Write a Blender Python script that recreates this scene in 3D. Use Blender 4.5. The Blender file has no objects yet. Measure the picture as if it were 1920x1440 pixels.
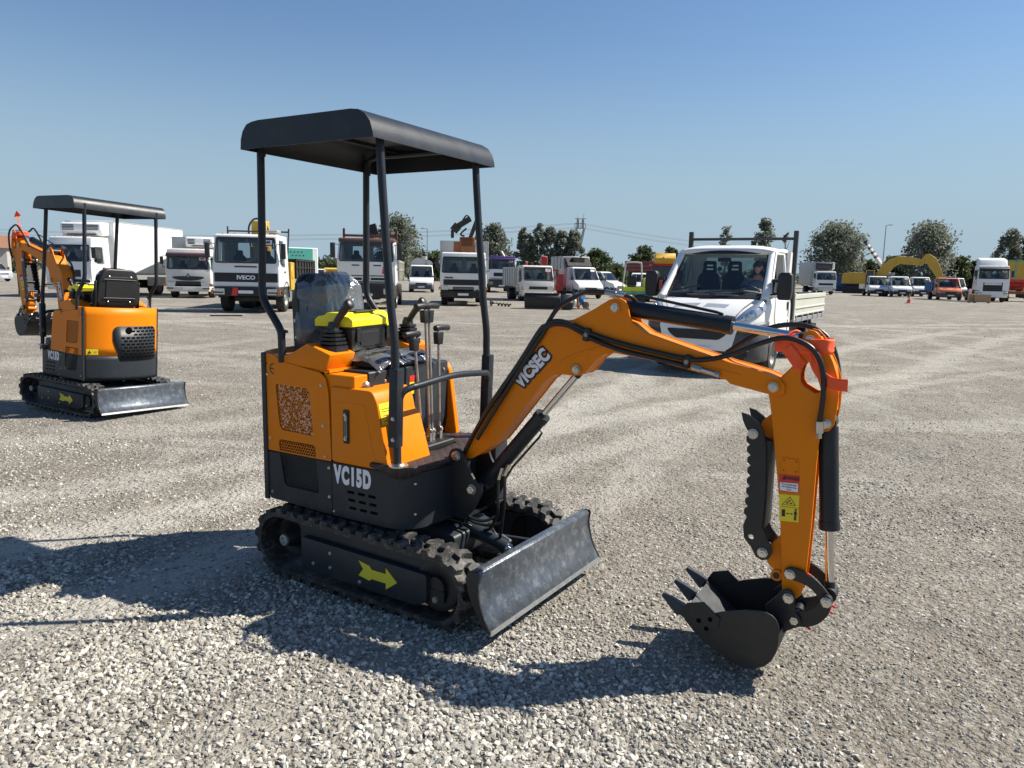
import bpy, bmesh, math, random
from mathutils import Matrix, Vector
from mathutils.geometry import tessellate_polygon
R_ = math.radians
PI = math.pi
random.seed(7)
scn = bpy.context.scene
COL = scn.collection

# ------------------------------------------------------------------ camera
FPX, PITCH, ROLL, EYE = 1395.3, R_(8.38), R_(1.136), 1.6
cW = Vector((0, math.cos(PITCH), -math.sin(PITCH)))
u0 = Vector((0, math.sin(PITCH), math.cos(PITCH)))
cR = Vector((1, 0, 0)) * math.cos(ROLL) + u0 * math.sin(ROLL)
cU = Vector((1, 0, 0)) * -math.sin(ROLL) + u0 * math.cos(ROLL)
cam = bpy.data.cameras.new('camera')
cam.sensor_width = 36.0
cam.lens = 36.0 * FPX / 1920.0
cam.clip_start, cam.clip_end = 0.05, 6000.0
camo = bpy.data.objects.new('camera', cam)
COL.objects.link(camo)
camo.matrix_world = Matrix(((cR.x, cU.x, -cW.x, 0), (cR.y, cU.y, -cW.y, 0), (cR.z, cU.z, -cW.z, EYE), (0, 0, 0, 1)))
scn.camera = camo

# ------------------------------------------------------------------ sky and sun
SUN_AZ, SUN_EL = 11.0, 45.7        # azimuth from +X towards +Y
w = bpy.data.worlds.new('World')
scn.world = w
w.use_nodes = True
nt = w.node_tree
bg = nt.nodes['Background']
sky = nt.nodes.new('ShaderNodeTexSky')
sky.sky_type = 'NISHITA'
sky.sun_disc = False
sky.sun_elevation = R_(SUN_EL)
sky.sun_rotation = R_(90 - SUN_AZ)
sky.altitude = 20
sky.air_density = 1.25
sky.dust_density = 0.25
sky.ozone_density = 2.0
# hazy pale band towards the horizon instead of the yellow one
wtc = nt.nodes.new('ShaderNodeTexCoord'); wsep = nt.nodes.new('ShaderNodeSeparateXYZ'); nt.links.new(wtc.outputs['Generated'], wsep.inputs[0])
wmr = nt.nodes.new('ShaderNodeMapRange'); wmr.interpolation_type = 'SMOOTHERSTEP'
wmr.inputs['From Min'].default_value = -.02; wmr.inputs['From Max'].default_value = .34; wmr.inputs['To Min'].default_value = .95; wmr.inputs['To Max'].default_value = 0
nt.links.new(wsep.outputs['Z'], wmr.inputs['Value'])
wmx = nt.nodes.new('ShaderNodeMix'); wmx.data_type = 'RGBA'
nt.links.new(wmr.outputs[0], wmx.inputs['Factor']); nt.links.new(sky.outputs[0], wmx.inputs['A']); wmx.inputs['B'].default_value = (3.85, 5.2, 6.35, 1)
wtn = nt.nodes.new('ShaderNodeMix'); wtn.data_type = 'RGBA'; wtn.blend_type = 'MULTIPLY'; wtn.inputs['Factor'].default_value = 1; wtn.inputs['B'].default_value = (0.82, 0.96, 1.14, 1)
nt.links.new(sky.outputs[0], wtn.inputs['A']); nt.links.new(wtn.outputs['Result'], wmx.inputs['A'])
nt.links.new(wmx.outputs['Result'], bg.inputs[0])
bg.inputs[1].default_value = 0.058
sl = bpy.data.lights.new('sun', 'SUN')
sl.energy = 5.0
sl.angle = R_(0.5)
sl.color = (1.0, 0.935, 0.83)
so = bpy.data.objects.new('sun', sl)
COL.objects.link(so)
sd = Vector((math.cos(R_(SUN_AZ)) * math.cos(R_(SUN_EL)), math.sin(R_(SUN_AZ)) * math.cos(R_(SUN_EL)), math.sin(R_(SUN_EL))))
so.rotation_euler = (-sd).to_track_quat('-Z', 'Y').to_euler()
vs = scn.view_settings
vs.view_transform = 'Standard'
vs.look = 'None'
vs.gamma = 1.0
vs.exposure = 0.76


def at(px, pxm):
    """ground point seen in photo column px where one metre measures pxm pixels"""
    depth = FPX / pxm
    hy = 720 - FPX * math.tan(PITCH) + (px - 960) * math.tan(ROLL)
    d = cW + cR * ((px - 960) / FPX) - cU * ((hy - 720) / FPX)
    return (d.x * depth, d.y * depth)


# ------------------------------------------------------------------ mesh helper
def catmull(pts, n=6):
    P = [Vector(p) for p in pts]
    if len(P) < 3:
        return P
    out = []
    for i in range(len(P) - 1):
        p0 = P[max(i - 1, 0)]; p1 = P[i]; p2 = P[i + 1]; p3 = P[min(i + 2, len(P) - 1)]
        for k in range(n):
            t = k / n
            out.append(0.5 * ((2 * p1) + (p2 - p0) * t + (2 * p0 - 5 * p1 + 4 * p2 - p3) * t * t + (3 * p1 - p0 - 3 * p2 + p3) * t ** 3))
    out.append(P[-1])
    return out


def roundpoly(pts, r, n=3):
    """round every corner of a 2d polygon"""
    out = []
    m = len(pts)
    for i in range(m):
        p = Vector(pts[i]); a = Vector(pts[i - 1]); b = Vector(pts[(i + 1) % m])
        da = (a - p); db = (b - p)
        rr = min(r, da.length * .45, db.length * .45)
        pa = p + da.normalized() * rr; pb = p + db.normalized() * rr
        for k in range(n + 1):
            t = k / n
            q = pa * (1 - t) ** 2 + p * 2 * t * (1 - t) + pb * t * t
            out.append((q.x, q.y))
    return out


def rotxz(c, ang):
    """rotation in the x-z plane about point c=(x,z); positive lifts +x upward"""
    a = R_(ang)
    T = Matrix.Translation(Vector((c[0], 0, c[1])))
    Rm = Matrix(((math.cos(a), 0, -math.sin(a), 0), (0, 1, 0, 0), (math.sin(a), 0, math.cos(a), 0), (0, 0, 0, 1)))
    return T @ Rm @ T.inverted()


class MB:
    def __init__(s, M=None):
        s.v = []; s.f = []; s.M = M; s.g = []; s.hold = False

    def add(s, verts, faces):
        o = len(s.v)
        if not s.hold: s.g.append((o, len(s.f)))
        s.v += [Vector(v) for v in verts]
        s.f += [tuple(i + o for i in f) for f in faces]
        return s

    def box(s, c, d, rot=None):
        c = Vector(c); hx, hy, hz = d[0] / 2, d[1] / 2, d[2] / 2
        vs_ = [Vector((x, y, z)) for x in (-hx, hx) for y in (-hy, hy) for z in (-hz, hz)]
        if rot is not None:
            vs_ = [rot @ v for v in vs_]
        return s.add([c + v for v in vs_], [(0, 1, 3, 2), (4, 6, 7, 5), (0, 4, 5, 1), (2, 3, 7, 6), (0, 2, 6, 4), (1, 5, 7, 3)])

    def bb(s, x0, x1, y0, y1, z0, z1):
        return s.box(((x0 + x1) / 2, (y0 + y1) / 2, (z0 + z1) / 2), (abs(x1 - x0), abs(y1 - y0), abs(z1 - z0)))

    def prism(s, poly, a0, a1, axis='y', holes=()):
        loops = [list(poly)] + [list(h) for h in holes]
        flat = [p for l in loops for p in l]
        if axis == 'y':
            f = lambda p, a: (p[0], a, p[1])
        elif axis == 'x':
            f = lambda p, a: (a, p[0], p[1])
        else:
            f = lambda p, a: (p[0], p[1], a)
        n = len(flat)
        verts = [f(p, a0) for p in flat] + [f(p, a1) for p in flat]
        faces = []
        if len(loops) == 1 and len(flat) <= 4:
            faces.append(tuple(range(n))); faces.append(tuple(range(2 * n - 1, n - 1, -1)))
        else:
            for t in tessellate_polygon([[Vector((p[0], p[1], 0)) for p in l] for l in loops]):
                faces.append(tuple(t)); faces.append(tuple(i + n for i in reversed(t)))
        o = 0
        for l in loops:
            k = len(l)
            for i in range(k):
                a, b = o + i, o + (i + 1) % k
                faces.append((a, b, b + n, a + n))
            o += k
        return s.add(verts, faces)

    def ring(s, P, Rr, seg, closed=False, caps=True):
        """tube around a list of points with radii"""
        n = len(P)
        verts = []; faces = []
        up = None
        for i in range(n):
            t = (P[min(i + 1, n - 1)] - P[max(i - 1, 0)]).normalized()
            if up is None:
                up = Vector((0, 0, 1)) if abs(t.z) < .9 else Vector((1, 0, 0))
            a = t.cross(up).normalized(); up = a.cross(t).normalized()
            for k in range(seg):
                q = 2 * PI * k / seg
                verts.append(P[i] + (a * math.cos(q) + up * math.sin(q)) * Rr[i])
        for i in range(n - 1):
            for k in range(seg):
                faces.append((i * seg + k, i * seg + (k + 1) % seg, (i + 1) * seg + (k + 1) % seg, (i + 1) * seg + k))
        if caps:
            faces.append(tuple(range(seg - 1, -1, -1))); faces.append(tuple((n - 1) * seg + k for k in range(seg)))
        return s.add(verts, faces)

    def cyl(s, p0, p1, r, r1=None, seg=16):
        return s.ring([Vector(p0), Vector(p1)], [r, r if r1 is None else r1], seg)

    def tube(s, pts, r, seg=8, n=6, smooth=True):
        P = catmull(pts, n) if smooth else [Vector(p) for p in pts]
        return s.ring(P, [r] * len(P), seg)

    def lathe(s, c, axis, prof, seg=24):
        """prof: list of (distance along axis, radius)"""
        c = Vector(c); ax = Vector(axis).normalized()
        return s.ring([c + ax * h for h, r in prof], [max(r, 1e-4) for h, r in prof], seg) if False else s._lathe(c, ax, prof, seg)

    def _lathe(s, c, ax, prof, seg):
        up = Vector((0, 0, 1)) if abs(ax.z) < .9 else Vector((1, 0, 0))
        a = ax.cross(up).normalized(); b = a.cross(ax).normalized()
        verts = []; faces = []
        for h, r in prof:
            for k in range(seg):
                q = 2 * PI * k / seg
                verts.append(c + ax * h + (a * math.cos(q) + b * math.sin(q)) * max(r, 1e-4))
        for i in range(len(prof) - 1):
            for k in range(seg):
                faces.append((i * seg + k, i * seg + (k + 1) % seg, (i + 1) * seg + (k + 1) % seg, (i + 1) * seg + k))
        faces.append(tuple(range(seg - 1, -1, -1))); faces.append(tuple((len(prof) - 1) * seg + k for k in range(seg)))
        return s.add(verts, faces)

    def bolt(s, p, d, r=.012):
        """washer, hexagon nut and stud end"""
        p = Vector(p); d = Vector(d).normalized()
        s.g.append((len(s.v), len(s.f))); s.hold = True
        s._lathe(p, d, [(-.001, r * 1.14), (r * .12, r * 1.14)], 14)
        s._lathe(p + d * r * .1, d, [(0, r * 1.02), (r * .62, r * 1.02), (r * .72, r * .86)], 6)
        s._lathe(p + d * r * .78, d, [(0, r * .46), (r * .22, r * .40)], 10)
        s.hold = False
        return s

    def grid(s, fn, nu, nv):
        verts = [fn(i / nu, j / nv) for i in range(nu + 1) for j in range(nv + 1)]
        faces = [(i * (nv + 1) + j, (i + 1) * (nv + 1) + j, (i + 1) * (nv + 1) + j + 1, i * (nv + 1) + j + 1) for i in range(nu) for j in range(nv)]
        return s.add(verts, faces)

    def build(s, name, mat, parent=None, bevel=0.0, seg=1, smooth=35, solid=0.0, subsurf=0, fix=True, split=False):
        if split and len(s.g) > 1:       # every piece an object of its own
            gg = s.g + [(len(s.v), len(s.f))]; o = None
            for (v0, f0), (v1, f1) in zip(gg[:-1], gg[1:]):
                c = MB(s.M); c.add(s.v[v0:v1], [tuple(i - v0 for i in f) for f in s.f[f0:f1]])
                o2 = c.build(name, mat, parent, bevel, seg, smooth, solid, subsurf, fix)
                o = o or o2
            return o
        me = bpy.data.meshes.new(name)
        vv = [s.M @ v for v in s.v] if s.M is not None else s.v
        me.from_pydata([tuple(v) for v in vv], [], s.f)
        if fix or bevel > 0:
            bm = bmesh.new(); bm.from_mesh(me)
            bmesh.ops.recalc_face_normals(bm, faces=bm.faces)
            if bevel > 0:
                bmesh.ops.dissolve_limit(bm, angle_limit=R_(1), verts=bm.verts, edges=bm.edges)
                ed = [e for e in bm.edges if len(e.link_faces) == 2 and e.calc_face_angle(0) > R_(28)]
                if ed:
                    bmesh.ops.bevel(bm, geom=ed, offset=bevel, segments=seg, profile=.5, affect='EDGES', clamp_overlap=True)
            bm.to_mesh(me); bm.free()
        me.materials.append(mat)
        if smooth:
            me.shade_smooth()
            me.set_sharp_from_angle(angle=R_(smooth))
        o = bpy.data.objects.new(name, me)
        COL.objects.link(o)
        if parent is not None:
            o.parent = parent
        if solid:
            m = o.modifiers.new('solid', 'SOLIDIFY'); m.thickness = solid; m.offset = 0
        if subsurf:
            m = o.modifiers.new('sub', 'SUBSURF'); m.levels = subsurf; m.render_levels = subsurf
        return o


def tag(o, label=None, cat=None, group=None, kind=None):
    if label: o['label'] = label
    if cat: o['category'] = cat
    if group: o['group'] = group
    if kind: o['kind'] = kind
    return o


def thing(name, label, cat, loc=(0, 0, 0), rz=0.0, group=None):
    o = bpy.data.objects.new(name, None)
    o.empty_display_size = .2
    COL.objects.link(o)
    o.location = loc
    o.rotation_euler = (0, 0, R_(rz))
    return tag(o, label, cat, group)


def copy_tree(o, parent=None):
    c = o.copy(); COL.objects.link(c); c.parent = parent
    for ch in o.children:
        copy_tree(ch, c)
    return c


_tc = {}
def text_mb(txt, size, fn, depth=.0008, offset=0.0, sx=1.0, align='CENTER', spacing=1.0, shear=0.0):
    """letters as a mesh; fn maps (u, v, d) to a point"""
    cu = bpy.data.curves.new('t', 'FONT')
    cu.body = txt; cu.size = size; cu.offset = offset; cu.extrude = depth / 2
    cu.align_x = align; cu.align_y = 'CENTER'; cu.space_character = spacing; cu.shear = shear
    cu.resolution_u = 4
    ob = bpy.data.objects.new('t', cu)
    COL.objects.link(ob)
    dg = bpy.context.evaluated_depsgraph_get()
    me = bpy.data.meshes.new_from_object(ob.evaluated_get(dg))
    mb = MB()
    mb.add([fn(v.co.x * sx, v.co.y, v.co.z) for v in me.vertices], [tuple(p.vertices) for p in me.polygons])
    bpy.data.objects.remove(ob); bpy.data.curves.remove(cu); bpy.data.meshes.remove(me)
    return mb


# ------------------------------------------------------------------ materials
def new_mat(name):
    m = bpy.data.materials.new(name); m.use_nodes = True
    return m, m.node_tree, m.node_tree.nodes['Principled BSDF']


def mat(name, col, rough=.5, metal=0.0, var=.12, scale=6.0, bump=0.0, bscale=60.0, coat=0.0, dirt=0.0, dcol=(.30, .26, .20), spec=.5):
    m, t, p = new_mat(name)
    N, L = t.nodes, t.links
    tc = N.new('ShaderNodeTexCoord')
    n1 = N.new('ShaderNodeTexNoise'); n1.inputs['Scale'].default_value = scale; n1.inputs['Detail'].default_value = 6
    L.new(tc.outputs['Object'], n1.inputs['Vector'])
    mix = N.new('ShaderNodeMix'); mix.data_type = 'RGBA'
    mix.inputs['A'].default_value = (*[c * (1 - var) for c in col], 1)
    mix.inputs['B'].default_value = (*[min(1, c * (1 + var)) for c in col], 1)
    L.new(n1.outputs['Fac'], mix.inputs['Factor'])
    out = mix.outputs['Result']
    if dirt > 0:
        n2 = N.new('ShaderNodeTexNoise'); n2.inputs['Scale'].default_value = scale * .7; n2.inputs['Detail'].default_value = 9
        n2.inputs['Roughness'].default_value = .7
        L.new(tc.outputs['Object'], n2.inputs['Vector'])
        r = N.new('ShaderNodeMapRange'); r.inputs['From Min'].default_value = .5; r.inputs['From Max'].default_value = .72
        r.inputs['To Max'].default_value = dirt
        L.new(n2.outputs['Fac'], r.inputs['Value'])
        mx = N.new('ShaderNodeMix'); mx.data_type = 'RGBA'
        L.new(r.outputs[0], mx.inputs['Factor']); L.new(out, mx.inputs['A'])
        mx.inputs['B'].default_value = (*dcol, 1)
        out = mx.outputs['Result']
    L.new(out, p.inputs['Base Color'])
    rr = N.new('ShaderNodeMapRange'); rr.inputs['To Min'].default_value = max(.02, rough * .8); rr.inputs['To Max'].default_value = min(1, rough * 1.2)
    L.new(n1.outputs['Fac'], rr.inputs['Value']); L.new(rr.outputs[0], p.inputs['Roughness'])
    p.inputs['Metallic'].default_value = metal
    p.inputs['Specular IOR Level'].default_value = spec
    if coat:
        p.inputs['Coat Weight'].default_value = coat; p.inputs['Coat Roughness'].default_value = .08
    if bump:
        n3 = N.new('ShaderNodeTexNoise'); n3.inputs['Scale'].default_value = bscale; n3.inputs['Detail'].default_value = 5
        L.new(tc.outputs['Object'], n3.inputs['Vector'])
        b = N.new('ShaderNodeBump'); b.inputs['Strength'].default_value = 1; b.inputs['Distance'].default_value = bump
        L.new(n3.outputs['Fac'], b.inputs['Height']); L.new(b.outputs[0], p.inputs['Normal'])
    return m


M = {}
M['orange'] = mat('orange_paint', (.74, .20, .0), .45, var=.07, scale=4, bump=.0008, bscale=70, dirt=.22, dcol=(.46, .22, .08), spec=.22)
M['grey'] = mat('slate_grey_paint', (.022, .027, .033), .45, var=.12, scale=5, bump=.0005, bscale=120, dirt=.22, dcol=(.12, .11, .095), spec=.3)
M['greytube'] = mat('slate_grey_tube_paint', (.012, .016, .022), .42, var=.12, scale=9, bump=.0006, bscale=150, dirt=.15, dcol=(.10, .095, .085), spec=.35)
M['black'] = mat('black_steel_paint', (.010, .011, .013), .5, var=.25, scale=9, bump=.0006, bscale=120, dirt=.15, dcol=(.09, .08, .07))
M['rubber'] = mat('track_rubber', (.024, .023, .022), .6, var=.35, scale=26, bump=.0015, bscale=70, dirt=.95, dcol=(.20, .18, .15))
M['tyre'] = mat('tyre_rubber', (.022, .021, .020), .8, var=.3, scale=6, dirt=.7, dcol=(.12, .10, .08))
M['plastic'] = mat('black_plastic', (.012, .012, .013), .42, var=.2, scale=20, bump=.0004, bscale=200)
M['hose'] = mat('hydraulic_hose_rubber', (.010, .010, .010), .42, var=.2, scale=30)
M['chrome'] = mat('chrome_rod', (.62, .62, .62), .12, metal=1, var=.05)
M['zinc'] = mat('zinc_plated_steel', (.55, .54, .50), .32, metal=1, var=.15, scale=30, dirt=.2)
M['rustrod'] = mat('rusty_zinc_rod', (.36, .33, .29), .5, metal=.6, var=.2, scale=40, dirt=.7, dcol=(.16, .08, .04))
M['worn'] = mat('worn_blade_steel', (.10, .115, .135), .34, metal=.5, var=.45, scale=26, bump=.0014, bscale=90, dirt=.85, dcol=(.28, .29, .30))
M['white'] = mat('white_vehicle_paint', (.78, .78, .76), .38, coat=.3, var=.04, scale=1.5, dirt=.22, dcol=(.45, .42, .36))
M['oldwhite'] = mat('dusty_white_paint', (.62, .61, .57), .5, var=.07, scale=1.5, dirt=.45, dcol=(.33, .29, .23))
M['silver'] = mat('silver_paint', (.46, .48, .50), .35, metal=.4, coat=.4, var=.05, scale=2)
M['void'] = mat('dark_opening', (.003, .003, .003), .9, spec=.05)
M['lipsteel'] = mat('scuffed_lip_steel', (.035, .038, .042), .45, metal=.2, var=.3, scale=20, bump=.001, bscale=80, dirt=.4, dcol=(.12, .12, .12))
M['decalwhite'] = mat('white_vinyl', (.78, .78, .80), .5, var=.03)
M['decalblack'] = mat('black_vinyl', (.012, .012, .014), .5, var=.1)
M['yellowvinyl'] = mat('yellow_vinyl', (.80, .62, .02), .45, var=.05)
M['dullyellow'] = mat('yellow_arrow_vinyl', (.62, .55, .03), .5, var=.06, scale=12)
M['redvinyl'] = mat('red_vinyl', (.62, .03, .02), .45, var=.05)
M['yplastic'] = mat('yellow_lid_plastic', (.82, .72, .015), .38, var=.04, bump=.0003, bscale=150)
M['mat'] = None
M['edge'] = mat('scraped_edge_steel', (.30, .29, .27), .4, metal=.7, var=.3, scale=40)
M['bed'] = mat('cream_dropside_paint', (.50, .50, .42), .5, var=.06, scale=3, dirt=.25)
M['chassis'] = mat('black_chassis', (.018, .018, .018), .7, var=.3, scale=4, dirt=.5, dcol=(.10, .085, .065))
M['bumpergrey'] = mat('grey_bumper_plastic', (.055, .056, .06), .5, var=.1, scale=5, dirt=.35, dcol=(.2, .18, .15))
M['rim'] = mat('wheel_rim_steel', (.30, .30, .29), .5, metal=.5, var=.2, scale=8, dirt=.4)
M['lampglass'] = mat('headlamp_glass', (.55, .58, .60), .12, metal=.7, var=.25, scale=25, bump=.002, bscale=30)
M['amber'] = mat('amber_lens', (.75, .22, .02), .2, var=.1)
M['redlens'] = mat('red_panel', (.60, .03, .025), .35, var=.08)
M['orangenet'] = mat('fluorescent_orange_netting', (.95, .10, .02), .6, var=.1, scale=20, bump=.001, bscale=90)
M['box'] = mat('white_box_body', (.80, .80, .77), .45, var=.03, scale=.8, dirt=.15, dcol=(.55, .53, .47))
M['alubox'] = mat('aluminium_box_body', (.45, .45, .43), .45, metal=.3, var=.12, scale=1.5, dirt=.3)
M['maroon'] = mat('maroon_visor', (.055, .018, .022), .35, var=.1, coat=.3)
M['brown'] = mat('brown_rusty_steel', (.10, .045, .032), .6, var=.25, scale=5, dirt=.4, dcol=(.14, .09, .06))
M['rust'] = mat('rusty_panel', (.20, .075, .03), .75, var=.35, scale=5)
M['teal'] = mat('teal_paint', (.09, .40, .33), .45, var=.08, scale=2, dirt=.2)
M['yellow'] = mat('construction_yellow_paint', (.55, .33, .035), .5, var=.12, scale=2, dirt=.35, dcol=(.22, .15, .07))
M['forkyellow'] = mat('lime_yellow_paint', (.62, .62, .03), .45, var=.08, scale=3, dirt=.2)
M['purple'] = mat('dark_purple_paint', (.05, .03, .11), .35, var=.1, coat=.3)
M['redpaint'] = mat('red_machine_paint', (.42, .03, .025), .45, var=.15, scale=3, dirt=.25)
M['bluecont'] = mat('blue_container_paint', (.02, .12, .30), .5, var=.12, scale=2, dirt=.25)
M['orangevan'] = mat('faded_orange_paint', (.62, .17, .07), .4, var=.06, coat=.3, dirt=.15)
M['blue'] = mat('blue_machine_paint', (.02, .17, .42), .45, var=.1, dirt=.2)
M['wood'] = mat('pale_timber', (.42, .28, .15), .75, var=.25, scale=9)
M['galv'] = mat('galvanised_steel', (.30, .31, .31), .5, metal=.5, var=.15, scale=10)
M['concrete'] = mat('grey_render', (.38, .36, .33), .85, var=.1, scale=1.5)
M['tile'] = mat('brown_roof_tiles', (.26, .13, .08), .85, var=.25, scale=4)
M['greyplastic'] = mat('dark_grey_trim', (.03, .031, .034), .55, var=.15)
M['skin'] = mat('skin', (.42, .22, .15), .55, var=.1)
M['shirt'] = mat('blue_shirt', (.08, .12, .22), .8, var=.15)
M['seatcloth'] = mat('dark_seat_cloth', (.022, .024, .028), .85, var=.2)
M['dash'] = mat('grey_green_dashboard', (.17, .18, .155), .7, var=.1)


def glass_mat(name, tint, refl=.5, alpha=.5):
    m, t, p = new_mat(name)
    N, L = t.nodes, t.links
    tr = N.new('ShaderNodeBsdfTransparent'); tr.inputs[0].default_value = (*tint, 1)
    gl = N.new('ShaderNodeBsdfGlossy'); gl.inputs['Roughness'].default_value = .03
    lw = N.new('ShaderNodeLayerWeight'); lw.inputs[0].default_value = .5
    pw = N.new('ShaderNodeMath'); pw.operation = 'POWER'; pw.inputs[1].default_value = 3.5; L.new(lw.outputs['Facing'], pw.inputs[0])
    fr = N.new('ShaderNodeMapRange'); fr.inputs['To Min'].default_value = .07; fr.inputs['To Max'].default_value = .8; L.new(pw.outputs[0], fr.inputs['Value'])
    mx = N.new('ShaderNodeMixShader')
    L.new(fr.outputs[0], mx.inputs[0]); L.new(tr.outputs[0], mx.inputs[1]); L.new(gl.outputs[0], mx.inputs[2])
    L.new(mx.outputs[0], N['Material Output'].inputs['Surface'])
    N.remove(p)
    return m


M['glass'] = glass_mat('clear_tinted_glass', (.60, .66, .64))
M['truckglass'] = glass_mat('tinted_truck_glass', (.42, .48, .50))
M['greyglass2'] = glass_mat('greenish_truck_glass', (.58, .66, .62))
M['darkglass'] = mat('dark_window_glass', (.018, .023, .028), .06, var=.5, scale=1.8, spec=.6)
M['greyglass'] = mat('greenish_window_glass', (.045, .058, .060), .07, var=.5, scale=2.2, spec=.6)

# crinkled clear plastic film over the seat
m, t, p = new_mat('crinkled_plastic_film')
N, L = t.nodes, t.links
tc = N.new('ShaderNodeTexCoord')
n1 = N.new('ShaderNodeTexNoise'); n1.inputs['Scale'].default_value = 9; n1.inputs['Detail'].default_value = 5; n1.inputs['Distortion'].default_value = .6
mp = N.new('ShaderNodeMapping'); mp.inputs['Scale'].default_value = (1, 1.5, .9)
L.new(tc.outputs['Object'], mp.inputs[0]); L.new(mp.outputs[0], n1.inputs['Vector'])
b = N.new('ShaderNodeBump'); b.inputs['Strength'].default_value = 1; b.inputs['Distance'].default_value = .03
L.new(n1.outputs['Fac'], b.inputs['Height'])
gl = N.new('ShaderNodeBsdfGlossy'); gl.inputs['Roughness'].default_value = .22; gl.inputs[0].default_value = (.8, .79, .77, 1)
tr = N.new('ShaderNodeBsdfTransparent'); tr.inputs[0].default_value = (.82, .83, .85, 1)
df = N.new('ShaderNodeBsdfDiffuse'); df.inputs[0].default_value = (.15, .155, .16, 1)
L.new(b.outputs[0], gl.inputs['Normal'])
m1 = N.new('ShaderNodeMixShader'); m1.inputs[0].default_value = .62
L.new(tr.outputs[0], m1.inputs[1]); L.new(df.outputs[0], m1.inputs[2])
m2 = N.new('ShaderNodeMixShader')
fr = N.new('ShaderNodeLayerWeight'); fr.inputs[0].default_value = .55
L.new(b.outputs[0], fr.inputs['Normal'])
fm2 = N.new('ShaderNodeMapRange'); fm2.inputs['From Min'].default_value = .1; fm2.inputs['From Max'].default_value = .8; fm2.inputs['To Min'].default_value = .10; fm2.inputs['To Max'].default_value = .42; L.new(fr.outputs['Facing'], fm2.inputs['Value']); L.new(fm2.outputs[0], m2.inputs[0])
L.new(m1.outputs[0], m2.inputs[1]); L.new(gl.outputs[0], m2.inputs[2])
L.new(m2.outputs[0], N['Material Output'].inputs['Surface'])
M['film'] = m

# sun glints behind the grille, painted as bright spots on near-black
m, t, p = new_mat('painted_grille_glints')
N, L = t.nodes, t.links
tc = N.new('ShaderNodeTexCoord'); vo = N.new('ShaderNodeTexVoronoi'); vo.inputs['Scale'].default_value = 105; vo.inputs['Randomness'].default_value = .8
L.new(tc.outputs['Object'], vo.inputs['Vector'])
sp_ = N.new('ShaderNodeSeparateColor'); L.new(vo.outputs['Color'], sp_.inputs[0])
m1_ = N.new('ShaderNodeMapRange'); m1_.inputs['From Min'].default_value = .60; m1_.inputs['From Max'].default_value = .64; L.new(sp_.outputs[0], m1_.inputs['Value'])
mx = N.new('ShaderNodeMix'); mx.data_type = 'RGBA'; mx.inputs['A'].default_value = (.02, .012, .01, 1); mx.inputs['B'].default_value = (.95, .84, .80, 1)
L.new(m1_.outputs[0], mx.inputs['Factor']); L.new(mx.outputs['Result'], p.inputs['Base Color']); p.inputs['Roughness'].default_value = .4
M['glints'] = m

# quilted floor mat: dark brown squares with red stitching
m, t, p = new_mat('quilted_floor_mat')
N, L = t.nodes, t.links
tc = N.new('ShaderNodeTexCoord'); mp = N.new('ShaderNodeMapping'); mp.inputs['Rotation'].default_value = (0, 0, R_(45)); mp.inputs['Scale'].default_value = (24, 24, 24)
L.new(tc.outputs['Object'], mp.inputs[0])
sx = N.new('ShaderNodeSeparateXYZ'); L.new(mp.outputs[0], sx.inputs[0])
hs = []
for ax in ('X', 'Y'):
    fr_ = N.new('ShaderNodeMath'); fr_.operation = 'FRACT'; L.new(sx.outputs[ax], fr_.inputs[0])
    a = N.new('ShaderNodeMath'); a.operation = 'SUBTRACT'; L.new(fr_.outputs[0], a.inputs[0]); a.inputs[1].default_value = .5
    b_ = N.new('ShaderNodeMath'); b_.operation = 'ABSOLUTE'; L.new(a.outputs[0], b_.inputs[0]); hs.append(b_)
mxx = N.new('ShaderNodeMath'); mxx.operation = 'MAXIMUM'; L.new(hs[0].outputs[0], mxx.inputs[0]); L.new(hs[1].outputs[0], mxx.inputs[1])
rp = N.new('ShaderNodeMapRange'); rp.inputs['From Min'].default_value = .43; rp.inputs['From Max'].default_value = .48; L.new(mxx.outputs[0], rp.inputs['Value'])
mx = N.new('ShaderNodeMix'); mx.data_type = 'RGBA'; mx.inputs['A'].default_value = (.026, .021, .020, 1); mx.inputs['B'].default_value = (.085, .028, .022, 1)
L.new(rp.outputs[0], mx.inputs['Factor']); L.new(mx.outputs['Result'], p.inputs['Base Color'])
b = N.new('ShaderNodeBump'); b.inputs['Strength'].default_value = 1; b.inputs['Distance'].default_value = .006; b.invert = True
L.new(mxx.outputs[0], b.inputs['Height']); L.new(b.outputs[0], p.inputs['Normal']); p.inputs['Roughness'].default_value = .6
M['mat'] = m

# ================================================================== GROUND
import numpy as np
from mathutils import noise as mnoise


RUTS = ((.88, 8.13, 44, .012, .30, 1.0), (2.3, 8.2, 44, .012, .22, .7), (1.0, 9.5, 66, -.004, .34, .95), (2.7, 9.2, 64, -.004, .26, .6), (-3.4, 5.1, 36, -.02, .28, .8), (-4.6, 6.6, 32, -.02, .25, .6),
                                (9.0, 18.9, 48, .006, .40, .8), (11.0, 18.0, 50, .004, .35, .7), (13, 24, 118, .02, .40, .6), (8.9, 13.4, 100, .035, .35, .5), (11, 13.2, 100, .035, .35, .45), (20, 30, 20, .004, .5, .7), (16, 27, 5, .006, .5, .6), (24, 24, 60, .01, .5, .6), (-14, 22, 10, .0, .5, .55), (-6, 14, 25, .01, .35, .5), (-9, 11, 55, -.02, .3, .5))


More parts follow.
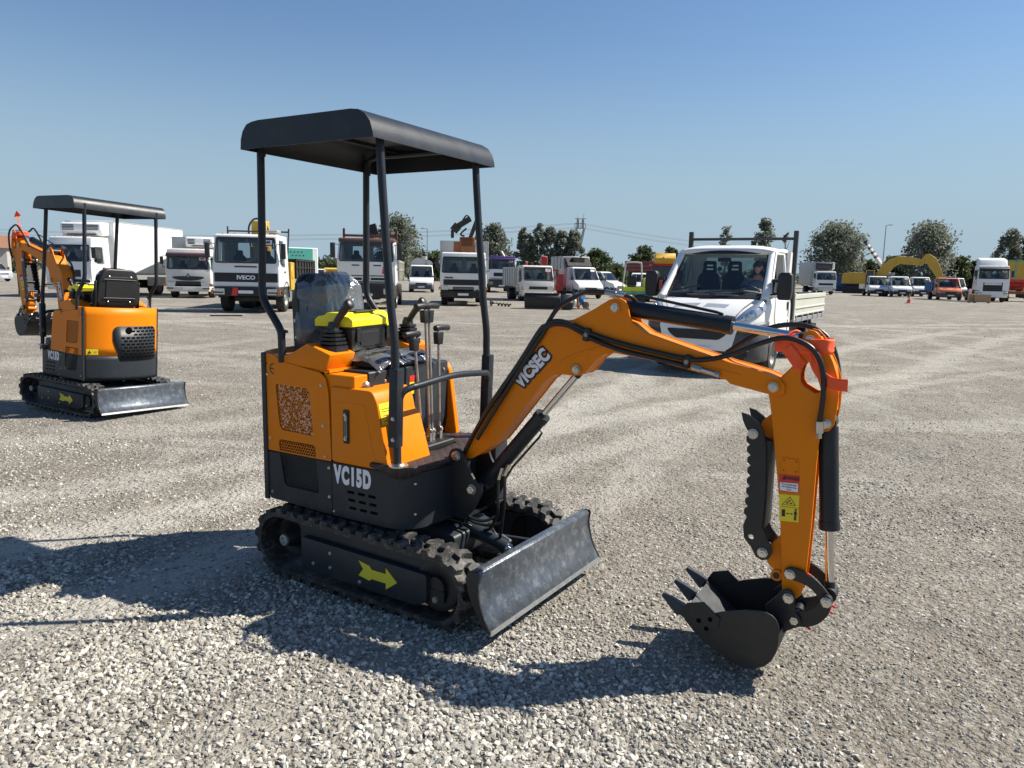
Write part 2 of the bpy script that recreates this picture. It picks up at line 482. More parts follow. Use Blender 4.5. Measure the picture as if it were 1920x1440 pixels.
def loose(x, y):
    """0..1: how much loose gravel lies here"""
    n = mnoise.noise(Vector((x * .55, y * .55, 3.1))) * .5 + mnoise.noise(Vector((x * 1.6, y * 1.6, 9.7))) * .35
    d = 1 - (x * .45 + (y - 2.35)) / 1.15        # heap of loose stones in the near left corner
    d = max(0, min(1, d)) if x < 1.2 else 0
    v = d * .95 + n + (.10 if x < 0 else .10 - .16 * min(1, x))
    return max(0.0, min(1.0, v))


def rut(x, y):
    """0..1: worn smooth by wheels here"""
    best = 0
    for (x0, y0, hd, cv, hw_, k) in RUTS:
        c_, s_ = math.cos(R_(hd)), math.sin(R_(hd))
        u_ = (x - x0) * c_ + (y - y0) * s_
        if abs(u_) > 13: continue
        v_ = abs(-(x - x0) * s_ + (y - y0) * c_ + u_ * u_ * cv)
        best = max(best, k * max(0, 1 - v_ / (hw_ * 1.4)))
    return best


def gh(x, y):
    r = math.hypot(x, y)
    if r > 22 or y < 0:
        return 0.0
    k = min(1, (22 - r) / 6)
    l = loose(x, y) if r < 12 else 0
    e = math.hypot((x + .5) / 1.3, (y - 3.7) / 1.3)
    flat = max(0, min(1, (e - .8)))            # level under the machine
    return k * (-.012 * rut(x, y) * flat + mnoise.noise(Vector((x * .8, y * .8, 0))) * .012 * flat + l * .014 * flat + mnoise.noise(Vector((x * 3.3, y * 3.3, 5))) * .006 * flat * (l + .3)) - .004 * k


m, t, p = new_mat('compacted_limestone_gravel')
N, L = t.nodes, t.links
tc = N.new('ShaderNodeTexCoord')


def noise(scale, detail=6, vec=None, rough=.55, dist=0.0):
    n = N.new('ShaderNodeTexNoise'); n.inputs['Scale'].default_value = scale; n.inputs['Detail'].default_value = detail
    n.inputs['Roughness'].default_value = rough; n.inputs['Distortion'].default_value = dist
    L.new(vec if vec is not None else tc.outputs['Object'], n.inputs['Vector'])
    return n.outputs['Fac']


def ramp(src, a, b, lo=0.0, hi=1.0):
    r = N.new('ShaderNodeMapRange'); r.inputs['From Min'].default_value = a; r.inputs['From Max'].default_value = b
    r.inputs['To Min'].default_value = lo; r.inputs['To Max'].default_value = hi
    r.interpolation_type = 'SMOOTHSTEP'
    L.new(src, r.inputs['Value']); return r.outputs[0]


def mixc(f, a, b, blend='MIX'):
    x = N.new('ShaderNodeMix'); x.data_type = 'RGBA'; x.blend_type = blend
    if isinstance(f, float): x.inputs['Factor'].default_value = f
    else: L.new(f, x.inputs['Factor'])
    for k, c in (('A', a), ('B', b)):
        if isinstance(c, tuple): x.inputs[k].default_value = (*c, 1)
        else: L.new(c, x.inputs[k])
    return x.outputs['Result']


def math_(op, a, b=None):
    x = N.new('ShaderNodeMath'); x.operation = op
    for i, c in enumerate((a, b)):
        if c is None: continue
        if isinstance(c, (int, float)): x.inputs[i].default_value = c
        else: L.new(c, x.inputs[i])
    return x.outputs[0]


def mapped(rz, sc, loc=(0, 0, 0)):
    # rotate first, then stretch: two mappings
    a = N.new('ShaderNodeMapping'); a.inputs['Rotation'].default_value = (0, 0, R_(rz)); L.new(tc.outputs['Object'], a.inputs[0])
    b = N.new('ShaderNodeMapping'); b.inputs['Scale'].default_value = sc; b.inputs['Location'].default_value = loc; L.new(a.outputs[0], b.inputs[0])
    return b.outputs[0]


def voro(scale, vec=None, feat='F1'):
    v = N.new('ShaderNodeTexVoronoi'); v.feature = feat; v.inputs['Scale'].default_value = scale
    L.new(vec if vec is not None else tc.outputs['Object'], v.inputs['Vector']); return v


big = noise(.12, 5); mid = noise(.9, 7); fine = noise(9, 8, rough=.7)
base = mixc(ramp(big, .35, .65), (0.209, 0.183, 0.143), (0.254, 0.221, 0.173))
base = mixc(ramp(mid, .38, .66), base, (0.180, 0.154, 0.118))
base = mixc(ramp(fine, .35, .7, 0, .6), base, (0.293, 0.260, 0.208))
base = mixc(ramp(noise(.33, 4), .50, .68, 0, .55), base, (0.174, 0.160, 0.134))
base = mixc(ramp(noise(2.2, 8, rough=.7), .52, .68, 0, .5), base, (0.383, 0.357, 0.300))
# pale dusty wheel ruts
nw = noise(.35, 3)
for rz, loc, a, b, k in ((-44, (0, 3.1, 0), .56, .68, .85), (-66, (0, 9, 0), .58, .70, .7), (-20, (0, 1.3, 0), .60, .72, .55), (12, (3, 7, 0), .60, .70, .45)):
    st = noise(1.0, 4, mapped(rz, (.045, .55, 1), loc), dist=.35)
    brk = ramp(noise(1.4, 6, mapped(rz, (.5, 2.2, 1), loc)), .36, .62, .25, 1)
    base = mixc(math_('MULTIPLY', math_('MULTIPLY', ramp(st, a, b), brk), k), base, (0.340, 0.314, 0.267))
# single wheel tracks: (x, y, heading, curvature, half width, strength)
sxy = N.new('ShaderNodeSeparateXYZ'); L.new(tc.outputs['Object'], sxy.inputs[0])
wob = noise(.5, 3)
rsum = None
for (x0, y0, hd, cv, hw_, k) in RUTS:
    c_, s_ = math.cos(R_(hd)), math.sin(R_(hd))
    dx = math_('SUBTRACT', sxy.outputs['X'], x0); dy = math_('SUBTRACT', sxy.outputs['Y'], y0)
    u_ = math_('ADD', math_('MULTIPLY', dx, c_), math_('MULTIPLY', dy, s_))
    v_ = math_('ADD', math_('MULTIPLY', dx, -s_), math_('MULTIPLY', dy, c_))
    v_ = math_('ADD', v_, math_('MULTIPLY', math_('MULTIPLY', u_, u_), cv))
    v_ = math_('ABSOLUTE', math_('ADD', v_, math_('MULTIPLY', math_('SUBTRACT', wob, .5), .7)))
    brk = ramp(noise(2.3 + k, 7, rough=.65), .30, .52, .25, 1)
    fade = ramp(math_('ABSOLUTE', u_), 14, 5)
    rm_ = math_('MULTIPLY', math_('MULTIPLY', ramp(v_, hw_ * 1.3, hw_ * .4), brk), math_('MULTIPLY', fade, k)); rsum = rm_ if rsum is None else math_('MAXIMUM', rsum, rm_)
    base = mixc(math_('MULTIPLY', math_('MULTIPLY', ramp(v_, hw_ * 1.3, hw_ * .4), brk), math_('MULTIPLY', fade, k)), base, (.43, .405, .35))
# darker worn ruts
st = noise(1.0, 5, mapped(-52, (.05, .9, 1), (4, 2, 0)), dist=.3)
base = mixc(ramp(st, .60, .74, 0, .45), base, (0.126, 0.111, 0.090))
# fine concentric scuffs left by turning lorries
for (cx_, cy_, fr_q, lo_, col_) in ((2, 34, 1.5, .50, (.40, .375, .32)), (2, 34, 2.6, .55, (.165, .152, .128)), (30, 4, 1.1, .54, (.38, .355, .30)), (-16, 2, 1.8, .56, (.37, .345, .29)), (-16, 2, 2.9, .56, (.17, .155, .13))):
    dx = math_('SUBTRACT', sxy.outputs['X'], cx_); dy = math_('SUBTRACT', sxy.outputs['Y'], cy_)
    rr_ = math_('SQRT', math_('ADD', math_('MULTIPLY', dx, dx), math_('MULTIPLY', dy, dy)))
    an_ = math_('ARCTAN2', dy, dx)
    cv_ = N.new('ShaderNodeCombineXYZ'); L.new(math_('MULTIPLY', rr_, fr_q), cv_.inputs[0]); L.new(math_('MULTIPLY', an_, 2.2), cv_.inputs[1]); cv_.inputs[2].default_value = fr_q * 7
    st = noise(1.0, 5, cv_.outputs[0], rough=.6)
    brk = ramp(noise(.4 + fr_q * .1, 5), .42, .60)
    base = mixc(math_('MULTIPLY', math_('MULTIPLY', ramp(st, lo_, lo_ + .12), brk), .75), base, col_)
# stones
v1 = voro(75); v2 = voro(34); v3 = voro(13)
hsv = N.new('ShaderNodeSeparateColor'); L.new(v1.outputs['Color'], hsv.inputs[0])
stone = mixc(ramp(hsv.outputs[0], 0, 1), (.10, .096, .088), (.40, .385, .35))
base2 = mixc(math_('MULTIPLY', ramp(hsv.outputs[1], .35, .65, 0, .55), math_('SUBTRACT', 1.0, math_('MULTIPLY', rsum, .7))), base, stone)
hs2 = N.new('ShaderNodeSeparateColor'); L.new(v2.outputs['Color'], hs2.inputs[0])
stone2 = mixc(ramp(hs2.outputs[0], 0, 1), (.11, .106, .098), (.44, .42, .385))
base3 = mixc(math_('MULTIPLY', ramp(hs2.outputs[1], .62, .72), ramp(v2.outputs['Distance'], .55, .25)), base2, stone2)
L.new(base3, p.inputs['Base Color'])
p.inputs['Roughness'].default_value = .92
p.inputs['Specular IOR Level'].default_value = .2
hsum = math_('ADD', math_('MULTIPLY', v1.outputs['Distance'], -.5), math_('MULTIPLY', v2.outputs['Distance'], -.9))
hsum = math_('ADD', hsum, math_('MULTIPLY', fine, 1.2))
bp = N.new('ShaderNodeBump'); bp.inputs['Strength'].default_value = 1; bp.inputs['Distance'].default_value = .016
L.new(hsum, bp.inputs['Height'])
bp2 = N.new('ShaderNodeBump'); bp2.inputs['Strength'].default_value = 1; bp2.inputs['Distance'].default_value = .10
L.new(noise(1.7, 8, rough=.68), bp2.inputs['Height']); L.new(bp.outputs[0], bp2.inputs['Normal'])
L.new(bp2.outputs[0], p.inputs['Normal'])
M['ground'] = m

g = MB()
xs = [-900, -500, -250, -120, -60, -30] + [i * .125 for i in range(-176, 177)] + [30, 60, 120, 250, 500, 900]
ys = [-60, -10, 0] + [i * .125 for i in range(4, 177)] + [30, 45, 70, 110, 170, 260, 420, 700, 1200]
V = [(x, y, gh(x, y) if abs(x) < 22.1 and y < 22.1 else 0.0) for x in xs for y in ys]
ny = len(ys)
g.add(V, [(i * ny + j, (i + 1) * ny + j, (i + 1) * ny + j + 1, i * ny + j + 1) for i in range(len(xs) - 1) for j in range(ny - 1)])
gr = g.build('ground', m, smooth=60, fix=False)
tag(gr, 'pale grey gravel yard rutted by tyre tracks', kind='structure')

# ---- loose stones: one mass, instanced from a cloud of points
m, t, p = new_mat('loose_limestone_chippings')
N, L = t.nodes, t.links
tc = N.new('ShaderNodeTexCoord')
oi = N.new('ShaderNodeObjectInfo')
cr = N.new('ShaderNodeValToRGB'); L.new(oi.outputs['Random'], cr.inputs[0])
e = cr.color_ramp.elements
e[0].position = 0; e[0].color = (.16, .152, .135, 1)
e[1].position = 1; e[1].color = (.66, .63, .56, 1)
for q, c in ((.10, (.25, .238, .208)), (.45, (.35, .33, .285)), (.7, (.42, .395, .34)), (.88, (.52, .49, .43))):
    k = e.new(q); k.color = (*c, 1)
n = N.new('ShaderNodeTexNoise'); n.inputs['Scale'].default_value = 3.5; n.inputs['Detail'].default_value = 6; L.new(tc.outputs['Object'], n.inputs['Vector'])
mr = N.new('ShaderNodeMapRange'); mr.inputs['To Min'].default_value = .82; mr.inputs['To Max'].default_value = 1.15; L.new(n.outputs['Fac'], mr.inputs['Value'])
mu = N.new('ShaderNodeMix'); mu.data_type = 'RGBA'; mu.blend_type = 'MULTIPLY'; mu.inputs['Factor'].default_value = 1
L.new(cr.outputs[0], mu.inputs['A']); L.new(mr.outputs[0], mu.inputs['B']); L.new(mu.outputs['Result'], p.inputs['Base Color'])
p.inputs['Roughness'].default_value = .9; p.inputs['Specular IOR Level'].default_value = .2
bp = N.new('ShaderNodeBump'); bp.inputs['Distance'].default_value = .12; bp.inputs['Strength'].default_value = .8
N.remove(bp)
M['stone'] = m


def stones(ring, seed):
    """points inside the view between two distances: (near, far, per square metre, size, share of big ones)"""
    rs = np.random.RandomState(seed)
    P = []; S = []; T = []; Ro = []
    for near, far, dens, smin, smax, reject in ring:
        hw = lambda y: y * .76 + .35
        area = (far - near) * (hw(near) + hw(far))
        n = int(area * dens)
        yy = rs.uniform(near, far, n * 2); xx = rs.uniform(-1, 1, n * 2) * hw(far)
        keep = np.abs(xx) < hw(yy)
        yy = yy[keep][:n]; xx = xx[keep][:n]
        pr = rs.uniform(0, 1, len(yy)); sz = rs.uniform(0, 1, len(yy)) ** 2.2
        for x, y, q, s_ in zip(xx, yy, pr, sz):
            l = loose(x, y)
            if q > (reject + (1 - reject) * l) * (1 - 1.1 * min(.9, rut(x, y))):
                continue
            s2 = (smin + (smax - smin) * s_) * (.62 + .55 * l)
            P.append((x, y, gh(x, y) + s2 * .12)); S.append(s2)
    nP = len(P)
    return np.array(P), np.array(S), rs.uniform(0, 1, nP), rs.uniform(0, 6.283, (nP, 3))


ring = [(1.9, 3.4, 7600, .009, .026, .17), (3.4, 5.2, 4200, .010, .027, .17), (5.2, 8.0, 1500, .012, .029, .18), (8.0, 14.0, 380, .014, .032, .18), (14, 26, 70, .018, .040, .2)]
Pp, Ss, Tt, Rr_ = stones(ring, 3)
me = bpy.data.meshes.new('loose_gravel')
me.from_pydata([], [], [])
me.vertices.add(len(Pp)); me.vertices.foreach_set('co', Pp.astype(np.float32).ravel())
for nm, dat, ty in (('size', Ss, 'FLOAT'), ('tone', Tt, 'FLOAT')):
    a = me.attributes.new(nm, ty, 'POINT'); a.data.foreach_set('value', dat.astype(np.float32))
a = me.attributes.new('turn', 'FLOAT_VECTOR', 'POINT'); a.data.foreach_set('vector', Rr_.astype(np.float32).ravel())
me.materials.append(M['stone'])
go = bpy.data.objects.new('loose_gravel', me); COL.objects.link(go)
tag(go, 'loose grey and cream limestone chippings scattered over the yard', 'gravel', kind='stuff')
ng = bpy.data.node_groups.new('scatter', 'GeometryNodeTree')
ng.interface.new_socket('Geometry', in_out='INPUT', socket_type='NodeSocketGeometry')
ng.interface.new_socket('Geometry', in_out='OUTPUT', socket_type='NodeSocketGeometry')
n_in = ng.nodes.new('NodeGroupInput'); n_out = ng.nodes.new('NodeGroupOutput')
LL = ng.links
join = ng.nodes.new('GeometryNodeGeometryToInstance')
for k in range(7):
    ico = ng.nodes.new('GeometryNodeMeshIcoSphere'); ico.inputs['Radius'].default_value = .5; ico.inputs['Subdivisions'].default_value = 2
    sp = ng.nodes.new('GeometryNodeSetPosition')
    nz = ng.nodes.new('ShaderNodeTexNoise'); nz.inputs['Scale'].default_value = 1.7; nz.inputs['Detail'].default_value = 1
    pos = ng.nodes.new('GeometryNodeInputPosition')
    ad = ng.nodes.new('ShaderNodeVectorMath'); ad.operation = 'ADD'; ad.inputs[1].default_value = (k * 7.3, k * 3.1, k * 5.7)
    LL.new(pos.outputs[0], ad.inputs[0]); LL.new(ad.outputs[0], nz.inputs['Vector'])
    sb = ng.nodes.new('ShaderNodeVectorMath'); sb.operation = 'SUBTRACT'; sb.inputs[1].default_value = (.5, .5, .5); LL.new(nz.outputs['Color'], sb.inputs[0])
    sc = ng.nodes.new('ShaderNodeVectorMath'); sc.operation = 'SCALE'; sc.inputs['Scale'].default_value = .8; LL.new(sb.outputs[0], sc.inputs[0])
    LL.new(ico.outputs['Mesh'], sp.inputs['Geometry']); LL.new(sc.outputs[0], sp.inputs['Offset'])
    tf = ng.nodes.new('GeometryNodeTransform')
    tf.inputs['Scale'].default_value = ((1.25, .9, .62), (1.0, .85, .7), (1.4, .8, .6), (.9, .9, .75), (1.15, 1.0, .5), (1.5, .75, .65), (1.05, .7, .8))[k]
    LL.new(sp.outputs[0], tf.inputs['Geometry'])
    sm = ng.nodes.new('GeometryNodeSetMaterial'); sm.inputs['Material'].default_value = M['stone']; LL.new(tf.outputs[0], sm.inputs['Geometry'])
    LL.new(sm.outputs[0], join.inputs[0])
iop = ng.nodes.new('GeometryNodeInstanceOnPoints')
mtp = ng.nodes.new('GeometryNodeMeshToPoints'); LL.new(n_in.outputs[0], mtp.inputs['Mesh'])
iop.inputs['Pick Instance'].default_value = True
LL.new(mtp.outputs[0], iop.inputs['Points']); LL.new(join.outputs[0], iop.inputs['Instance'])
for nm, sock, dt in (('size', 'Scale', 'FLOAT'), ('turn', 'Rotation', 'FLOAT_VECTOR')):
    na = ng.nodes.new('GeometryNodeInputNamedAttribute'); na.data_type = dt; na.inputs['Name'].default_value = nm
    if nm == 'turn':
        mm = ng.nodes.new('ShaderNodeVectorMath'); mm.operation = 'MULTIPLY'; mm.inputs[1].default_value = (.12, .12, 1)
        LL.new(na.outputs['Attribute'], mm.inputs[0]); LL.new(mm.outputs[0], iop.inputs[sock])
    else:
        LL.new(na.outputs['Attribute'], iop.inputs[sock])
LL.new(iop.outputs[0], n_out.inputs[0])
md = go.modifiers.new('scatter', 'NODES'); md.node_group = ng
print('stones', len(Pp))

# ================================================================== MINI EXCAVATOR
def quad_holes(poly, pitch, r):
    """centres of a hexagonal hole pattern inside a polygon"""
    xs_ = [q[0] for q in poly]; zs_ = [q[1] for q in poly]
    def inside(x, z):
        c = False; n_ = len(poly)
        for i in range(n_):
            a = poly[i]; b = poly[i - 1]
            if (a[1] > z) != (b[1] > z) and x < (b[0] - a[0]) * (z - a[1]) / (b[1] - a[1]) + a[0]:
                c = not c
        return c
    out = []; row = 0; z = min(zs_)
    while z < max(zs_):
        x = min(xs_) + (pitch / 2 if row % 2 else 0)
        while x < max(xs_):
            if all(inside(x + dx, z + dz) for dx, dz in ((pitch * .5, 0), (-pitch * .5, 0), (0, pitch * .5), (0, -pitch * .5))):
                out.append((x, z))
            x += pitch
        z += pitch * .866; row += 1
    return out


def perforated(mb, poly, pitch, r, y0, y1):
    pitch *= 1.04; r *= 1.20
    """mesh plate: hexagonal cells with hexagonal holes"""
    R2 = pitch / math.sqrt(3) * 1.0
    mb.g.append((len(mb.v), len(mb.f))); mb.hold = True
    for cx, cz in quad_holes(poly, pitch, r):
        vo = []; vi = []
        for k in range(6):
            a = PI / 6 + k * PI / 3
            vo.append((cx + R2 * math.cos(a), cz + R2 * math.sin(a))); vi.append((cx + r * math.cos(a), cz + r * math.sin(a)))
        verts = [(q[0], y0, q[1]) for q in vo] + [(q[0], y0, q[1]) for q in vi] + [(q[0], y1, q[1]) for q in vi]
        f = []
        for k in range(6):
            k2 = (k + 1) % 6
            f.append((k, k2, k2 + 6, k + 6)); f.append((k + 6, k2 + 6, k2 + 12, k + 12))
        mb.add(verts, f)
    mb.hold = False
    return mb


def offset_poly(poly, d):
    n_ = len(poly); area = sum(poly[i - 1][0] * poly[i][1] - poly[i][0] * poly[i - 1][1] for i in range(n_))
    s = 1 if area > 0 else -1
    out = []
    for i in range(n_):
        a = Vector(poly[i - 1]); p_ = Vector(poly[i]); b = Vector(poly[(i + 1) % n_])
        e1 = (p_ - a).normalized(); e2 = (b - p_).normalized()
        n1 = Vector((-e1.y, e1.x)) * s; n2 = Vector((-e2.y, e2.x)) * s
        nn = n1 + n2
        k = d / max(.35, nn.length_squared / 2) if nn.length > 1e-6 else d
        q = p_ + nn * k * .5 * 1.0 if nn.length > 1e-6 else p_ + n1 * d
        out.append((q.x, q.y))
    return out


BOOM = [(.462, .722), (.574, .911), (.816, 1.255), (.871, 1.333), (.905, 1.363), (.952, 1.386), (1.0, 1.398), (1.045, 1.405), (1.085, 1.425), (1.148, 1.459), (1.209, 1.497),
        (1.235, 1.508), (1.262, 1.508), (1.286, 1.497), (1.300, 1.477), (1.308, 1.440), (1.325, 1.402), (1.387, 1.362), (1.575, 1.313), (1.754, 1.264), (1.818, 1.252), (1.895, 1.234), (1.944, 1.216),
        (1.968, 1.190), (1.968, 1.160), (1.949, 1.142), (1.907, 1.150), (1.755, 1.177), (1.737, 1.193), (1.464, 1.242), (1.250, 1.268), (1.194, 1.257), (1.160, 1.232), (1.138, 1.204), (1.107, 1.167),
        (1.085, 1.155), (1.050, 1.150), (.987, 1.152), (.950, 1.145), (.905, 1.112), (.809, .989), (.650, .787), (.574, .729), (.511, .688), (.478, .682), (.456, .697)]
ARM = [(2.016, 1.375), (2.022, 1.398), (2.040, 1.412), (2.062, 1.408), (2.085, 1.385), (2.105, 1.352), (2.135, 1.290), (2.155, 1.234), (2.163, 1.170), (2.161, 1.112), (2.155, 1.05), (2.140, 1.028), (2.118, 1.020), (2.108, 1.0),
       (2.103, .90), (2.102, .615), (2.096, .40), (2.085, .345), (2.060, .322), (2.030, .325), (2.012, .36), (2.000, .500), (1.980, .700), (1.955, .860), (1.930, 1.022), (1.915, 1.107), (1.905, 1.150), (1.905, 1.190),
       (1.925, 1.212), (1.955, 1.222), (1.980, 1.250), (2.000, 1.285), (2.012, 1.325)]
TRI = [(2.038, 1.285), (2.052, 1.290), (2.064, 1.280), (2.098, 1.185), (2.094, 1.172), (2.078, 1.168), (2.034, 1.192), (2.022, 1.210), (2.020, 1.240), (2.026, 1.268)]
E0 = (1.925, 1.180); FOOT = (.450, .703)


def excavator(name, label, loc, tdeg, udeg, alpha=0.0, beta=0.0, tilt=0.0):
    root = thing(name, label, 'mini excavator', loc, tdeg)
    MU = Matrix.Rotation(R_(udeg), 4, 'Z')
    MBm = MU @ rotxz(FOOT, alpha)
    MA = MU @ rotxz(FOOT, alpha) @ rotxz(E0, beta)
    G, O, K = M['grey'], M['orange'], M['black']

    # ---------------- undercarriage
    for sy in (-1, 1):
        yo, yi = sy * .497, sy * .335
        pts = []
        c0, c1, r = (-.395, .190), (.625, .178), .160
        arc = 12
        for k in range(arc + 1):
            a = PI / 2 + PI * k / arc
            pts.append((c0[0] + r * math.cos(a) * 1.08, c0[1] + r * math.sin(a)))
        for k in range(arc + 1):
            a = -PI / 2 + PI * k / arc
            pts.append((c1[0] + r * math.cos(a), c1[1] + r * math.sin(a)))
        inner = [(c0[0] + (x - c0[0]) * .86 if x < c0[0] else (c1[0] + (x - c1[0]) * .86 if x > c1[0] else x), .184 + (z - .184) * .86) for x, z in pts]
        tr = MB(); tr.prism(pts, min(yo, yi), max(yo, yi), 'y', holes=[inner[::-1]])
        # lugs along the belt
        P = [Vector(q) for q in pts] + [Vector(pts[0])]
        cum = [0]
        for i in range(len(P) - 1): cum.append(cum[-1] + (P[i + 1] - P[i]).length)
        nl = 38
        def on(s_):
            s_ %= cum[-1]
            for i in range(len(P) - 1):
                if cum[i + 1] >= s_:
                    d = (P[i + 1] - P[i]).normalized(); q = P[i] + d * (s_ - cum[i]); return q, d
        for k in range(nl * 2):
            s_ = cum[-1] * (k + .0) / (nl * 2)
            q, d = on(s_); nrm = Vector((d.y, -d.x))
            if (q + nrm * .01 - Vector((.12, .18))).length < (q - Vector((.12, .18))).length: nrm = -nrm
            side = k % 2
            ya = sy * (.497 if side == 0 else .418) ; yb = sy * (.414 if side == 0 else .337)
            h = .022; wa, wb = .026, .017
            sk = .010 * (1 if side else -1)
            vs_ = []
            for (yy, off) in ((ya, 0), ((ya + yb) / 2, sk), (yb, -sk)):
                for (t_, hh) in ((-wa, -.002), (wa, -.002), (wb, h), (-wb, h)):
                    c = q + d * (t_ + off) + nrm * hh
                    vs_.append((c.x, yy, c.y))
            f = [(0, 1, 2, 3), (11, 10, 9, 8)]
            for a_ in (0, 4):
                for j in range(4):
                    f.append((a_ + j, a_ + 4 + j, a_ + 4 + (j + 1) % 4, a_ + (j + 1) % 4))
            tr.add(vs_, f)
        tr.build('track', M['rubber'], root, smooth=30)
        fr_ = MB()
        ys_ = sy * .482
        fr_.prism(roundpoly([(-.25, .250), (.572, .238), (.572, .105), (.50, .075), (-.25, .078)], .018), sy * .37, ys_, 'y')
        fr_.bb(-.30, .60, sy * .36, sy * .44, .10, .30)
        tf_ = fr_.build('track_frame', G, root, bevel=.004, seg=2)
        b_ = MB()
        for q in ((-.16, .125), (-.04, .205), (-.04, .13), (.16, .105)): b_.bolt((q[0], ys_, q[1]), (0, sy, 0), .0085)
        b_.build('bolt', M['zinc'], tf_, split=True)
        if True:
            a0 = .150
            ar = [(a0, .185), (a0 + .105, .195), (a0 + .118, .180), (a0 + .118 + .075, .178), (a0 + .193, .205), (a0 + .265, .158), (a0 + .193, .112), (a0 + .193, .140), (a0 + .118, .142), (a0 + .105, .122), (a0, .112), (a0 + .035, .152)]
            ar = [(.155, .215), (.225, .203), (.240, .187), (.330, .187), (.330, .217), (.400, .160), (.330, .110), (.330, .140), (.240, .140), (.225, .128), (.155, .140), (.185, .178)]
            aw = MB(); aw.prism(ar, ys_ + sy * .0015, ys_ + sy * .003, 'y')
            aw.build('direction_arrow', M['dullyellow'], tf_, smooth=0)
        sp = MB(); sp.lathe((-.388, sy * .36, .198), (0, sy, 0), [(0, .112), (.05, .112), (.052, .09), (.03, .06), (.105, .034), (.106, .02)], 20)
        spr = sp.build('sprocket', M['black'], root)
        hb = MB(); hb.lathe((-.388, sy * .466, .198), (0, sy, 0), [(0, .030), (.012, .030), (.014, .018), (.006, .014)], 10); hb.build('hub', M['galv'], spr)
        idl = MB(); idl.lathe((.610, sy * .36, .185), (0, sy, 0), [(0, .12), (.09, .12), (.095, .10), (.08, .05), (.10, .045)], 20)
        idl.bb(.56, .66, sy * .44, sy * .463, .12, .17)
        ir = idl.build('idler', M['black'], root)
        z_ = MB(); z_.bolt((.612, sy * .464, .125), (0, sy, 0), .014); z_.build('bolt', M['rustrod'], ir, split=True)
    ch = MB()
    ch.prism(roundpoly([(-.30, .12), (.38, .12), (.50, .20), (.50, .31), (.36, .345), (-.30, .345)], .02), -.17, .17, 'y')
    ch.bb(-.22, -.06, -.36, .36, .13, .28); ch.bb(.22, .36, -.36, .36, .13, .28)
    ch.build('chassis', G, root, bevel=.006, seg=2)
    sr = MB(); sr.cyl((0, 0, .33), (0, 0, .40), .20, seg=28); sr.build('slewing_ring', K, root)

    # dozer blade
    prof = [(.885, .335), (.868, .318), (.884, .285), (.892, .235), (.905, .190), (.926, .140), (.957, .088), (.945, .082), (.905, .130), (.880, .185), (.866, .235), (.858, .285), (.850, .312), (.862, .335), (.874, .341)]
    front = [(.878, .340), (.890, .328), (.886, .280), (.890, .240), (.902, .195), (.924, .142), (.958, .088)]
    back = [(x - .014, z - .004) for x, z in front]
    bl = MB(); bl.prism(front + back[::-1], -.525, .525, 'y')
    bl.prism([(.885, .322), (.885, .338), (.850, .342), (.846, .322)], -.526, .526, 'y')
    blade = bl.build('dozer_blade', M['worn'], root, bevel=.002, seg=1, smooth=50)
    for sy in (-1, 1):
        s_ = MB(); s_.prism([(.892, .344), (.842, .340), (.828, .300), (.846, .230), (.895, .140), (.955, .078), (.962, .088), (.928, .142), (.906, .195), (.895, .240), (.890, .285), (.896, .325)], sy * .524, sy * .533, 'y')
        s_.build('blade_end_plate', K, blade, bevel=.001)
    ce = MB(); ce.prism([(.958, .094), (.966, .076), (.958, .072), (.946, .086)], -.53, .53, 'y'); ce.build('cutting_edge', M['edge'], blade)
    for sy in (-1, 1):
        a_ = MB(); a_.prism([(.34, .15), (.34, .205), (.86, .245), (.885, .20), (.87, .165), (.60, .13)], sy * .20, sy * .225, 'y')
        a_.prism([(.60, .16), (.86, .21), (.86, .225), (.60, .175)], sy * .05, sy * .21, 'y')
        a_.build('blade_arm', G, root, bevel=.003)
    cy = MB(); cy.cyl((.44, 0, .315), (.70, 0, .245), .036, seg=20); cy.cyl((.425, -.03, .32), (.425, .03, .32), .04, seg=20)
    bc = cy.build('blade_cylinder', M['grey'], root)
    z_ = MB(); z_.cyl((.70, 0, .245), (.86, 0, .20), .016); z_.cyl((.70, 0, .245), (.712, 0, .2415), .030); z_.build('piston_rod', M['chrome'], bc)
    z_ = MB(); z_.bolt((.425, -.06, .32), (0, -1, 0), .020); z_.cyl((.425, -.062, .32), (.425, .06, .32), .012)
    z_.cyl((.47, .030, .345), (.50, .034, .347), .008); z_.cyl((.64, .035, .292), (.70, .035, .272), .008); z_.build('pin', M['zinc'], bc, split=True)
    lg = MB()
    for yy in (-.055, .043):
        lg.prism(roundpoly([(.36, .27), (.36, .36), (.40, .375), (.455, .355), (.465, .30), (.44, .27)], .02), yy, yy + .012, 'y')
    lg.build('cylinder_bracket', K, root, bevel=.002, split=True)

    # ---------------- upper body
    XS = -.105
    for sy in (-1, 1):
        y0, y1 = sy * .413, sy * .409
        top = roundpoly([(-.560, .655), (-.560, 1.168), (-.500, 1.166), (-.445, 1.135), (-.170, 1.098), (-.135, 1.070), (-.118, 1.0), (XS, .655)], .012)
        g1 = roundpoly([(-.491, 1.014), (-.250, 1.010), (-.224, .768), (-.450, .774), (-.468, .800)], .02)
        g2u = [(-.471, .662), (-.476, .712), (-.462, .722), (-.225, .722), (-.214, .712), (-.211, .662)]
        sp_ = MB(MU); sp_.prism(top, y0, y1, 'y', holes=[g1, g2u])
        side = sp_.build('side_panel', O, root, smooth=0)
        pf = MB(MU); perforated(pf, offset_poly(g1, -.012), .0158, .0060, y1, y1 - sy * .0015); perforated(pf, offset_poly([(-.474, .6555), (-.479, .714), (-.462, .724), (-.225, .724), (-.212, .714), (-.207, .6555)], -.008), .0158, .0060, y1, y1 - sy * .0015)
        pf.build('orange_grille', O, side, smooth=0, fix=False, split=True)
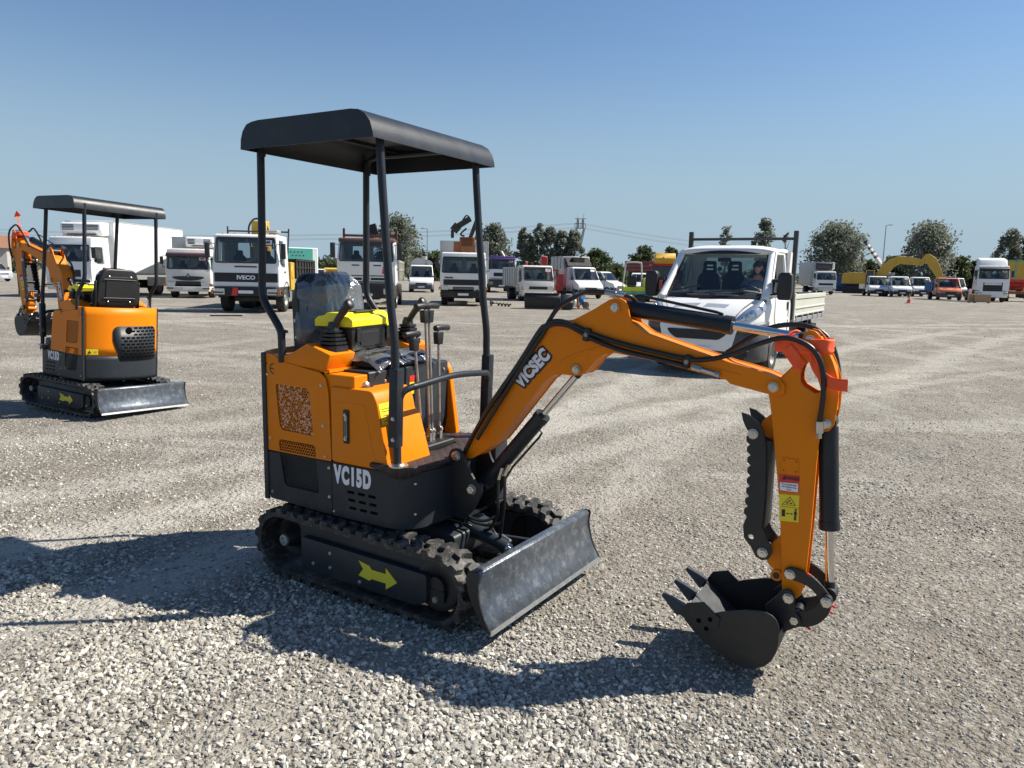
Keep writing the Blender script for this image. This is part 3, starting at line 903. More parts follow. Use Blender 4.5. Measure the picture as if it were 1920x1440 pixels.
        fo_ = MB(MU); fo_.prism(offset_poly(g1, .004), y1 - sy * .006, y1 - sy * .008, 'y'); fo_.build('added_grille_backing', M['glints'] if not tilt else M['black'], side, smooth=0)  # added sheet carrying painted sun glints, plain black on the tilted machine
        low = roundpoly([(-.560, .648), (XS, .648), (XS, .378), (-.548, .392)], .012)
        g2l = [(-.470, .650 - .006), (-.211, .644), (-.192, .490), (-.200, .474), (-.420, .476), (-.440, .492)]
        sp_ = MB(MU); sp_.prism(low, y0, y1, 'y', holes=[g2l])
        lowp = sp_.build('lower_panel', G, root, smooth=0)
        pf = MB(MU); perforated(pf, offset_poly([(-.474, .655), (-.209, .655), (-.190, .488), (-.200, .472), (-.420, .474), (-.443, .490)], -.006), .0158, .0060, y1, y1 - sy * .0015)
        pf.build('dark_grille', G, lowp, smooth=0, fix=False)
        b_ = MB(MU)
        for q in ((-.165, 1.035), (-.155, .83), (-.145, .675), (-.545, 1.06), (-.535, .72), (-.53, .43), (-.12, .62), (-.12, .47)): b_.bolt((q[0], y0, q[1]), (0, sy, 0), .0075)
        b_.build('bolt', M['zinc'], side, split=True)
        sd_ = 1 if sy < 0 else -1
        fn = lambda u, v, d, _s=sy, _d=sd_: (-.527 + _d * u * 1.0, _s * (.4145 + d), 1.092 + v)
        # C E mark drawn as two ring segments
        cm = MB(MU)
        for cx, bar in ((-.552, False), (-.505, True)):
            n_ = 14; ra, rb_ = .028, .0215
            cc = cx if sy < 0 else (-1.057 - cx)
            for k in range(n_):
                a0 = R_(70 + 220 * k / n_); a1 = R_(70 + 220 * (k + 1) / n_)
                cm.add([(cc + sd_ * math.cos(a) * rr_ * .8, sy * .4145, 1.092 + math.sin(a) * rr_) for a, rr_ in ((a0, ra), (a1, ra), (a1, rb_), (a0, rb_))], [(0, 1, 2, 3)])
            if bar:
                q0, q1 = sorted((cc - sd_ * .020, cc + sd_ * .006)); cm.add([(q0, sy * .4145, 1.089), (q1, sy * .4145, 1.089), (q1, sy * .4145, 1.095), (q0, sy * .4145, 1.095)], [(0, 1, 2, 3)])
        cm.build('conformity_mark', M['decalblack'], side, smooth=0, fix=False)

        # front lower skirt with rounded corner
        arcp = [(.245 + .155 * math.sin(R_(a)), .413 - .155 + .155 * math.cos(R_(a))) for a in range(0, 91, 9)]
        plan = [(XS + .004, .413)] + arcp + [(.425, .10), (.425, .0)]
        n_ = len(plan)
        sk = MB(MU)
        sk.add([(x, sy * y, z) for x, y in plan for z in (.378, .652)], [(2 * i, 2 * i + 2, 2 * i + 3, 2 * i + 1) for i in range(n_ - 1)])
        sk.add([(x, sy * y, .378) for x, y in plan] + [(XS, 0, .378)], [tuple(range(n_ + 1))])
        skirt = sk.build('front_skirt', G, root, smooth=40)
        tx = text_mb('VC15D', .118, lambda u, v, d, _s=sy, _d=sd_: (.035 + _d * u, _s * (.4145 + d), .593 + v), offset=.0078, sx=.57, spacing=1.22)
        tx.M = MU; tx.build('model_lettering', M['decalwhite'], skirt, smooth=0)
        sl_ = MB(MU)
        for r_ in range(3):
            for c_ in range(3):
                x0 = .000 + c_ * .068 + r_ * .006; z0 = .517 - r_ * .040
                sl_.prism(roundpoly([(x0, z0 - .007), (x0 + .046, z0 - .007), (x0 + .046, z0 + .007), (x0, z0 + .007)], .006), sy * .4136, sy * .4142, 'y')
        sl_.build('vent_slot', M['void'], skirt, smooth=0, split=True)
        b_ = MB(MU)
        for q in ((-.09, .40), (.37, .60), (.37, .45)):
            b_.bolt((q[0], sy * .413 if q[0] < .2 else sy * .345, q[1]), (0 if q[0] < .2 else .7, sy, 0), .006)
        b_.build('skirt_bolt', M['zinc'], skirt, split=True)
        # black corner post where side and rear panels meet
        cp = MB(MU); cp.prism([(-.585, sy * .405), (-.585, sy * .422), (-.555, sy * .422), (-.555, sy * .405)], .385, 1.172, 'z'); cp.build('corner_strip', G, root, bevel=.003)

    # curved rear shell, orange above, slate below
    def rear(name_, z0, z1, mt, off=0.0):
        rm = MB(MU)
        def fn(u, v):
            y = -.412 + .824 * u
            x = -.575 - .135 * (1 - (abs(y) / .412) ** 2.4) - off
            return (x, y, z0 + (z1 - z0) * v)
        rm.grid(fn, 28, 6)
        return rm.build(name_, mt, root, smooth=60, solid=.006, fix=False)
    rear('rear_hood', .655, 1.172, O); rear('counterweight', .385, .652, G)
    vg = MB(MU)
    gp = roundpoly([(-.30, 1.02), (.10, 1.03), (.13, .98), (.10, .60), (-.30, .60), (-.34, .97)], .04)
    def rx(y): return -.575 - .135 * (1 - (abs(y) / .412) ** 2.4) - .008
    holes = []
    for r_ in range(10):
        for c_ in range(9):
            y0 = -.355 + c_ * .057 + (.028 if r_ % 2 else 0); z0 = .635 + r_ * .036
            if y0 < .07 and not (abs(y0 - .0) < .06 and abs(z0 - .93) < .05): holes.append([(y0, z0 - .008), (y0 + .036, z0 - .008), (y0 + .036, z0 + .008), (y0, z0 + .008)])
    # sy flip: the grille sits towards the machine's right
    vm = MB(MU)
    tris = tessellate_polygon([[Vector((a, b, 0)) for a, b in l] for l in [gp]])
    nu = 18
    def rgs(u, v):
        y = -.365 + .53 * u
        e0 = min(1, min(u, 1 - u) / .13); rnd_ = .055 * (1 - math.sqrt(max(0, 1 - (1 - e0) ** 2)))
        z1 = .975 - rnd_; z0 = .600 + rnd_ * .4 + (max(0, u - .86) / .14) * .20
        return (rx(y), y, z0 + (z1 - z0) * v)
    vm.grid(rgs, 40, 1)
    rg = vm.build('rear_grille', G, root, smooth=60, solid=.004, fix=False)
    hm = MB(MU)
    for h_ in holes:
        ym = (h_[0][0] + h_[1][0]) / 2
        hm.add([(rx(a) - .0025, a, b) for a, b in h_], [(0, 1, 2, 3)])
    rg.data.materials.append(M['void'])
    bmg = bmesh.new(); bmg.from_mesh(rg.data)
    for f_ in hm.f:
        nf_ = bmg.faces.new([bmg.verts.new(MU @ hm.v[i] + MU.to_3x3() @ Vector((-.002, 0, 0))) for i in f_]); nf_.material_index = 1
    bmg.to_mesh(rg.data); bmg.free()
    hm = MB(MU)
    hm.add([(rx(0) - .005, .038 * math.cos(a * PI / 10), .93 + .038 * math.sin(a * PI / 10)) for a in range(20)], [tuple(range(20))])
    hm.build('exhaust_hole', M['void'], rg, smooth=0, fix=False)
    ws = MB(MU)
    ws.add([(rx(y) + .002 - .004, y, z) for y, z in ((.30, .668), (.395, .668), (.395, .728), (.30, .728))], [(0, 1, 2, 3)])
    w1 = ws.build('warning_sticker', M['yellowvinyl'], root, smooth=0, fix=False)
    ws = MB(MU)
    ws.add([(rx(y) - .0035, y, z) for y, z in ((.385, .680), (.355, .680), (.370, .712))], [(0, 1, 2)])
    ws.add([(rx(y) - .0035, y, z) for y, z in ((.335, .694), (.312, .694), (.312, .700), (.335, .700))], [(0, 1, 2, 3)])
    ws.build('pictogram', M['decalblack'], w1, smooth=0, fix=False, split=True)

    # deck under the seat, engine, and a black plate added to darken the lower grille
    dk = MB(MU); dk.prism([(-.56, -.40), (-.56, .40), (-.12, .40), (-.12, -.40)], 1.10, 1.115, 'z')
    dk.build('deck', O, root)
    en = MB(MU); en.bb(-.46, -.18, -.12, .10, .42, .52); en.bb(-.50, -.16, -.372, -.366, .43, .67); en.cyl((-.46, -.05, .56), (-.20, -.05, .60), .035); 
    en.bb(-.50, -.12, -.38, .38, .385, .42)
    en.build('engine', M['black'], root, bevel=.01)

    # orange fuel tank, near side of the machine
    for sy in (-1,):
        pr = roundpoly([(XS, .655), (XS, 1.036), (.160, 1.036), (.190, .985), (.262, .655)], .022, 4)
        tk = MB(MU); tk.prism(pr, sy * .412, sy * .13, 'y')
        tank = tk.build('fuel_tank', O, root, bevel=.014, seg=3, smooth=50)
        # sloping front foot
        tk = MB(MU); tk.prism(roundpoly([(.18, .655), (.19, .93), (.232, .91), (.31, .655)], .03, 4), sy * .36, sy * .13, 'y'); tk.build('tank_foot', O, tank, bevel=.02, seg=3)
        rc = MB(MU); rc.prism(roundpoly([(-.085, .672), (-.085, .965), (.115, .965), (.185, .672)], .02), sy * .4122, sy * .4136, 'y'); rc.build('tank_cover', O, tank, bevel=.001)
        cap = MB(MU); cap.cyl((.030, sy * .315, 1.037), (.030, sy * .315, 1.0385), .045, seg=22)
        c_ = cap.build('filler_recess', M['decalblack'], tank)
        cap = MB(MU); cap.lathe((.030, sy * .315, 1.038), (0, 0, 1), [(0, .028), (.014, .028), (.022, .022), (.024, .010), (.034, .009), (.036, .004)], 20); cap.build('filler_cap', M['zinc'], tank)
        lv = MB(MU); lv.prism(roundpoly([(-.016, .762), (.019, .762), (.019, .930), (-.016, .930)], .008), sy * .4138, sy * .420, 'y')
        l_ = lv.build('level_gauge', M['decalblack'], tank)
        lv = MB(MU); lv.bb(-.006, .009, sy * .4205, sy * .424, .785, .905); lv.build('sight_glass', M['alubox'], l_)
        lv = MB(MU); lv.bb(-.002, .005, sy * .4245, sy * .4265, .80, .875); lv.build('sight_tube', M['greyglass'], l_)
        lv = MB(MU); lv.bolt((.0015, sy * .424, .905), (0, sy, 0), .008); lv.bolt((.0015, sy * .424, .785), (0, sy, 0), .008); lv.build('gauge_bolt', M['zinc'], l_, split=True)
        # fuel sticker on the sloping front face
        F0 = Vector((.176, 0, 1.010)); F1 = Vector((.262, 0, .655)); fd = (F1 - F0).normalized(); fnr = Vector((-fd.z, 0, fd.x)); fnr = fnr if fnr.x > 0 else -fnr
        def fs(u, v, d): q = F0 + fd * v + fnr * (.003 + d) ; return (q.x + .006, sy * u, q.z)
        st = MB(MU); st.add([fs(.402, .035, .0), fs(.25, .035, 0), fs(.25, .140, 0), fs(.402, .140, 0)], [(0, 1, 2, 3)]); s1 = st.build('fuel_sticker', M['yellowvinyl'], tank, smooth=0)
        st = MB(MU)
        cu_, cv_ = .292, .090
        for k in range(20):
            a0, a1 = 2 * PI * k / 20, 2 * PI * (k + 1) / 20
            st.add([fs(cu_ + r0 * math.cos(a), cv_ + r0 * math.sin(a), .001) for a, r0 in ((a0, .036), (a1, .036), (a1, .033), (a0, .033))], [(0, 1, 2, 3)])
        st.add([fs(*q, .001) for q in ((cu_ + .012, cv_ + .022), (cu_ - .010, cv_ + .022), (cu_ - .010, cv_ - .004), (cu_ + .012, cv_ - .004))], [(0, 1, 2, 3)])
        st.add([fs(*q, .001) for q in ((cu_ + .012, cv_ - .008), (cu_ - .010, cv_ - .008), (cu_ - .010, cv_ - .024), (cu_ + .012, cv_ - .024))], [(0, 1, 2, 3)])
        for v_ in (.062, .074, .094, .104, .120): st.add([fs(.388, v_, .001), fs(.335, v_, .001), fs(.335, v_ + .0025, .001), fs(.388, v_ + .0025, .001)], [(0, 1, 2, 3)])
        st.build('pump_symbol', M['decalblack'], s1, smooth=0)
    # panel between tank and console, seat box
    sb = MB(MU)
    sb.prism(roundpoly([(-.12, .66), (-.12, 1.108), (.040, 1.108), (.048, 1.10), (.048, .78), (.03, .70), (.03, .66)], .008), -.30, .372, 'y')
    sbx = sb.build('seat_box', G, root, bevel=.004, seg=2)
    pz = MB(MU); pz.prism([(.040, -.400), (.040, -.16), (-.16, -.16), (-.16, -.400)], .70, 1.095, 'z'); pz.build('valve_cover', O, root, bevel=.004)
    lt = MB(MU)
    lt.bb(.048, .075, -.145, -.075, 1.075, 1.108); lt.bb(.052, .062, -.135, -.085, .93, 1.08); lt.cyl((.06, -.16, 1.09), (.06, -.06, 1.09), .012)
    lt.build('latch', M['plastic'], sbx, bevel=.003)
    lt = MB(MU)
    for yy in (-.125, -.095): lt.bolt((.075, yy, 1.085), (1, 0, 0), .005)
    lt.bolt((.048, .33, 1.06), (1, 0, 0), .008); lt.bolt((.048, -.18, 1.05), (1, 0, 0), .008); lt.build('bolt', M['zinc'], sbx, split=True)
    st = MB(MU); st.add([(.0495, y, z) for y, z in ((.02, .955), (.065, .955), (.065, 1.02), (.02, 1.02))], [(0, 1, 2, 3)]); s2 = st.build('warning_sticker', M['yellowvinyl'], sbx, smooth=0)
    st = MB(MU); st.add([(.0498, y, z) for y, z in ((.02, 1.022), (.065, 1.022), (.065, 1.055), (.02, 1.055))], [(0, 1, 2, 3)]); st.build('red_sticker', M['redvinyl'], sbx, smooth=0)
    # far side flank, seen edge on
    fk = MB(MU); fk.prism(roundpoly([(-.12, .655), (-.12, 1.10), (.02, 1.10), (.055, 1.06), (.115, .655)], .02), .372, .409, 'y'); fk.build('far_flank', O, root, bevel=.004)

    # control consoles with joysticks
    for sy in (-1, 1):
        cn = MB(MU)
        cpf = [(-.545, 1.118), (-.525, 1.165), (-.395, 1.171), (-.262, 1.238), (-.106, 1.190), (-.140, 1.112)]
        cn.prism(cpf, sy * .409, sy * .225, 'y')
        con = cn.build('control_console', O, root, bevel=.006, seg=2)
        jx, jy, jz = -.185, sy * .300, 1.210
        bt = MB(MU)
        prof = [(-.012, .074)]
        for k in range(5):
            prof += [(.004 + k * .022, .072 - k * .006), (.016 + k * .022, .072 - k * .006), (.020 + k * .022, .056 - k * .006)]
        prof += [(.125, .030), (.150, .022)]
        # square-ish bellows: 4-sided lathe with bevelled corners
        S_ = []
        for h_, r_ in prof:
            S_.append([(r_ * c_[0], r_ * c_[1], h_) for c_ in ((1, .72), (.72, 1), (-.72, 1), (-1, .72), (-1, -.72), (-.72, -1), (.72, -1), (1, -.72))])
        vs_ = [(jx + a_ * .82, jy + b_ * .82, jz + c_ * .9) for s_ in S_ for a_, b_, c_ in s_]
        fs_ = [(i * 8 + k, i * 8 + (k + 1) % 8, (i + 1) * 8 + (k + 1) % 8, (i + 1) * 8 + k) for i in range(len(S_) - 1) for k in range(8)]
        bt.add(vs_, fs_ + [tuple(range(7, -1, -1))])
        jb = bt.build('joystick', M['plastic'], con, smooth=40)
        gp_ = MB(MU)
        P_ = [Vector((jx - .005, jy, jz + .08)), Vector((jx + .02, jy, jz + .13)), Vector((jx + .055, jy, jz + .175)), Vector((jx + .090, jy + .0, jz + .212)), Vector((jx + .108, jy, jz + .228)), Vector((jx + .120, jy, jz + .236))]
        gp_.ring(catmull(P_, 4), [r_ for r_ in ([.017] * 5 + [.018] * 4 + [.021] * 4 + [.026] * 3 + [.027] * 2 + [.024, .019, .010])][:21], 14)
        gp_.build('grip', M['plastic'], jb, smooth=60)
    # seat
    sb_ = MB(MU)
    def cush(u, v):
        return None
    bk = MB(MU)
    pb = roundpoly([(-.235, 1.175), (.235, 1.175), (.225, 1.45), (.175, 1.585), (-.175, 1.585), (-.225, 1.45)], .07, 5)
    bk.prism(pb, -.565, -.505, 'x')
    MS = MU @ Matrix(((1, 0, -.10, .117), (0, 1, 0, .03), (0, 0, 1, 0), (0, 0, 0, 1)))
    bk.M = MS
    se = bk.build('seat', M['plastic'], root, bevel=.018, seg=3)
    bk = MB(MS); bk.prism(offset_poly(pb, .012), -.52, -.445, 'x'); bk.build('backrest_cushion', M['seatcloth'], se, bevel=.025, seg=3)
    rb2 = MB(MS); rb2.prism(roundpoly([(-.15, 1.24), (.15, 1.24), (.15, 1.50), (-.15, 1.50)], .03), -.575, -.566, 'x')
    for zz in (1.27, 1.47): rb2.cyl((-.578, -.18, zz), (-.578, .18, zz), .006)
    rb2.build('backrest_rib', M['plastic'], se, bevel=.003)
    b_ = MB(MS)
    for yy in (-.12, .12):
        for zz in (1.23, 1.50): b_.bolt((-.571, yy, zz), (-1, 0, 0), .009)
    for zz in (1.24, 1.33): b_.bolt((-.53, -.24, zz), (0, -1, 0), .010)
    b_.build('seat_bolt', M['zinc'], se, split=True)
    br = MB(MS); br.prism(roundpoly([(-.56, 1.12), (-.49, 1.12), (-.50, 1.45), (-.54, 1.45)], .01), -.243, -.235, 'y'); br.prism(roundpoly([(-.56, 1.12), (-.49, 1.12), (-.50, 1.45), (-.54, 1.45)], .01), .235, .243, 'y')
    br.build('seat_bracket', K, se)
    cu_ = MB(MU); cu_.prism(roundpoly([(-.50, -.215), (.015, -.215), (.045, -.17), (.045, .17), (.015, .215), (-.50, .215)], .04), 1.112, 1.165, 'z')
    cu2 = cu_.build('seat_cushion', M['seatcloth'], se, bevel=.018, seg=3)
    # loose plastic film over backrest and cushion
    rnd = random.Random(5)
    fl = MB(MS)
    def film(u, v):
        a = u * 2 - 1
        z = 1.205 + .392 * v - .05 * (abs(a) ** 4) * max(0, v - .7) / .3
        wd = .255 - .115 * max(0, v - .55) ** 1.3 * 2.2 + .015 * math.sin(v * 9)
        y = a * wd
        x = -.425 + .030 * (1 - abs(a) ** 3) - .10 * abs(a) ** 6 - .05 * max(0, v - .82) / .18
        n1_ = .016 + mnoise.noise(Vector((y * 7, z * 5, 1))) * .012 + mnoise.noise(Vector((y * 20, z * 14, 4))) * .007
        return (x + n1_, y, z)
    fl.grid(film, 44, 44)
    fl.build('plastic_cover', M['film'], se, smooth=50, fix=False)
    fl = MB(MU)
    def film2(u, v):
        a = v * 2 - 1
        x = -.46 + .535 * u
        z = 1.186 - .05 * max(0, u - .86) / .14 - .04 * abs(a) ** 8 + mnoise.noise(Vector((x * 11, a * 3, 2))) * .010 + mnoise.noise(Vector((x * 32, a * 12, 8))) * .005
        return (x, a * .245, z)
    fl.grid(film2, 40, 40)
    fl.build('plastic_cover', M['film'], cu2, smooth=50, fix=False)

    # throttle knob behind the seat on the near side
    kn = MB(MU); kn.cyl((-.455, -.385, 1.16), (-.45, -.385, 1.20), .010); kn.cyl((-.452, -.385, 1.20), (-.45, -.385, 1.27), .005)
    kb = kn.build('throttle_lever', M['zinc'], root)
    kn = MB(MU); kn.lathe((-.45, -.385, 1.265), (0, 0, 1), [(0, .010), (.012, .010), (.014, .022), (.026, .022), (.030, .012)], 8); kn.build('star_knob', M['plastic'], kb)

    # four travel and blade levers
    for (lx, ly, lz, hy) in ((.135, -.052, 1.285, -.02), (.135, .040, 1.425, -.02), (.135, .072, 1.425, .02), (.135, .160, 1.305, .03)):
        l_ = MB(MU); l_.cyl((lx + .03, ly * .75 + .012, .765), (lx, ly, lz), .0078, seg=10)
        lever = l_.build('control_lever', M['rustrod'], root)
        h_ = MB(MU)
        h_.prism(roundpoly([(ly - .020, lz - .085), (ly + .020, lz - .085), (ly + .028, lz - .02), (ly - .028, lz - .02)], .006), lx - .016, lx + .016, 'x')
        h_.tube([(lx, ly - .058 + hy, lz), (lx, ly + hy * .4, lz + .004), (lx, ly + .058 + hy, lz)], .0165, 12)
        h_.build('lever_handle', M['plastic'], lever, bevel=.005, seg=2, smooth=50)
        c_ = MB(MU); c_.bb(lx + .018, lx + .042, ly * .75 + .002, ly * .75 + .022, .715, .78); c_.bolt((lx + .042, ly * .75 + .012, .765), (1, 0, 0), .010); c_.cyl((lx + .03, ly * .75 - .01, .74), (lx + .03, ly * .75 + .034, .74), .006)
        c_.build('lever_clevis', M['zinc'], lever)
    vb = MB(MU); vb.bb(.10, .24, -.07, .17, .668, .715); vb.build('valve_block', M['black'], root, bevel=.006)
    vb = MB(MU); vb.bb(.10, .20, -.075, -.035, .715, .75); vb.build('valve_body', O, root, bevel=.004)

    # floor with quilted mat
    fl_ = MB(MU); fl_.prism([(XS, -.40), (.24, -.40), (.33, -.37), (.39, -.28), (.415, -.1), (.415, .1), (.39, .28), (.33, .37), (.24, .40), (XS, .40)], .645, .668, 'z'); fl_.build('floor_plate', K, root)
    def matpiece(outer, hole=None):
        mm_ = MB(MU)
        loops = [outer] + ([hole] if hole else [])
        mm_.prism(outer, .673, .690, 'z', holes=[hole] if hole else [])
        return mm_
    outer = roundpoly([(.045, -.40), (.25, -.425), (.345, -.385), (.405, -.29), (.432, -.11), (.432, .11), (.405, .29), (.345, .385), (.25, .425), (.045, .40)], .02)
    hole = roundpoly([(.075, -.10), (.225, -.11), (.27, -.02), (.245, .19), (.09, .20)], .03)
    fm = matpiece(outer, hole).build('floor_mat', M['mat'], root, bevel=.004, seg=2)
    # mat lip hanging over the rounded near corner
    for sy in (-1, 1):
        lip = MB(MU)
        ap = [(.16, .424)] + [(.250 + .168 * math.sin(R_(a)), .258 + .168 * math.cos(R_(a))) for a in range(0, 75, 8)]
        drop = [0, .014, .028, .036, .040, .040, .038, .032, .024, .016, .006, 0]
        n_ = len(ap)
        vs_ = []
        for i, (x, y) in enumerate(ap):
            vs_ += [(x, sy * (y - .012), .691), (x, sy * (y + .004), .686), (x, sy * (y + .006), .672 - drop[min(i, 11)])]
        lip.add(vs_, [(3 * i + a, 3 * i + 3 + a, 3 * i + 4 + a, 3 * i + 1 + a) for i in range(n_ - 1) for a in (0, 1)])
        lip.build('mat_edge', M['mat'], fm, smooth=60, solid=.004, fix=False)

    # ---------------- canopy on four posts
    cz, cx0, cx1, cy = 2.182, -.589, .261, .50
    prf = [(cx0, cz), (cx0 + .004, cz + .048), (cx0 + .018, cz + .085), (cx0 + .045, cz + .115), (cx0 + .08, cz + .125), (cx0 + .13, cz + .130),
           (cx1 - .13, cz + .130), (cx1 - .085, cz + .124), (cx1 - .045, cz + .102), (cx1 - .018, cz + .068), (cx1 - .004, cz + .028), (cx1, cz)]
    inn = [(cx1 - .006, cz)] + [(max(cx0 + .006, min(cx1 - .006, x)), z - .005) for x, z in prf[1:-1]][::-1] + [(cx0 + .006, cz)]
    cn = MB(MU); cn.prism(prf + inn, -cy, cy, 'y')
    can = cn.build('canopy', M['greytube'], root, smooth=40)
    for sy in (-1, 1):
        e_ = MB(MU); e_.prism(prf, sy * cy, sy * (cy + .004), 'y'); e_.build('canopy_end', M['greytube'], can, smooth=0)
    ri = MB(MU)
    for xx in (-.40, -.10, .12): ri.bb(xx, xx + .02, -cy, cy, cz + .108, cz + .122)
    ri.build('roof_rib', M['greytube'], can, split=True)
    hp = MB(MU)
    for sy in (-1, 1):
        hp.tube([(-.585 + .03, sy * .395, cz - .02), (-.55, sy * .395, cz + .05), (-.50, sy * .395, cz + .078), (-.3, sy * .395, cz + .082), (.10, sy * .395, cz + .082), (.18, sy * .395, cz + .06), (.208, sy * .395, cz - .01)], .014, 8)
    hp.build('canopy_hoop', M['greytube'], can, split=True)
    for sy in (-1, 1):
        q = MB(MU); q.tube([(-.570, sy * .395, 2.24), (-.574, sy * .396, 1.95), (-.580, sy * .398, 1.60), (-.582, sy * .400, 1.50), (-.560, sy * .402, 1.43), (-.465, sy * .405, 1.315), (-.445, sy * .405, 1.26), (-.445, sy * .405, 1.13)], .0195, 14, n=5)
        q.build('rear_post', M['greytube'], root)
        q = MB(MU); q.tube([(.205, sy * .395, 2.25), (.215, sy * .396, 2.05), (.262, sy * .398, 1.50), (.288, sy * .398, 1.30), (.292, sy * .398, 1.16), (.305, sy * .398, .70)], .0195, 14, n=5)
        fp = q.build('front_post', M['greytube'], root)
        q = MB(MU); q.box((.297, sy * .398, .968), (.052, .052, .375), Matrix.Rotation(R_(1.5), 3, 'Y') @ Matrix.Rotation(0, 3, 'Z'))
        q.build('post_sleeve', M['greytube'], fp, bevel=.006, seg=2)
        q = MB(MU)
        for zz in (.92, .82): q.bolt((.30, sy * .424, zz), (0, sy, 0), .009)
        q.build('post_bolt', M['zinc'], fp, split=True); q = MB(MU)
        q.lathe((.308, sy * .395, .689), (0, 0, 1), [(0, .048), (.006, .048), (.009, .034), (.014, .030), (.016, .021)], 18)
        q.build('post_fixing', M['zinc'], fp)
    q = MB(MU); q.tube([(.300, -.385, .985), (.318, -.375, 1.040), (.338, -.335, 1.062), (.345, -.28, 1.068), (.350, 0, 1.085), (.345, .28, 1.068), (.335, .335, 1.058), (.315, .375, 1.030), (.300, .385, .975)], .0165, 12, n=6)
    q.build('hand_rail', M['greytube'], root)

    # ---------------- boom mounting plates
    pl = roundpoly([(.395, .385), (.395, .675), (.412, .728), (.440, .742), (.470, .735), (.492, .715), (.515, .655), (.560, .590), (.590, .575), (.602, .550), (.595, .520), (.545, .430), (.500, .385)], .014)
    for y_ in (-.118, .100):
        q = MB(MU); q.prism(pl, y_, y_ + .018, 'y'); q.build('boom_bracket', K, root, bevel=.002)
    q = MB(MU); q.bb(.385, .400, -.12, .12, .385, .67); q.bb(.40, .50, -.10, .10, .385, .40); q.build('bracket_web', K, root)
    for (px_, pz_) in (FOOT, (.545, .547)):
        q = MB(MU); q.cyl((px_, -.122, pz_), (px_, .122, pz_), .017); q.bolt((px_, -.119, pz_), (0, -1, 0), .022); q.build('pivot_pin', M['zinc'], root)
    # counter box beyond the boom foot
    q = MB(MU); q.prism(roundpoly([(.40, .395), (.40, .74), (.49, .76), (.515, .73), (.515, .395)], .02), .15, .27, 'y'); q.build('battery_box', M['galv'] if False else G, root, bevel=.01, seg=2)

    # ---------------- boom
    hb = .064
    q = MB(MBm)
    q.prism(BOOM, -hb, -hb + .009, 'y'); q.prism(BOOM, hb - .009, hb, 'y')
    nf = 20
    q.prism([p_ for p_ in offset_poly(BOOM, .006)], -hb + .009, hb - .009, 'y') if False else None
    # box between the plates: closed belly and back, open at the cylinder ears
    core = [p_ for i, p_ in enumerate(BOOM) if not (10 <= i <= 15)]
    core = offset_poly(core, .007)
    q.prism(core, -hb + .009, hb - .009, 'y')
    boom = q.build('boom', O, root, bevel=.0015, smooth=40)
    # pressed reinforcement line
    q = MB(MBm)
    lo = [(.99, 1.20), (1.08, 1.245), (1.20, 1.285), (1.46, 1.262), (1.78, 1.200), (1.80, 1.208), (1.795, 1.220), (1.47, 1.276), (1.20, 1.299), (1.07, 1.258), (.98, 1.212)]
    q.prism(lo, -hb - .0025, -hb + .001, 'y'); q.build('reinforcing_rib', O, boom, bevel=.002)
    q = MB(MBm)
    for (x, z, r_) in ((1.067, 1.180, .026), (1.243, 1.466, .026), (E0[0], E0[1], .026)):
        q.cyl((x, -hb - .006, z), (x, hb + .006, z), r_, seg=24)
    q.build('pin_boss', O, boom, split=True)
    for (x, z) in ((1.067, 1.180), (1.243, 1.466), E0):
        q = MB(MBm); q.cyl((x, -hb - .012, z), (x, hb + .012, z), .014); q.bolt((x, -hb - .006, z), (0, -1, 0), .0175); q.bolt((x, hb + .006, z), (0, 1, 0), .0175); q.build('boom_pin', M['zinc'], boom)
    a = math.atan2(1.277 - 1.096, .906 - .739)
    for sy in (-1, 1):
        base = Vector((.840, 1.166)); du = Vector((math.cos(a), math.sin(a))); dv = Vector((-du.y, du.x))
        if sy > 0: du, dv = -du, -dv
        if sy > 0: dv = -dv; du = du; 
        def lf(u, v, d, _s=sy, _du=du, _dv=(dv if sy < 0 else -dv)):
            p_ = base + _du * u + _dv * v
            return (p_.x, _s * (hb + .0018 + d), p_.y)
        tx = text_mb('VICSEC', .082, lambda u, v, d: lf(u, v, d), offset=.0150, sx=.80, spacing=1.06); tx.M = MBm
        t1 = tx.build('brand_outline', M['decalblack'], boom, smooth=0)
        tx = text_mb('VICSEC', .082, lambda u, v, d: lf(u, v, d + .0012), offset=.0045, sx=.80, spacing=1.06); tx.M = MBm
        tx.build('brand_lettering', M['decalwhite'], t1, smooth=0)

    def cylinder(nm, p0, p1, ratio, rb, rr_, Mx=MU, gl=.018):
        P0, P1 = Vector(p0), Vector(p1); d = (P1 - P0); Lc = d.length; d.normalize()
        q = MB(Mx); q.cyl(P0 + d * .02, P0 + d * Lc * ratio, rb, seg=22); q.cyl(P0 + d * Lc * ratio, P0 + d * (Lc * ratio - .035), rb * 1.08, seg=22)
        q.cyl(P0 + Vector((0, -.035, 0)), P0 + Vector((0, .035, 0)), rb * .9, seg=18)
        c_ = q.build(nm, M['black'] if False else M['greytube'], root)
        q = MB(Mx); q.cyl(P0 + d * Lc * ratio, P1, rr_, seg=18); q.build('piston_rod', M['chrome'], c_)
        q = MB(Mx); q.cyl(P1 + Vector((0, -.032, 0)), P1 + Vector((0, .032, 0)), rr_ * 1.7, seg=18); q.cyl(P1 - d * .05, P1, rr_ * 1.2, seg=18); q.build('rod_eye', M['black'], c_)
        return c_

    inv = MU.inverted()
    tb = lambda x, z, y=0: tuple(inv @ (MBm @ Vector((x, y, z))))
    ta = lambda x, z, y=0: tuple(inv @ (MA @ Vector((x, y, z))))
    lc = cylinder('lift_cylinder', (.545, 0, .547), tb(1.067, 1.180), .62 if alpha == 0 else .55, .037, .0165)
    q = MB(MU)
    P0 = Vector((.545, -.0, .547)); d = (Vector(tb(1.067, 1.180)) - P0).normalized(); nn = Vector((d.z, 0, -d.x))
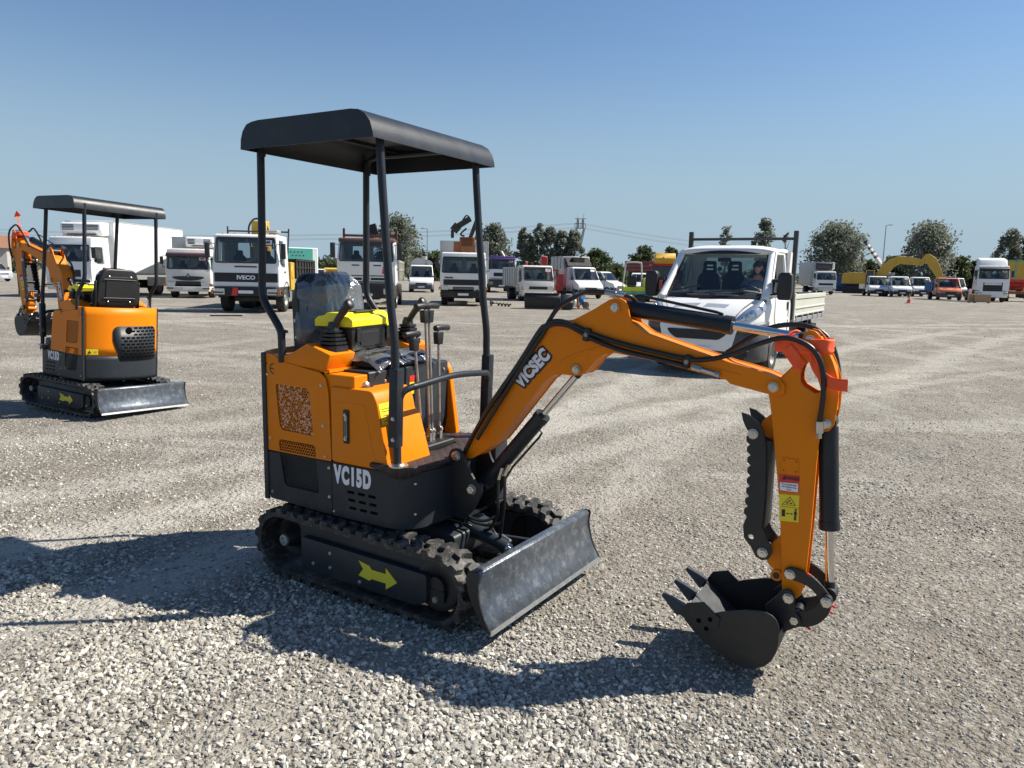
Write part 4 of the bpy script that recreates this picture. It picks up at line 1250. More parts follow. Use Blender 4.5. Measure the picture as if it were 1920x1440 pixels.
    q.tube([P0 + d * .45 + nn * .038 + Vector((0, -.02, 0)), P0 + d * .45 + nn * .058 + Vector((0, -.02, 0)), P0 + d * .42 + nn * .062 + Vector((0, -.02, 0)), P0 + d * .20 + nn * .058 + Vector((0, -.02, 0)), P0 + d * .12 + nn * .07 + Vector((0, -.02, 0))], .006, 8, smooth=False)
    q.build('feed_pipe', K, lc)
    stc = cylinder('stick_cylinder', tb(1.243, 1.466), ta(2.045, 1.374), .615, .036, .0175)
    q = MB(MBm); q.tube([(1.30, 0, 1.492), (1.30, .0, 1.515), (1.33, 0, 1.520), (1.665, 0, 1.462), (1.690, 0, 1.455), (1.694, 0, 1.43)], .0065, 8, smooth=False); q.build('feed_pipe', K, stc)

    # ---------------- arm
    ha = .052
    q = MB(MA)
    q.prism(ARM, -ha, -ha + .009, 'y', holes=[TRI]); q.prism(ARM, ha - .009, ha, 'y', holes=[TRI])
    q.prism([(1.922, 1.10), (1.938, 1.02), (1.962, .86), (1.988, .70), (2.007, .50), (2.018, .36), (2.04, .338), (2.07, .345), (2.088, .40), (2.094, .615), (2.095, .90), (2.100, 1.0), (2.09, 1.10), (2.00, 1.155)], -ha + .009, ha - .009, 'y')
    q.prism([(1.93, 1.20), (1.96, 1.214), (1.988, 1.245), (2.008, 1.285), (2.000, 1.29), (1.978, 1.255), (1.952, 1.226)], -ha + .009, ha - .009, 'y')
    q.prism([(2.075, 1.385), (2.100, 1.345), (2.140, 1.27), (2.153, 1.2), (2.155, 1.10), (2.149, 1.10), (2.146, 1.2), (2.133, 1.265), (2.094, 1.340), (2.070, 1.378)], -ha + .009, ha - .009, 'y')
    arm = q.build('arm', O, root, bevel=.0015, smooth=40)
    q = MB(MA)
    q.prism(roundpoly([(1.990, 1.125), (1.905, 1.055), (1.880, 1.03), (1.878, .985), (1.925, .955), (1.99, 1.0)], .012), -.014, .014, 'y')
    q.prism(roundpoly([(2.0, .585), (1.945, .515), (1.935, .475), (1.950, .44), (2.02, .40)], .012), -.036, .036, 'y')
    q.cyl((1.985, -.045, .405), (1.985, .045, .405), .024)
    q.build('thumb_bracket', O, arm, bevel=.002)
    q = MB(MA); q.cyl((1.985, -.0455, .405), (1.985, .0455, .405), .014); q.build('bracket_hole', M['decalblack'], arm)
    for (x, z, cyl_) in ((2.045, 1.374, 1), (2.128, 1.055, 1), (2.040, .428, 0), (2.045, .340, 0)):
        q = MB(MA); q.cyl((x, -ha - .004, z), (x, ha + .004, z), .012)
        if cyl_: q.bolt((x, -ha, z), (0, -1, 0), .0165); q.bolt((x, ha, z), (0, 1, 0), .0165)
        q.build('arm_pin', M['zinc'], arm)
    # stickers on the arm
    sy = -1
    def quad(y, pts): m_ = MB(MA); m_.add([(x, y, z) for x, z in pts], [tuple(range(len(pts)))]); return m_
    for sy in (-1, 1):
        yy = sy * (ha + .0012); yf = sy * (ha + .0022)
        q = MB(MA); q.prism(roundpoly([(1.976, .840), (2.040, .840), (2.040, .900), (1.972, .900)], .004), sy * ha, sy * (ha + .003), 'y'); pt = q.build('data_plate', O, arm, bevel=.0006)
        q = MB(MA)
        for x, z in ((1.984, .890), (2.031, .890), (1.985, .850), (2.031, .850)): q.cyl((x, sy * (ha + .003), z), (x, sy * (ha + .0042), z), .003, seg=8)
        q.build('rivet', M['decalblack'], pt, split=True)
        dn = quad(yy, [(1.972, .802), (2.045, .806), (2.047, .836), (1.969, .832)]).build('danger_sticker', M['redvinyl'], arm, smooth=0, fix=False)
        quad(yy, [(1.972, .762), (2.049, .764), (2.046, .806), (1.971, .802)]).build('danger_sticker_border', M['redvinyl'], dn, smooth=0, fix=False)
        quad(yf, [(1.976, .766), (2.045, .768), (2.043, .803), (1.974, .799)]).build('danger_text_field', M['decalwhite'], dn, smooth=0, fix=False)
        sg = 1 if sy < 0 else -1
        tx = text_mb('DANGER', .019, lambda u, v, d: (2.017 + sg * u, yf + sy * d, .820 + v), sx=.8, offset=.0004); tx.M = MA; tx.build('danger_lettering', M['decalblack'], dn, smooth=0)
        for k, tx_ in enumerate(('Do not stand under', 'near machine when', 'in use')):
            tx = text_mb(tx_, .0088, lambda u, v, d: (2.010 + sg * u, yf + sy * (d + .001), .794 - k * .010 + v), sx=.82); tx.M = MA; tx.build('small_print', M['decalblack'], dn, smooth=0)
        quad(yf, [(1.981, .812), (1.997, .812), (1.989, .828)]).build('danger_triangle', M['decalblack'], dn, smooth=0, fix=False)
        yl = quad(yy, [(1.982, .640), (2.055, .646), (2.051, .756), (1.974, .750)]).build('crush_hazard_sticker', M['yellowvinyl'], arm, smooth=0, fix=False)
        q = MB(MA)
        T0 = [(1.987, .708), (2.041, .712), (2.016, .746)]
        for i in range(3):
            a_ = Vector(T0[i]); b_ = Vector(T0[(i + 1) % 3]); c_ = (Vector(T0[0]) + Vector(T0[1]) + Vector(T0[2])) / 3
            a2 = a_ + (c_ - a_) * .14; b2 = b_ + (c_ - b_) * .14
            q.add([(v_.x, yf, v_.y) for v_ in (a_, b_, b2, a2)], [(0, 1, 2, 3)])
        for r0 in ([(2.004, .716), (2.012, .716), (2.012, .722), (2.004, .722)], [(2.018, .716), (2.027, .717), (2.026, .722), (2.018, .721)], [(2.010, .725), (2.020, .726), (2.016, .733), (2.012, .731)],
                   [(1.983, .700), (2.052, .703), (2.052, .7042), (1.983, .7012)],
                   [(1.990, .660), (2.003, .661), (2.002, .690), (1.989, .689)], [(2.010, .674), (2.028, .675), (2.028, .677), (2.010, .676)], [(2.006, .675), (2.012, .671), (2.012, .680)], [(2.032, .676), (2.026, .672), (2.026, .681)],
                   [(2.036, .675), (2.047, .676), (2.046, .690), (2.036, .689)], [(2.037, .652), (2.041, .652), (2.041, .675), (2.038, .675)], [(2.042, .652), (2.046, .653), (2.046, .676), (2.042, .676)], [(2.038, .692), (2.045, .692), (2.045, .699), (2.038, .699)]):
            q.add([(x, yf, z) for x, z in r0], [tuple(range(len(r0)))])
        q.build('pictogram', M['decalblack'], yl, smooth=0, fix=False)

    # bucket cylinder behind the arm
    bc_ = cylinder('bucket_cylinder', (2.128, 0, 1.055), (2.186, 0, .362), .62, .037, .017, Mx=MA)
    q = MB(MA); q.cyl((2.118, -.075, 1.052), (2.118, -.056, 1.052), .018, seg=6); q.cyl((2.105, -.075, 1.065), (2.107, -.075, 1.02), .016); q.cyl((2.107, -.075, 1.02), (2.109, -.072, 1.0), .012, seg=6); q.build('hose_fitting', M['zinc'], bc_)

    # thumb
    th = [(1.810, 1.066), (1.838, 1.060), (1.868, 1.040), (1.890, 1.022), (1.905, .985), (1.915, .930), (1.922, .820), (1.924, .72), (1.922, .640), (1.918, .600), (1.935, .565), (1.960, .535), (1.968, .505), (1.955, .476), (1.928, .468), (1.905, .478), (1.883, .515), (1.852, .550), (1.846, .600)]
    scal = []
    nsc = 8
    z0_, z1_ = .640, .985
    for k in range(nsc):
        za = z0_ + (z1_ - z0_) * k / nsc; zc = za + (z1_ - z0_) / nsc
        xa = 1.846 - .006 * math.sin(k / nsc * PI) if False else 1.846 + .010 * math.sin(k / nsc * PI) * 1 - .016 * (k / nsc)
        scal += [(xa + .012, za), (xa, za + (zc - za) * .3), (xa, za + (zc - za) * .7), (xa + .012, zc - .001)]
    th = th + scal + [(1.830, 1.010), (1.818, 1.035)]
    for sy in (-1, 1):
        q = MB(MA); q.prism(th, sy * .062, sy * .074, 'y', holes=[[(1.880 + .012 * math.cos(t_ * PI / 4), .556 + .012 * math.sin(t_ * PI / 4)) for t_ in range(8)]])
        tp = q.build('thumb', K, root, bevel=.0012)
        q = MB(MA)
        for x, z in ((1.861, .985), (1.930, .500)): q.bolt((x, sy * .074, z), (0, sy, 0), .0185)
        q.build('thumb_bolt', M['zinc'], tp, split=True)
    q = MB(MA)
    for x, z in ((1.861, .985), (1.930, .500), (1.90, .72), (1.885, .60)): q.cyl((x, -.062, z), (x, .062, z), .012)
    q.bb(1.905, 1.93, -.062, .062, .60, .96)
    q.build('thumb_spacer', K, root)

    # bucket linkage
    def arcpoly(c, r0, r1, a0, a1, n_=10):
        return [(c[0] + r1 * math.cos(R_(a0 + (a1 - a0) * k / n_)), c[1] + r1 * math.sin(R_(a0 + (a1 - a0) * k / n_))) for k in range(n_ + 1)] + \
               [(c[0] + r0 * math.cos(R_(a1 + (a0 - a1) * k / n_)), c[1] + r0 * math.sin(R_(a1 + (a0 - a1) * k / n_))) for k in range(n_ + 1)]
    link1 = catmull([(2.018, .430, 0), (2.030, .457, 0), (2.080, .457, 0), (2.130, .435, 0), (2.175, .398, 0), (2.205, .355, 0), (2.200, .335, 0), (2.180, .328, 0), (2.163, .340, 0), (2.145, .368, 0), (2.110, .396, 0), (2.060, .408, 0), (2.025, .410, 0), (2.018, .430, 0)], 3)
    link1 = [(v_.x, v_.y) for v_ in link1][:-1]
    link2 = catmull([(2.205, .350, 0), (2.188, .385, 0), (2.165, .378, 0), (2.125, .345, 0), (2.090, .325, 0), (2.060, .272, 0), (2.050, .245, 0), (2.075, .222, 0), (2.110, .228, 0), (2.150, .250, 0), (2.185, .285, 0), (2.208, .325, 0), (2.205, .350, 0)], 3)
    link2 = [(v_.x, v_.y) for v_ in link2][:-1]
    link2 = roundpoly([(2.208, .362), (2.186, .384), (2.166, .374), (2.158, .335), (2.120, .300), (2.075, .287), (2.052, .270), (2.050, .240), (2.072, .225), (2.115, .228), (2.160, .252), (2.196, .300)], .02, 4)
    for sy in (-1, 1):
        q = MB(MA); q.prism(link1, sy * .058, sy * .068, 'y'); l1 = q.build('guide_link', K, root, bevel=.0012)
        q = MB(MA); q.prism(link2, sy * .070, sy * .080, 'y'); l2 = q.build('tipping_link', K, root, bevel=.0012)
        q = MB(MA); q.bolt((2.040, sy * .068, .430), (0, sy, 0), .0185); q.build('link_bolt', M['zinc'], l1, split=True)
        q = MB(MA)
        for x, z in ((2.184, .352), (2.072, .250)): q.bolt((x, sy * .080, z), (0, sy, 0), .0185)
        q.build('link_bolt', M['zinc'], l2, split=True)
    q = MB(MA)
    for (x, z) in ((2.203, .345), (2.196, .318), (2.120, .232), (2.105, .452)): q.cyl((x, -.075, z), (x + .016, -.078, z - .006), .0055, seg=8)
    q.build('grease_cap', M['redvinyl'], root, split=True)
    q = MB(MA); q.cyl((2.184, -.07, .352), (2.184, .07, .352), .020); q.cyl((2.072, -.07, .250), (2.072, .07, .250), .020); q.build('cross_tube', K, root)

    # bucket: shell, cheek plates, teeth
    out = [(1.660, .190), (1.700, .150), (1.750, .115), (1.800, .085), (1.859, .058), (1.905, .050), (1.950, .056), (1.990, .078), (2.015, .108), (2.030, .145), (2.036, .190), (2.036, .225)]
    top_ = [(2.036, .245), (2.032, .264), (2.022, .282), (2.006, .296), (1.985, .303), (1.960, .303), (1.900, .292), (1.810, .262)]
    cheek = [(1.645, .215), (1.655, .240), (1.665, .262), (1.736, .285), (1.805, .225)]
    q = MB(MA)
    inn2 = offset_poly(out[::1], 0)
    th_ = .008
    ins = []
    for i, p_ in enumerate(out):
        a_ = Vector(out[max(i - 1, 0)]); b_ = Vector(out[min(i + 1, len(out) - 1)]); t_ = (b_ - a_).normalized(); ins.append((p_[0] - t_.y * th_, p_[1] + t_.x * th_))
    q.prism(out + ins[::-1], -.186, .186, 'y')
    bk_ = q.build('bucket', K, root, smooth=40)
    side_ = out + top_
    for sy in (-1, 1):
        q = MB(MA); q.prism(side_, sy * .186, sy * .193, 'y'); q.build('bucket_side', K, bk_, bevel=.001)
        q = MB(MA); q.prism([(1.640, .222), (1.668, .266), (1.738, .288), (1.808, .235), (1.800, .190), (1.735, .140), (1.690, .170)], sy * .193, sy * .201, 'y'); ck = q.build('side_cutter', K, bk_, bevel=.001)
        q = MB(MA)
        for x, z in ((1.722, .205), (1.768, .222), (1.755, .178)): q.cyl((x, sy * .201, z), (x, sy * .2025, z), .010, seg=14)
        q.build('cutter_bolt', M['void'], ck, split=True)
    q = MB(MA); q.prism([(1.645, .208), (1.652, .222), (1.815, .092), (1.80, .082)], -.186, .186, 'y')
    q.prism([(1.700, .235), (1.704, .241), (1.800, .150), (1.795, .145)], -.185, .185, 'y') if False else None
    q.build('lip_plate', M['lipsteel'], bk_, bevel=.001)
    for yy in (-.165, 0, .165):
        q = MB(MA)
        A_ = Vector((1.555, 0, .272)); B_ = Vector((1.640, 0, .218)); C_ = Vector((1.690, 0, .178))
        d_ = (B_ - A_).normalized(); n_ = Vector((-d_.z, 0, d_.x))
        sec = [(A_, .019, .006), (A_ + d_ * .05, .021, .017), (B_, .026, .026), (B_ + d_ * .004, .018, .016), (C_, .018, .010)]
        vs_ = []
        for (c_, wy, hz) in sec:
            for (sa, sb2) in ((-1, -1), (1, -1), (1, 1), (-1, 1)):
                vs_.append(c_ + Vector((0, yy + sa * wy * (1 if sb2 < 0 else .55), 0)) + n_ * sb2 * hz)
        fs_ = [(i * 4 + k, i * 4 + (k + 1) % 4, (i + 1) * 4 + (k + 1) % 4, (i + 1) * 4 + k) for i in range(4) for k in range(4)] + [(3, 2, 1, 0), (16, 17, 18, 19)]
        q.add(vs_, fs_); q.build('tooth', M['lipsteel'], bk_, bevel=.0015, smooth=25)
    for sy in (-1, 1):
        q = MB(MA); q.prism(roundpoly([(1.955, .285), (2.005, .345), (2.020, .372), (2.050, .378), (2.070, .355), (2.068, .300), (2.100, .262), (2.100, .235), (2.075, .222), (2.034, .19), (2.028, .16), (1.98, .25)], .012), sy * .082, sy * .094, 'y')
        ear = q.build('bucket_ear', K, bk_, bevel=.0015)
        q = MB(MA); q.bolt((2.045, sy * .094, .340), (0, sy, 0), .0185); q.build('ear_bolt', M['zinc'], ear, split=True)

    # ---------------- hoses along boom and arm
    hs_ = []
    ya = -hb - .014
    B = lambda x, z, y=ya: MBm @ Vector((x, y, z))
    A = lambda x, z, y=ya: MA @ Vector((x, y, z))
    def hose(pts, r, n=7, nm='hose'):
        q = MB(); q.tube(pts, r, 10, n); return q.build(nm, M['hose'], root, smooth=60)
    hose([B(.56, .80, -.10), B(.694, 1.02, -.085), B(.83, 1.235, -.08), B(.90, 1.34, -.075), B(.925, 1.395, -.07), B(.965, 1.46, -.05), B(1.03, 1.505, -.02), B(1.12, 1.532), B(1.20, 1.532)], .0105)
    for k, (dy, dz) in enumerate(((0, 0), (.016, .012), (.034, .018))):
        hose([B(.445, .66, ya + dy), B(.50, .775, ya + dy * .4), B(.60, .935 + dz, ya + dy * .3), B(.76, 1.160 + dz, ya + dy * .3), B(.87, 1.325 + dz, ya + dy * .3), B(.905, 1.365 + dz * .4, ya)], .0095)
    hose([B(.905, 1.368), B(.95, 1.393), B(1.01, 1.393), B(1.075, 1.372), B(1.131, 1.350), B(1.26, 1.318), B(1.40, 1.293), B(1.577, 1.268), B(1.66, 1.272)] + ([B(1.76, 1.300, -.085), A(1.87, 1.352, -.09)] if alpha == 0 else [B(1.80, 1.33, -.10), A(1.90, 1.40, -.12)]) + [A(1.95, 1.378, -.09), A(2.01, 1.370, -.088), A(2.065, 1.338, -.085), A(2.100, 1.275, -.08), A(2.112, 1.18, -.078), A(2.106, 1.065, -.075)], .0105)
    hose([B(.90, 1.355), B(.95, 1.380), B(1.02, 1.378), B(1.085, 1.352), B(1.150, 1.322), B(1.28, 1.284), B(1.42, 1.262), B(1.560, 1.240)], .0105)
    fo = MB(MBm); fo.cyl((1.60, ya, 1.236), (1.64, ya, 1.228), .013, seg=6); fo.cyl((1.64, ya, 1.228), (1.695, ya, 1.216), .009); fo.cyl((1.695, ya, 1.216), (1.715, ya, 1.212), .012, seg=6)
    fo.cyl((1.20, ya, 1.532), (1.25, ya, 1.525), .014, seg=6); fo.cyl((1.25, ya, 1.525), (1.29, ya, 1.52), .010)
    fo.build('hose_fitting', M['zinc'], boom)
    hose([B(1.285, 1.52), B(1.31, 1.515, -.06), B(1.322, 1.495, -.03)], .009, nm='elbow_pipe')
    for x, z in ((1.118, 1.342), (1.577, 1.256)):
        q = MB(MBm); q.box((x, ya + .003, z), (.026, .030, .058), Matrix.Rotation(R_(12), 3, 'Y')); c_ = q.build('hose_clamp', K, boom, bevel=.004)
        q = MB(MBm); q.bolt((x, ya - .012, z), (0, -1, 0), .009); q.build('clamp_bolt', M['rustrod'], c_)
    # far side hose loop over the arm head
    hose([B(1.70, 1.29, .07), A(1.86, 1.40, .08), A(2.0, 1.42, .085), A(2.09, 1.375, .085), A(2.135, 1.27, .08), A(2.15, 1.12, .07), A(2.13, 1.03, .05)], .0105)
    # hoses from body to the lift cylinder and chassis
    U_ = lambda x, y, z: MU @ Vector((x, y, z))
    hose([U_(.655, -.05, .60), U_(.66, -.06, .50), U_(.655, -.055, .42), U_(.60, -.04, .33), U_(.50, .0, .30)], .008)
    hose([U_(.69, -.05, .625), U_(.70, -.06, .52), U_(.685, -.05, .42), U_(.66, -.03, .30), U_(.63, 0, .24)], .008)
    hose([U_(.43, -.06, .44), U_(.50, -.08, .39), U_(.58, -.06, .375), U_(.63, -.02, .40)], .008)
    hose([U_(.43, -.03, .42), U_(.50, -.06, .365), U_(.58, -.03, .345), U_(.65, 0, .36)], .008)
    hose([U_(.34, -.10, .35), U_(.40, -.12, .37), U_(.47, -.08, .35), U_(.50, -.05, .33)], .006)
    hose([U_(.56, .02, .34), U_(.60, .03, .28), U_(.66, .02, .25), U_(.70, .0, .28)], .006)
    fo = MB(MU); fo.cyl((.655, -.05, .60), (.672, -.045, .66), .010, seg=6); fo.cyl((.69, -.05, .625), (.71, -.045, .68), .010, seg=6); fo.build('hose_fitting', M['zinc'], lc)
    if tilt: root.matrix_world = Matrix.Translation(loc) @ Matrix.Rotation(R_(tilt), 4, Vector((loc[0], loc[1], 0)).normalized()) @ Matrix.Rotation(R_(tdeg), 4, 'Z')
    return root, MA


ex1, MA1 = excavator('mini_excavator', 'orange and slate mini excavator in the foreground with its canopy, boom and bucket facing right', (-.5985, 3.9329, 0), -32.32, 2.08)
ex2, MA2 = excavator('mini_excavator', 'second orange mini excavator parked at the left, seen from behind with its boom turned away', (-4.84, 8.47, 0), -28.0, 175.5, 27.0, -42.0, 3.0)

# toolbox lying on the seat
tbx = thing('toolbox', 'black toolbox with bright yellow lid lying on the plastic covered seat', 'toolbox', (0, 0, 0))
mw = Matrix.Translation((-.5985, 3.9329, 0)) @ Matrix.Rotation(R_(-30.24 + 10), 4, 'Z') @ Matrix.Translation((-.255, -.012, 1.192))
tbx.matrix_world = mw
q = MB(); q.add([(sx_ * a, sy_ * b, z) for z, a, b in ((0, .090, .185), (.115, .100, .205)) for sx_, sy_ in ((-1, -1), (1, -1), (1, 1), (-1, 1))], [(3, 2, 1, 0), (4, 5, 6, 7), (0, 1, 5, 4), (1, 2, 6, 5), (2, 3, 7, 6), (3, 0, 4, 7)])
q.bb(-.105, .105, -.212, .212, .112, .128)
q.build('tray', M['plastic'], tbx, bevel=.006, seg=2)
q = MB(); q.prism(roundpoly([(-.112, .126), (.112, .126), (.112, .160), (.090, .176), (.055, .182), (.040, .196), (-.040, .196), (-.055, .182), (-.090, .176), (-.112, .160)], .004), -.220, .220, 'y')
for k in range(3): q.bb(.106, .116, .12 + k * .03, .142 + k * .03, .118, .130)
lid = q.build('lid', M['yplastic'], tbx, bevel=.008, seg=2)
q = MB(); q.bb(-.06, .06, -.10, .10, .1965, .202); q.build('carrying_handle', M['greyplastic'], lid, bevel=.003)
q = MB()
for yy in (-.15, .15): q.bb(.100, .108, yy - .018, yy + .018, .045, .118)
q.bb(.0965, .1005, -.12, .12, .02, .095)
q.build('catch', M['plastic'], tbx, bevel=.002, split=True)


# orange netting strap tied round the arm head
def strap(nm, label, Mroot, ox, tails):
    S_ = lambda x, z, y: Mroot @ ox @ Vector((x, y, z))
    q = MB()
    def ribbon(pts, w0, w1, nrm, n_=8):
        P_ = catmull(pts, n_)
        vs_ = []; k_ = len(P_)
        for i, p_ in enumerate(P_):
            t_ = (P_[min(i + 1, k_ - 1)] - P_[max(i - 1, 0)]).normalized()
            up = (Vector((0, 0, 1)) - t_ * t_.z).normalized()
            side_ = up
            w_ = (w0 + (w1 - w0) * i / (k_ - 1)) / 2
            fold = [(-1, 0), (-.6, .003), (-.3, -.002), (0, .003), (.3, -.002), (.6, .003), (1, 0)]
            out_ = t_.cross(up)
            for a_, b_ in fold: vs_.append(p_ + side_ * a_ * w_ + out_ * (b_ * .6 + .001 * math.sin(i * .5 + a_ * 3)))
        q.add(vs_, [(i * 7 + j, (i + 1) * 7 + j, (i + 1) * 7 + j + 1, i * 7 + j + 1) for i in range(k_ - 1) for j in range(6)])
    for pts, w0, w1 in tails: ribbon([S_(*p_) for p_ in pts], w0, w1, None)
    o = q.build(nm, M['orangenet'], None, smooth=60, solid=.0015, fix=False)
    return tag(o, label, 'strap')


mroot1 = Matrix.Translation((-.5985, 3.9329, 0)) @ Matrix.Rotation(R_(-32.32), 4, 'Z')
hy_ = -.062
strap('netting_strap', 'fluorescent orange netting strap knotted round the top of the foreground arm', mroot1, MA1, [
    ([(1.922, 1.350, hy_ - .004), (1.96, 1.349, hy_ - .008), (2.01, 1.347, hy_ - .008), (2.06, 1.350, hy_ - .006), (2.112, 1.353, hy_ + .002), (2.125, 1.350, .0), (2.105, 1.35, .06), (2.02, 1.35, .068), (1.935, 1.35, .04), (1.918, 1.35, -.03), (1.922, 1.350, hy_ - .004)], .058, .052),
    ([(1.965, 1.340, hy_ - .010), (1.990, 1.312, hy_ - .012), (2.010, 1.285, hy_ - .008), (2.028, 1.268, hy_ + .002)], .050, .045),
    ([(2.050, 1.330, hy_ - .006), (2.066, 1.295, hy_ - .008), (2.086, 1.258, hy_ - .008), (2.112, 1.232, hy_ - .012), (2.150, 1.215, hy_ - .020), (2.196, 1.214, hy_ - .030)], .028, .048),
    ([(1.965, 1.378, -.03), (1.985, 1.392, -.01), (2.005, 1.375, .02), (1.985, 1.37, .03)], .03, .03)])
mroot2 = ex2.matrix_world.copy()
strap('netting_strap', 'orange netting strap fluttering on the raised arm of the rear excavator', mroot2, MA2, [
    ([(1.93, 1.33, hy_), (2.00, 1.33, hy_ - .006), (2.10, 1.31, hy_), (2.125, 1.31, .0), (2.10, 1.31, .06), (1.94, 1.33, .06), (1.91, 1.33, .0), (1.93, 1.33, hy_)], .055, .05),
    ([(1.98, 1.34, -.02), (2.02, 1.42, -.01), (2.0, 1.50, .0), (1.96, 1.56, .02), (1.985, 1.60, .03)], .03, .09)])

# boxes on the second seat too
t2 = thing('toolbox', 'yellow lidded toolbox beside the seat of the rear excavator', 'toolbox')
t2.matrix_world = Matrix.Translation((-4.80, 8.47, 0)) @ Matrix.Rotation(R_(147.5 + 10), 4, 'Z') @ Matrix.Translation((0, 0, 0))
t2.location = Vector((-4.72, 8.48, 0)) + Vector(Matrix.Rotation(R_(147.5), 3, 'Z') @ Vector((-.12, .10, 1.20)))
for ch_ in list(tbx.children): copy_tree(ch_, t2)

# ================================================================== VEHICLES
def wheel(root, x, y, r, w, side, rimcol='rim', name='wheel', steer=0.0):
    """tyre with a dished steel rim; side = +1 outer face towards +y"""
    q = MB(Matrix.Translation((x, y, r)) @ Matrix.Rotation(R_(steer), 4, 'Z'))
    q.lathe((0, -side * w / 2, 0), (0, side, 0), [(0, r * .60), (.0, r * .94), (w * .12, r * .99), (w * .5, r), (w * .88, r * .99), (w, r * .94), (w * 1.0, r * .66), (w * .94, r * .62), (w * .7, r * .6)], 26)
    o = q.build(name, M['tyre'], root, smooth=40)
    q = MB(Matrix.Translation((x, y, r)) @ Matrix.Rotation(R_(steer), 4, 'Z'))
    q.lathe((0, side * w * .1, 0), (0, side, 0), [(0, r * .58), (w * .36, r * .60), (w * .38, r * .56), (w * .12, r * .48), (w * .14, r * .30), (w * .30, r * .24), (w * .32, r * .08)], 22)
    q.build('rim', M[rimcol], o, smooth=40)
    return o


def quadx(mb, x, pts, th=.012):
    """panel facing forward; pts (y, z); x may be a function of z"""
    f = x if callable(x) else (lambda z: x)
    n_ = len(pts)
    vs_ = [(f(z) + th, y, z) for y, z in pts] + [(f(z) - .03, y, z) for y, z in pts]
    tr = tessellate_polygon([[Vector((y, z, 0)) for y, z in pts]])
    mb.add(vs_, [tuple(t) for t in tr] + [tuple(i + n_ for i in reversed(t)) for t in tr] + [(i, (i + 1) % n_, (i + 1) % n_ + n_, i + n_) for i in range(n_)])
    return mb


def sidepanel(mb, yf, pts, side, th=.008):
    n_ = len(pts)
    vs_ = [(x, side * (yf(z) + th), z) for x, z in pts] + [(x, side * (yf(z) - .03), z) for x, z in pts]
    tr = tessellate_polygon([[Vector((x, z, 0)) for x, z in pts]])
    mb.add(vs_, [tuple(t) for t in tr] + [tuple(i + n_ for i in reversed(t)) for t in tr] + [(i, (i + 1) % n_, (i + 1) % n_ + n_, i + n_) for i in range(n_)])
    return mb


def pane(q, pts):
    q.add(pts, [tuple(range(len(pts)))])
    return q


def carve(body, cutters):
    """cut window openings and the hollow inside out of a solid cab"""
    tmp = []
    for c in cutters:
        o = c.build('cutter', M['chassis'], None, smooth=0); tmp.append(o)
        md = body.modifiers.new('b', 'BOOLEAN'); md.operation = 'DIFFERENCE'; md.solver = 'EXACT'; md.object = o
        o.matrix_world = body.parent.matrix_world if body.parent else Matrix()
    bpy.context.view_layer.update()
    for o in tmp: o.matrix_world = body.matrix_world
    bpy.context.view_layer.update()
    dg = bpy.context.evaluated_depsgraph_get()
    me = bpy.data.meshes.new_from_object(body.evaluated_get(dg))
    old = body.data
    body.modifiers.clear(); body.data = me
    me.materials.clear(); me.materials.append(old.materials[0])
    for p_ in me.polygons: p_.material_index = 0
    me.shade_smooth(); me.set_sharp_from_angle(angle=R_(40))
    for o in tmp: bpy.data.objects.remove(o)


def rrect(y0, y1, z0, z1, r=.05, n=3):
    return roundpoly([(y0, z0), (y1, z0), (y1, z1), (y0, z1)], r, n)


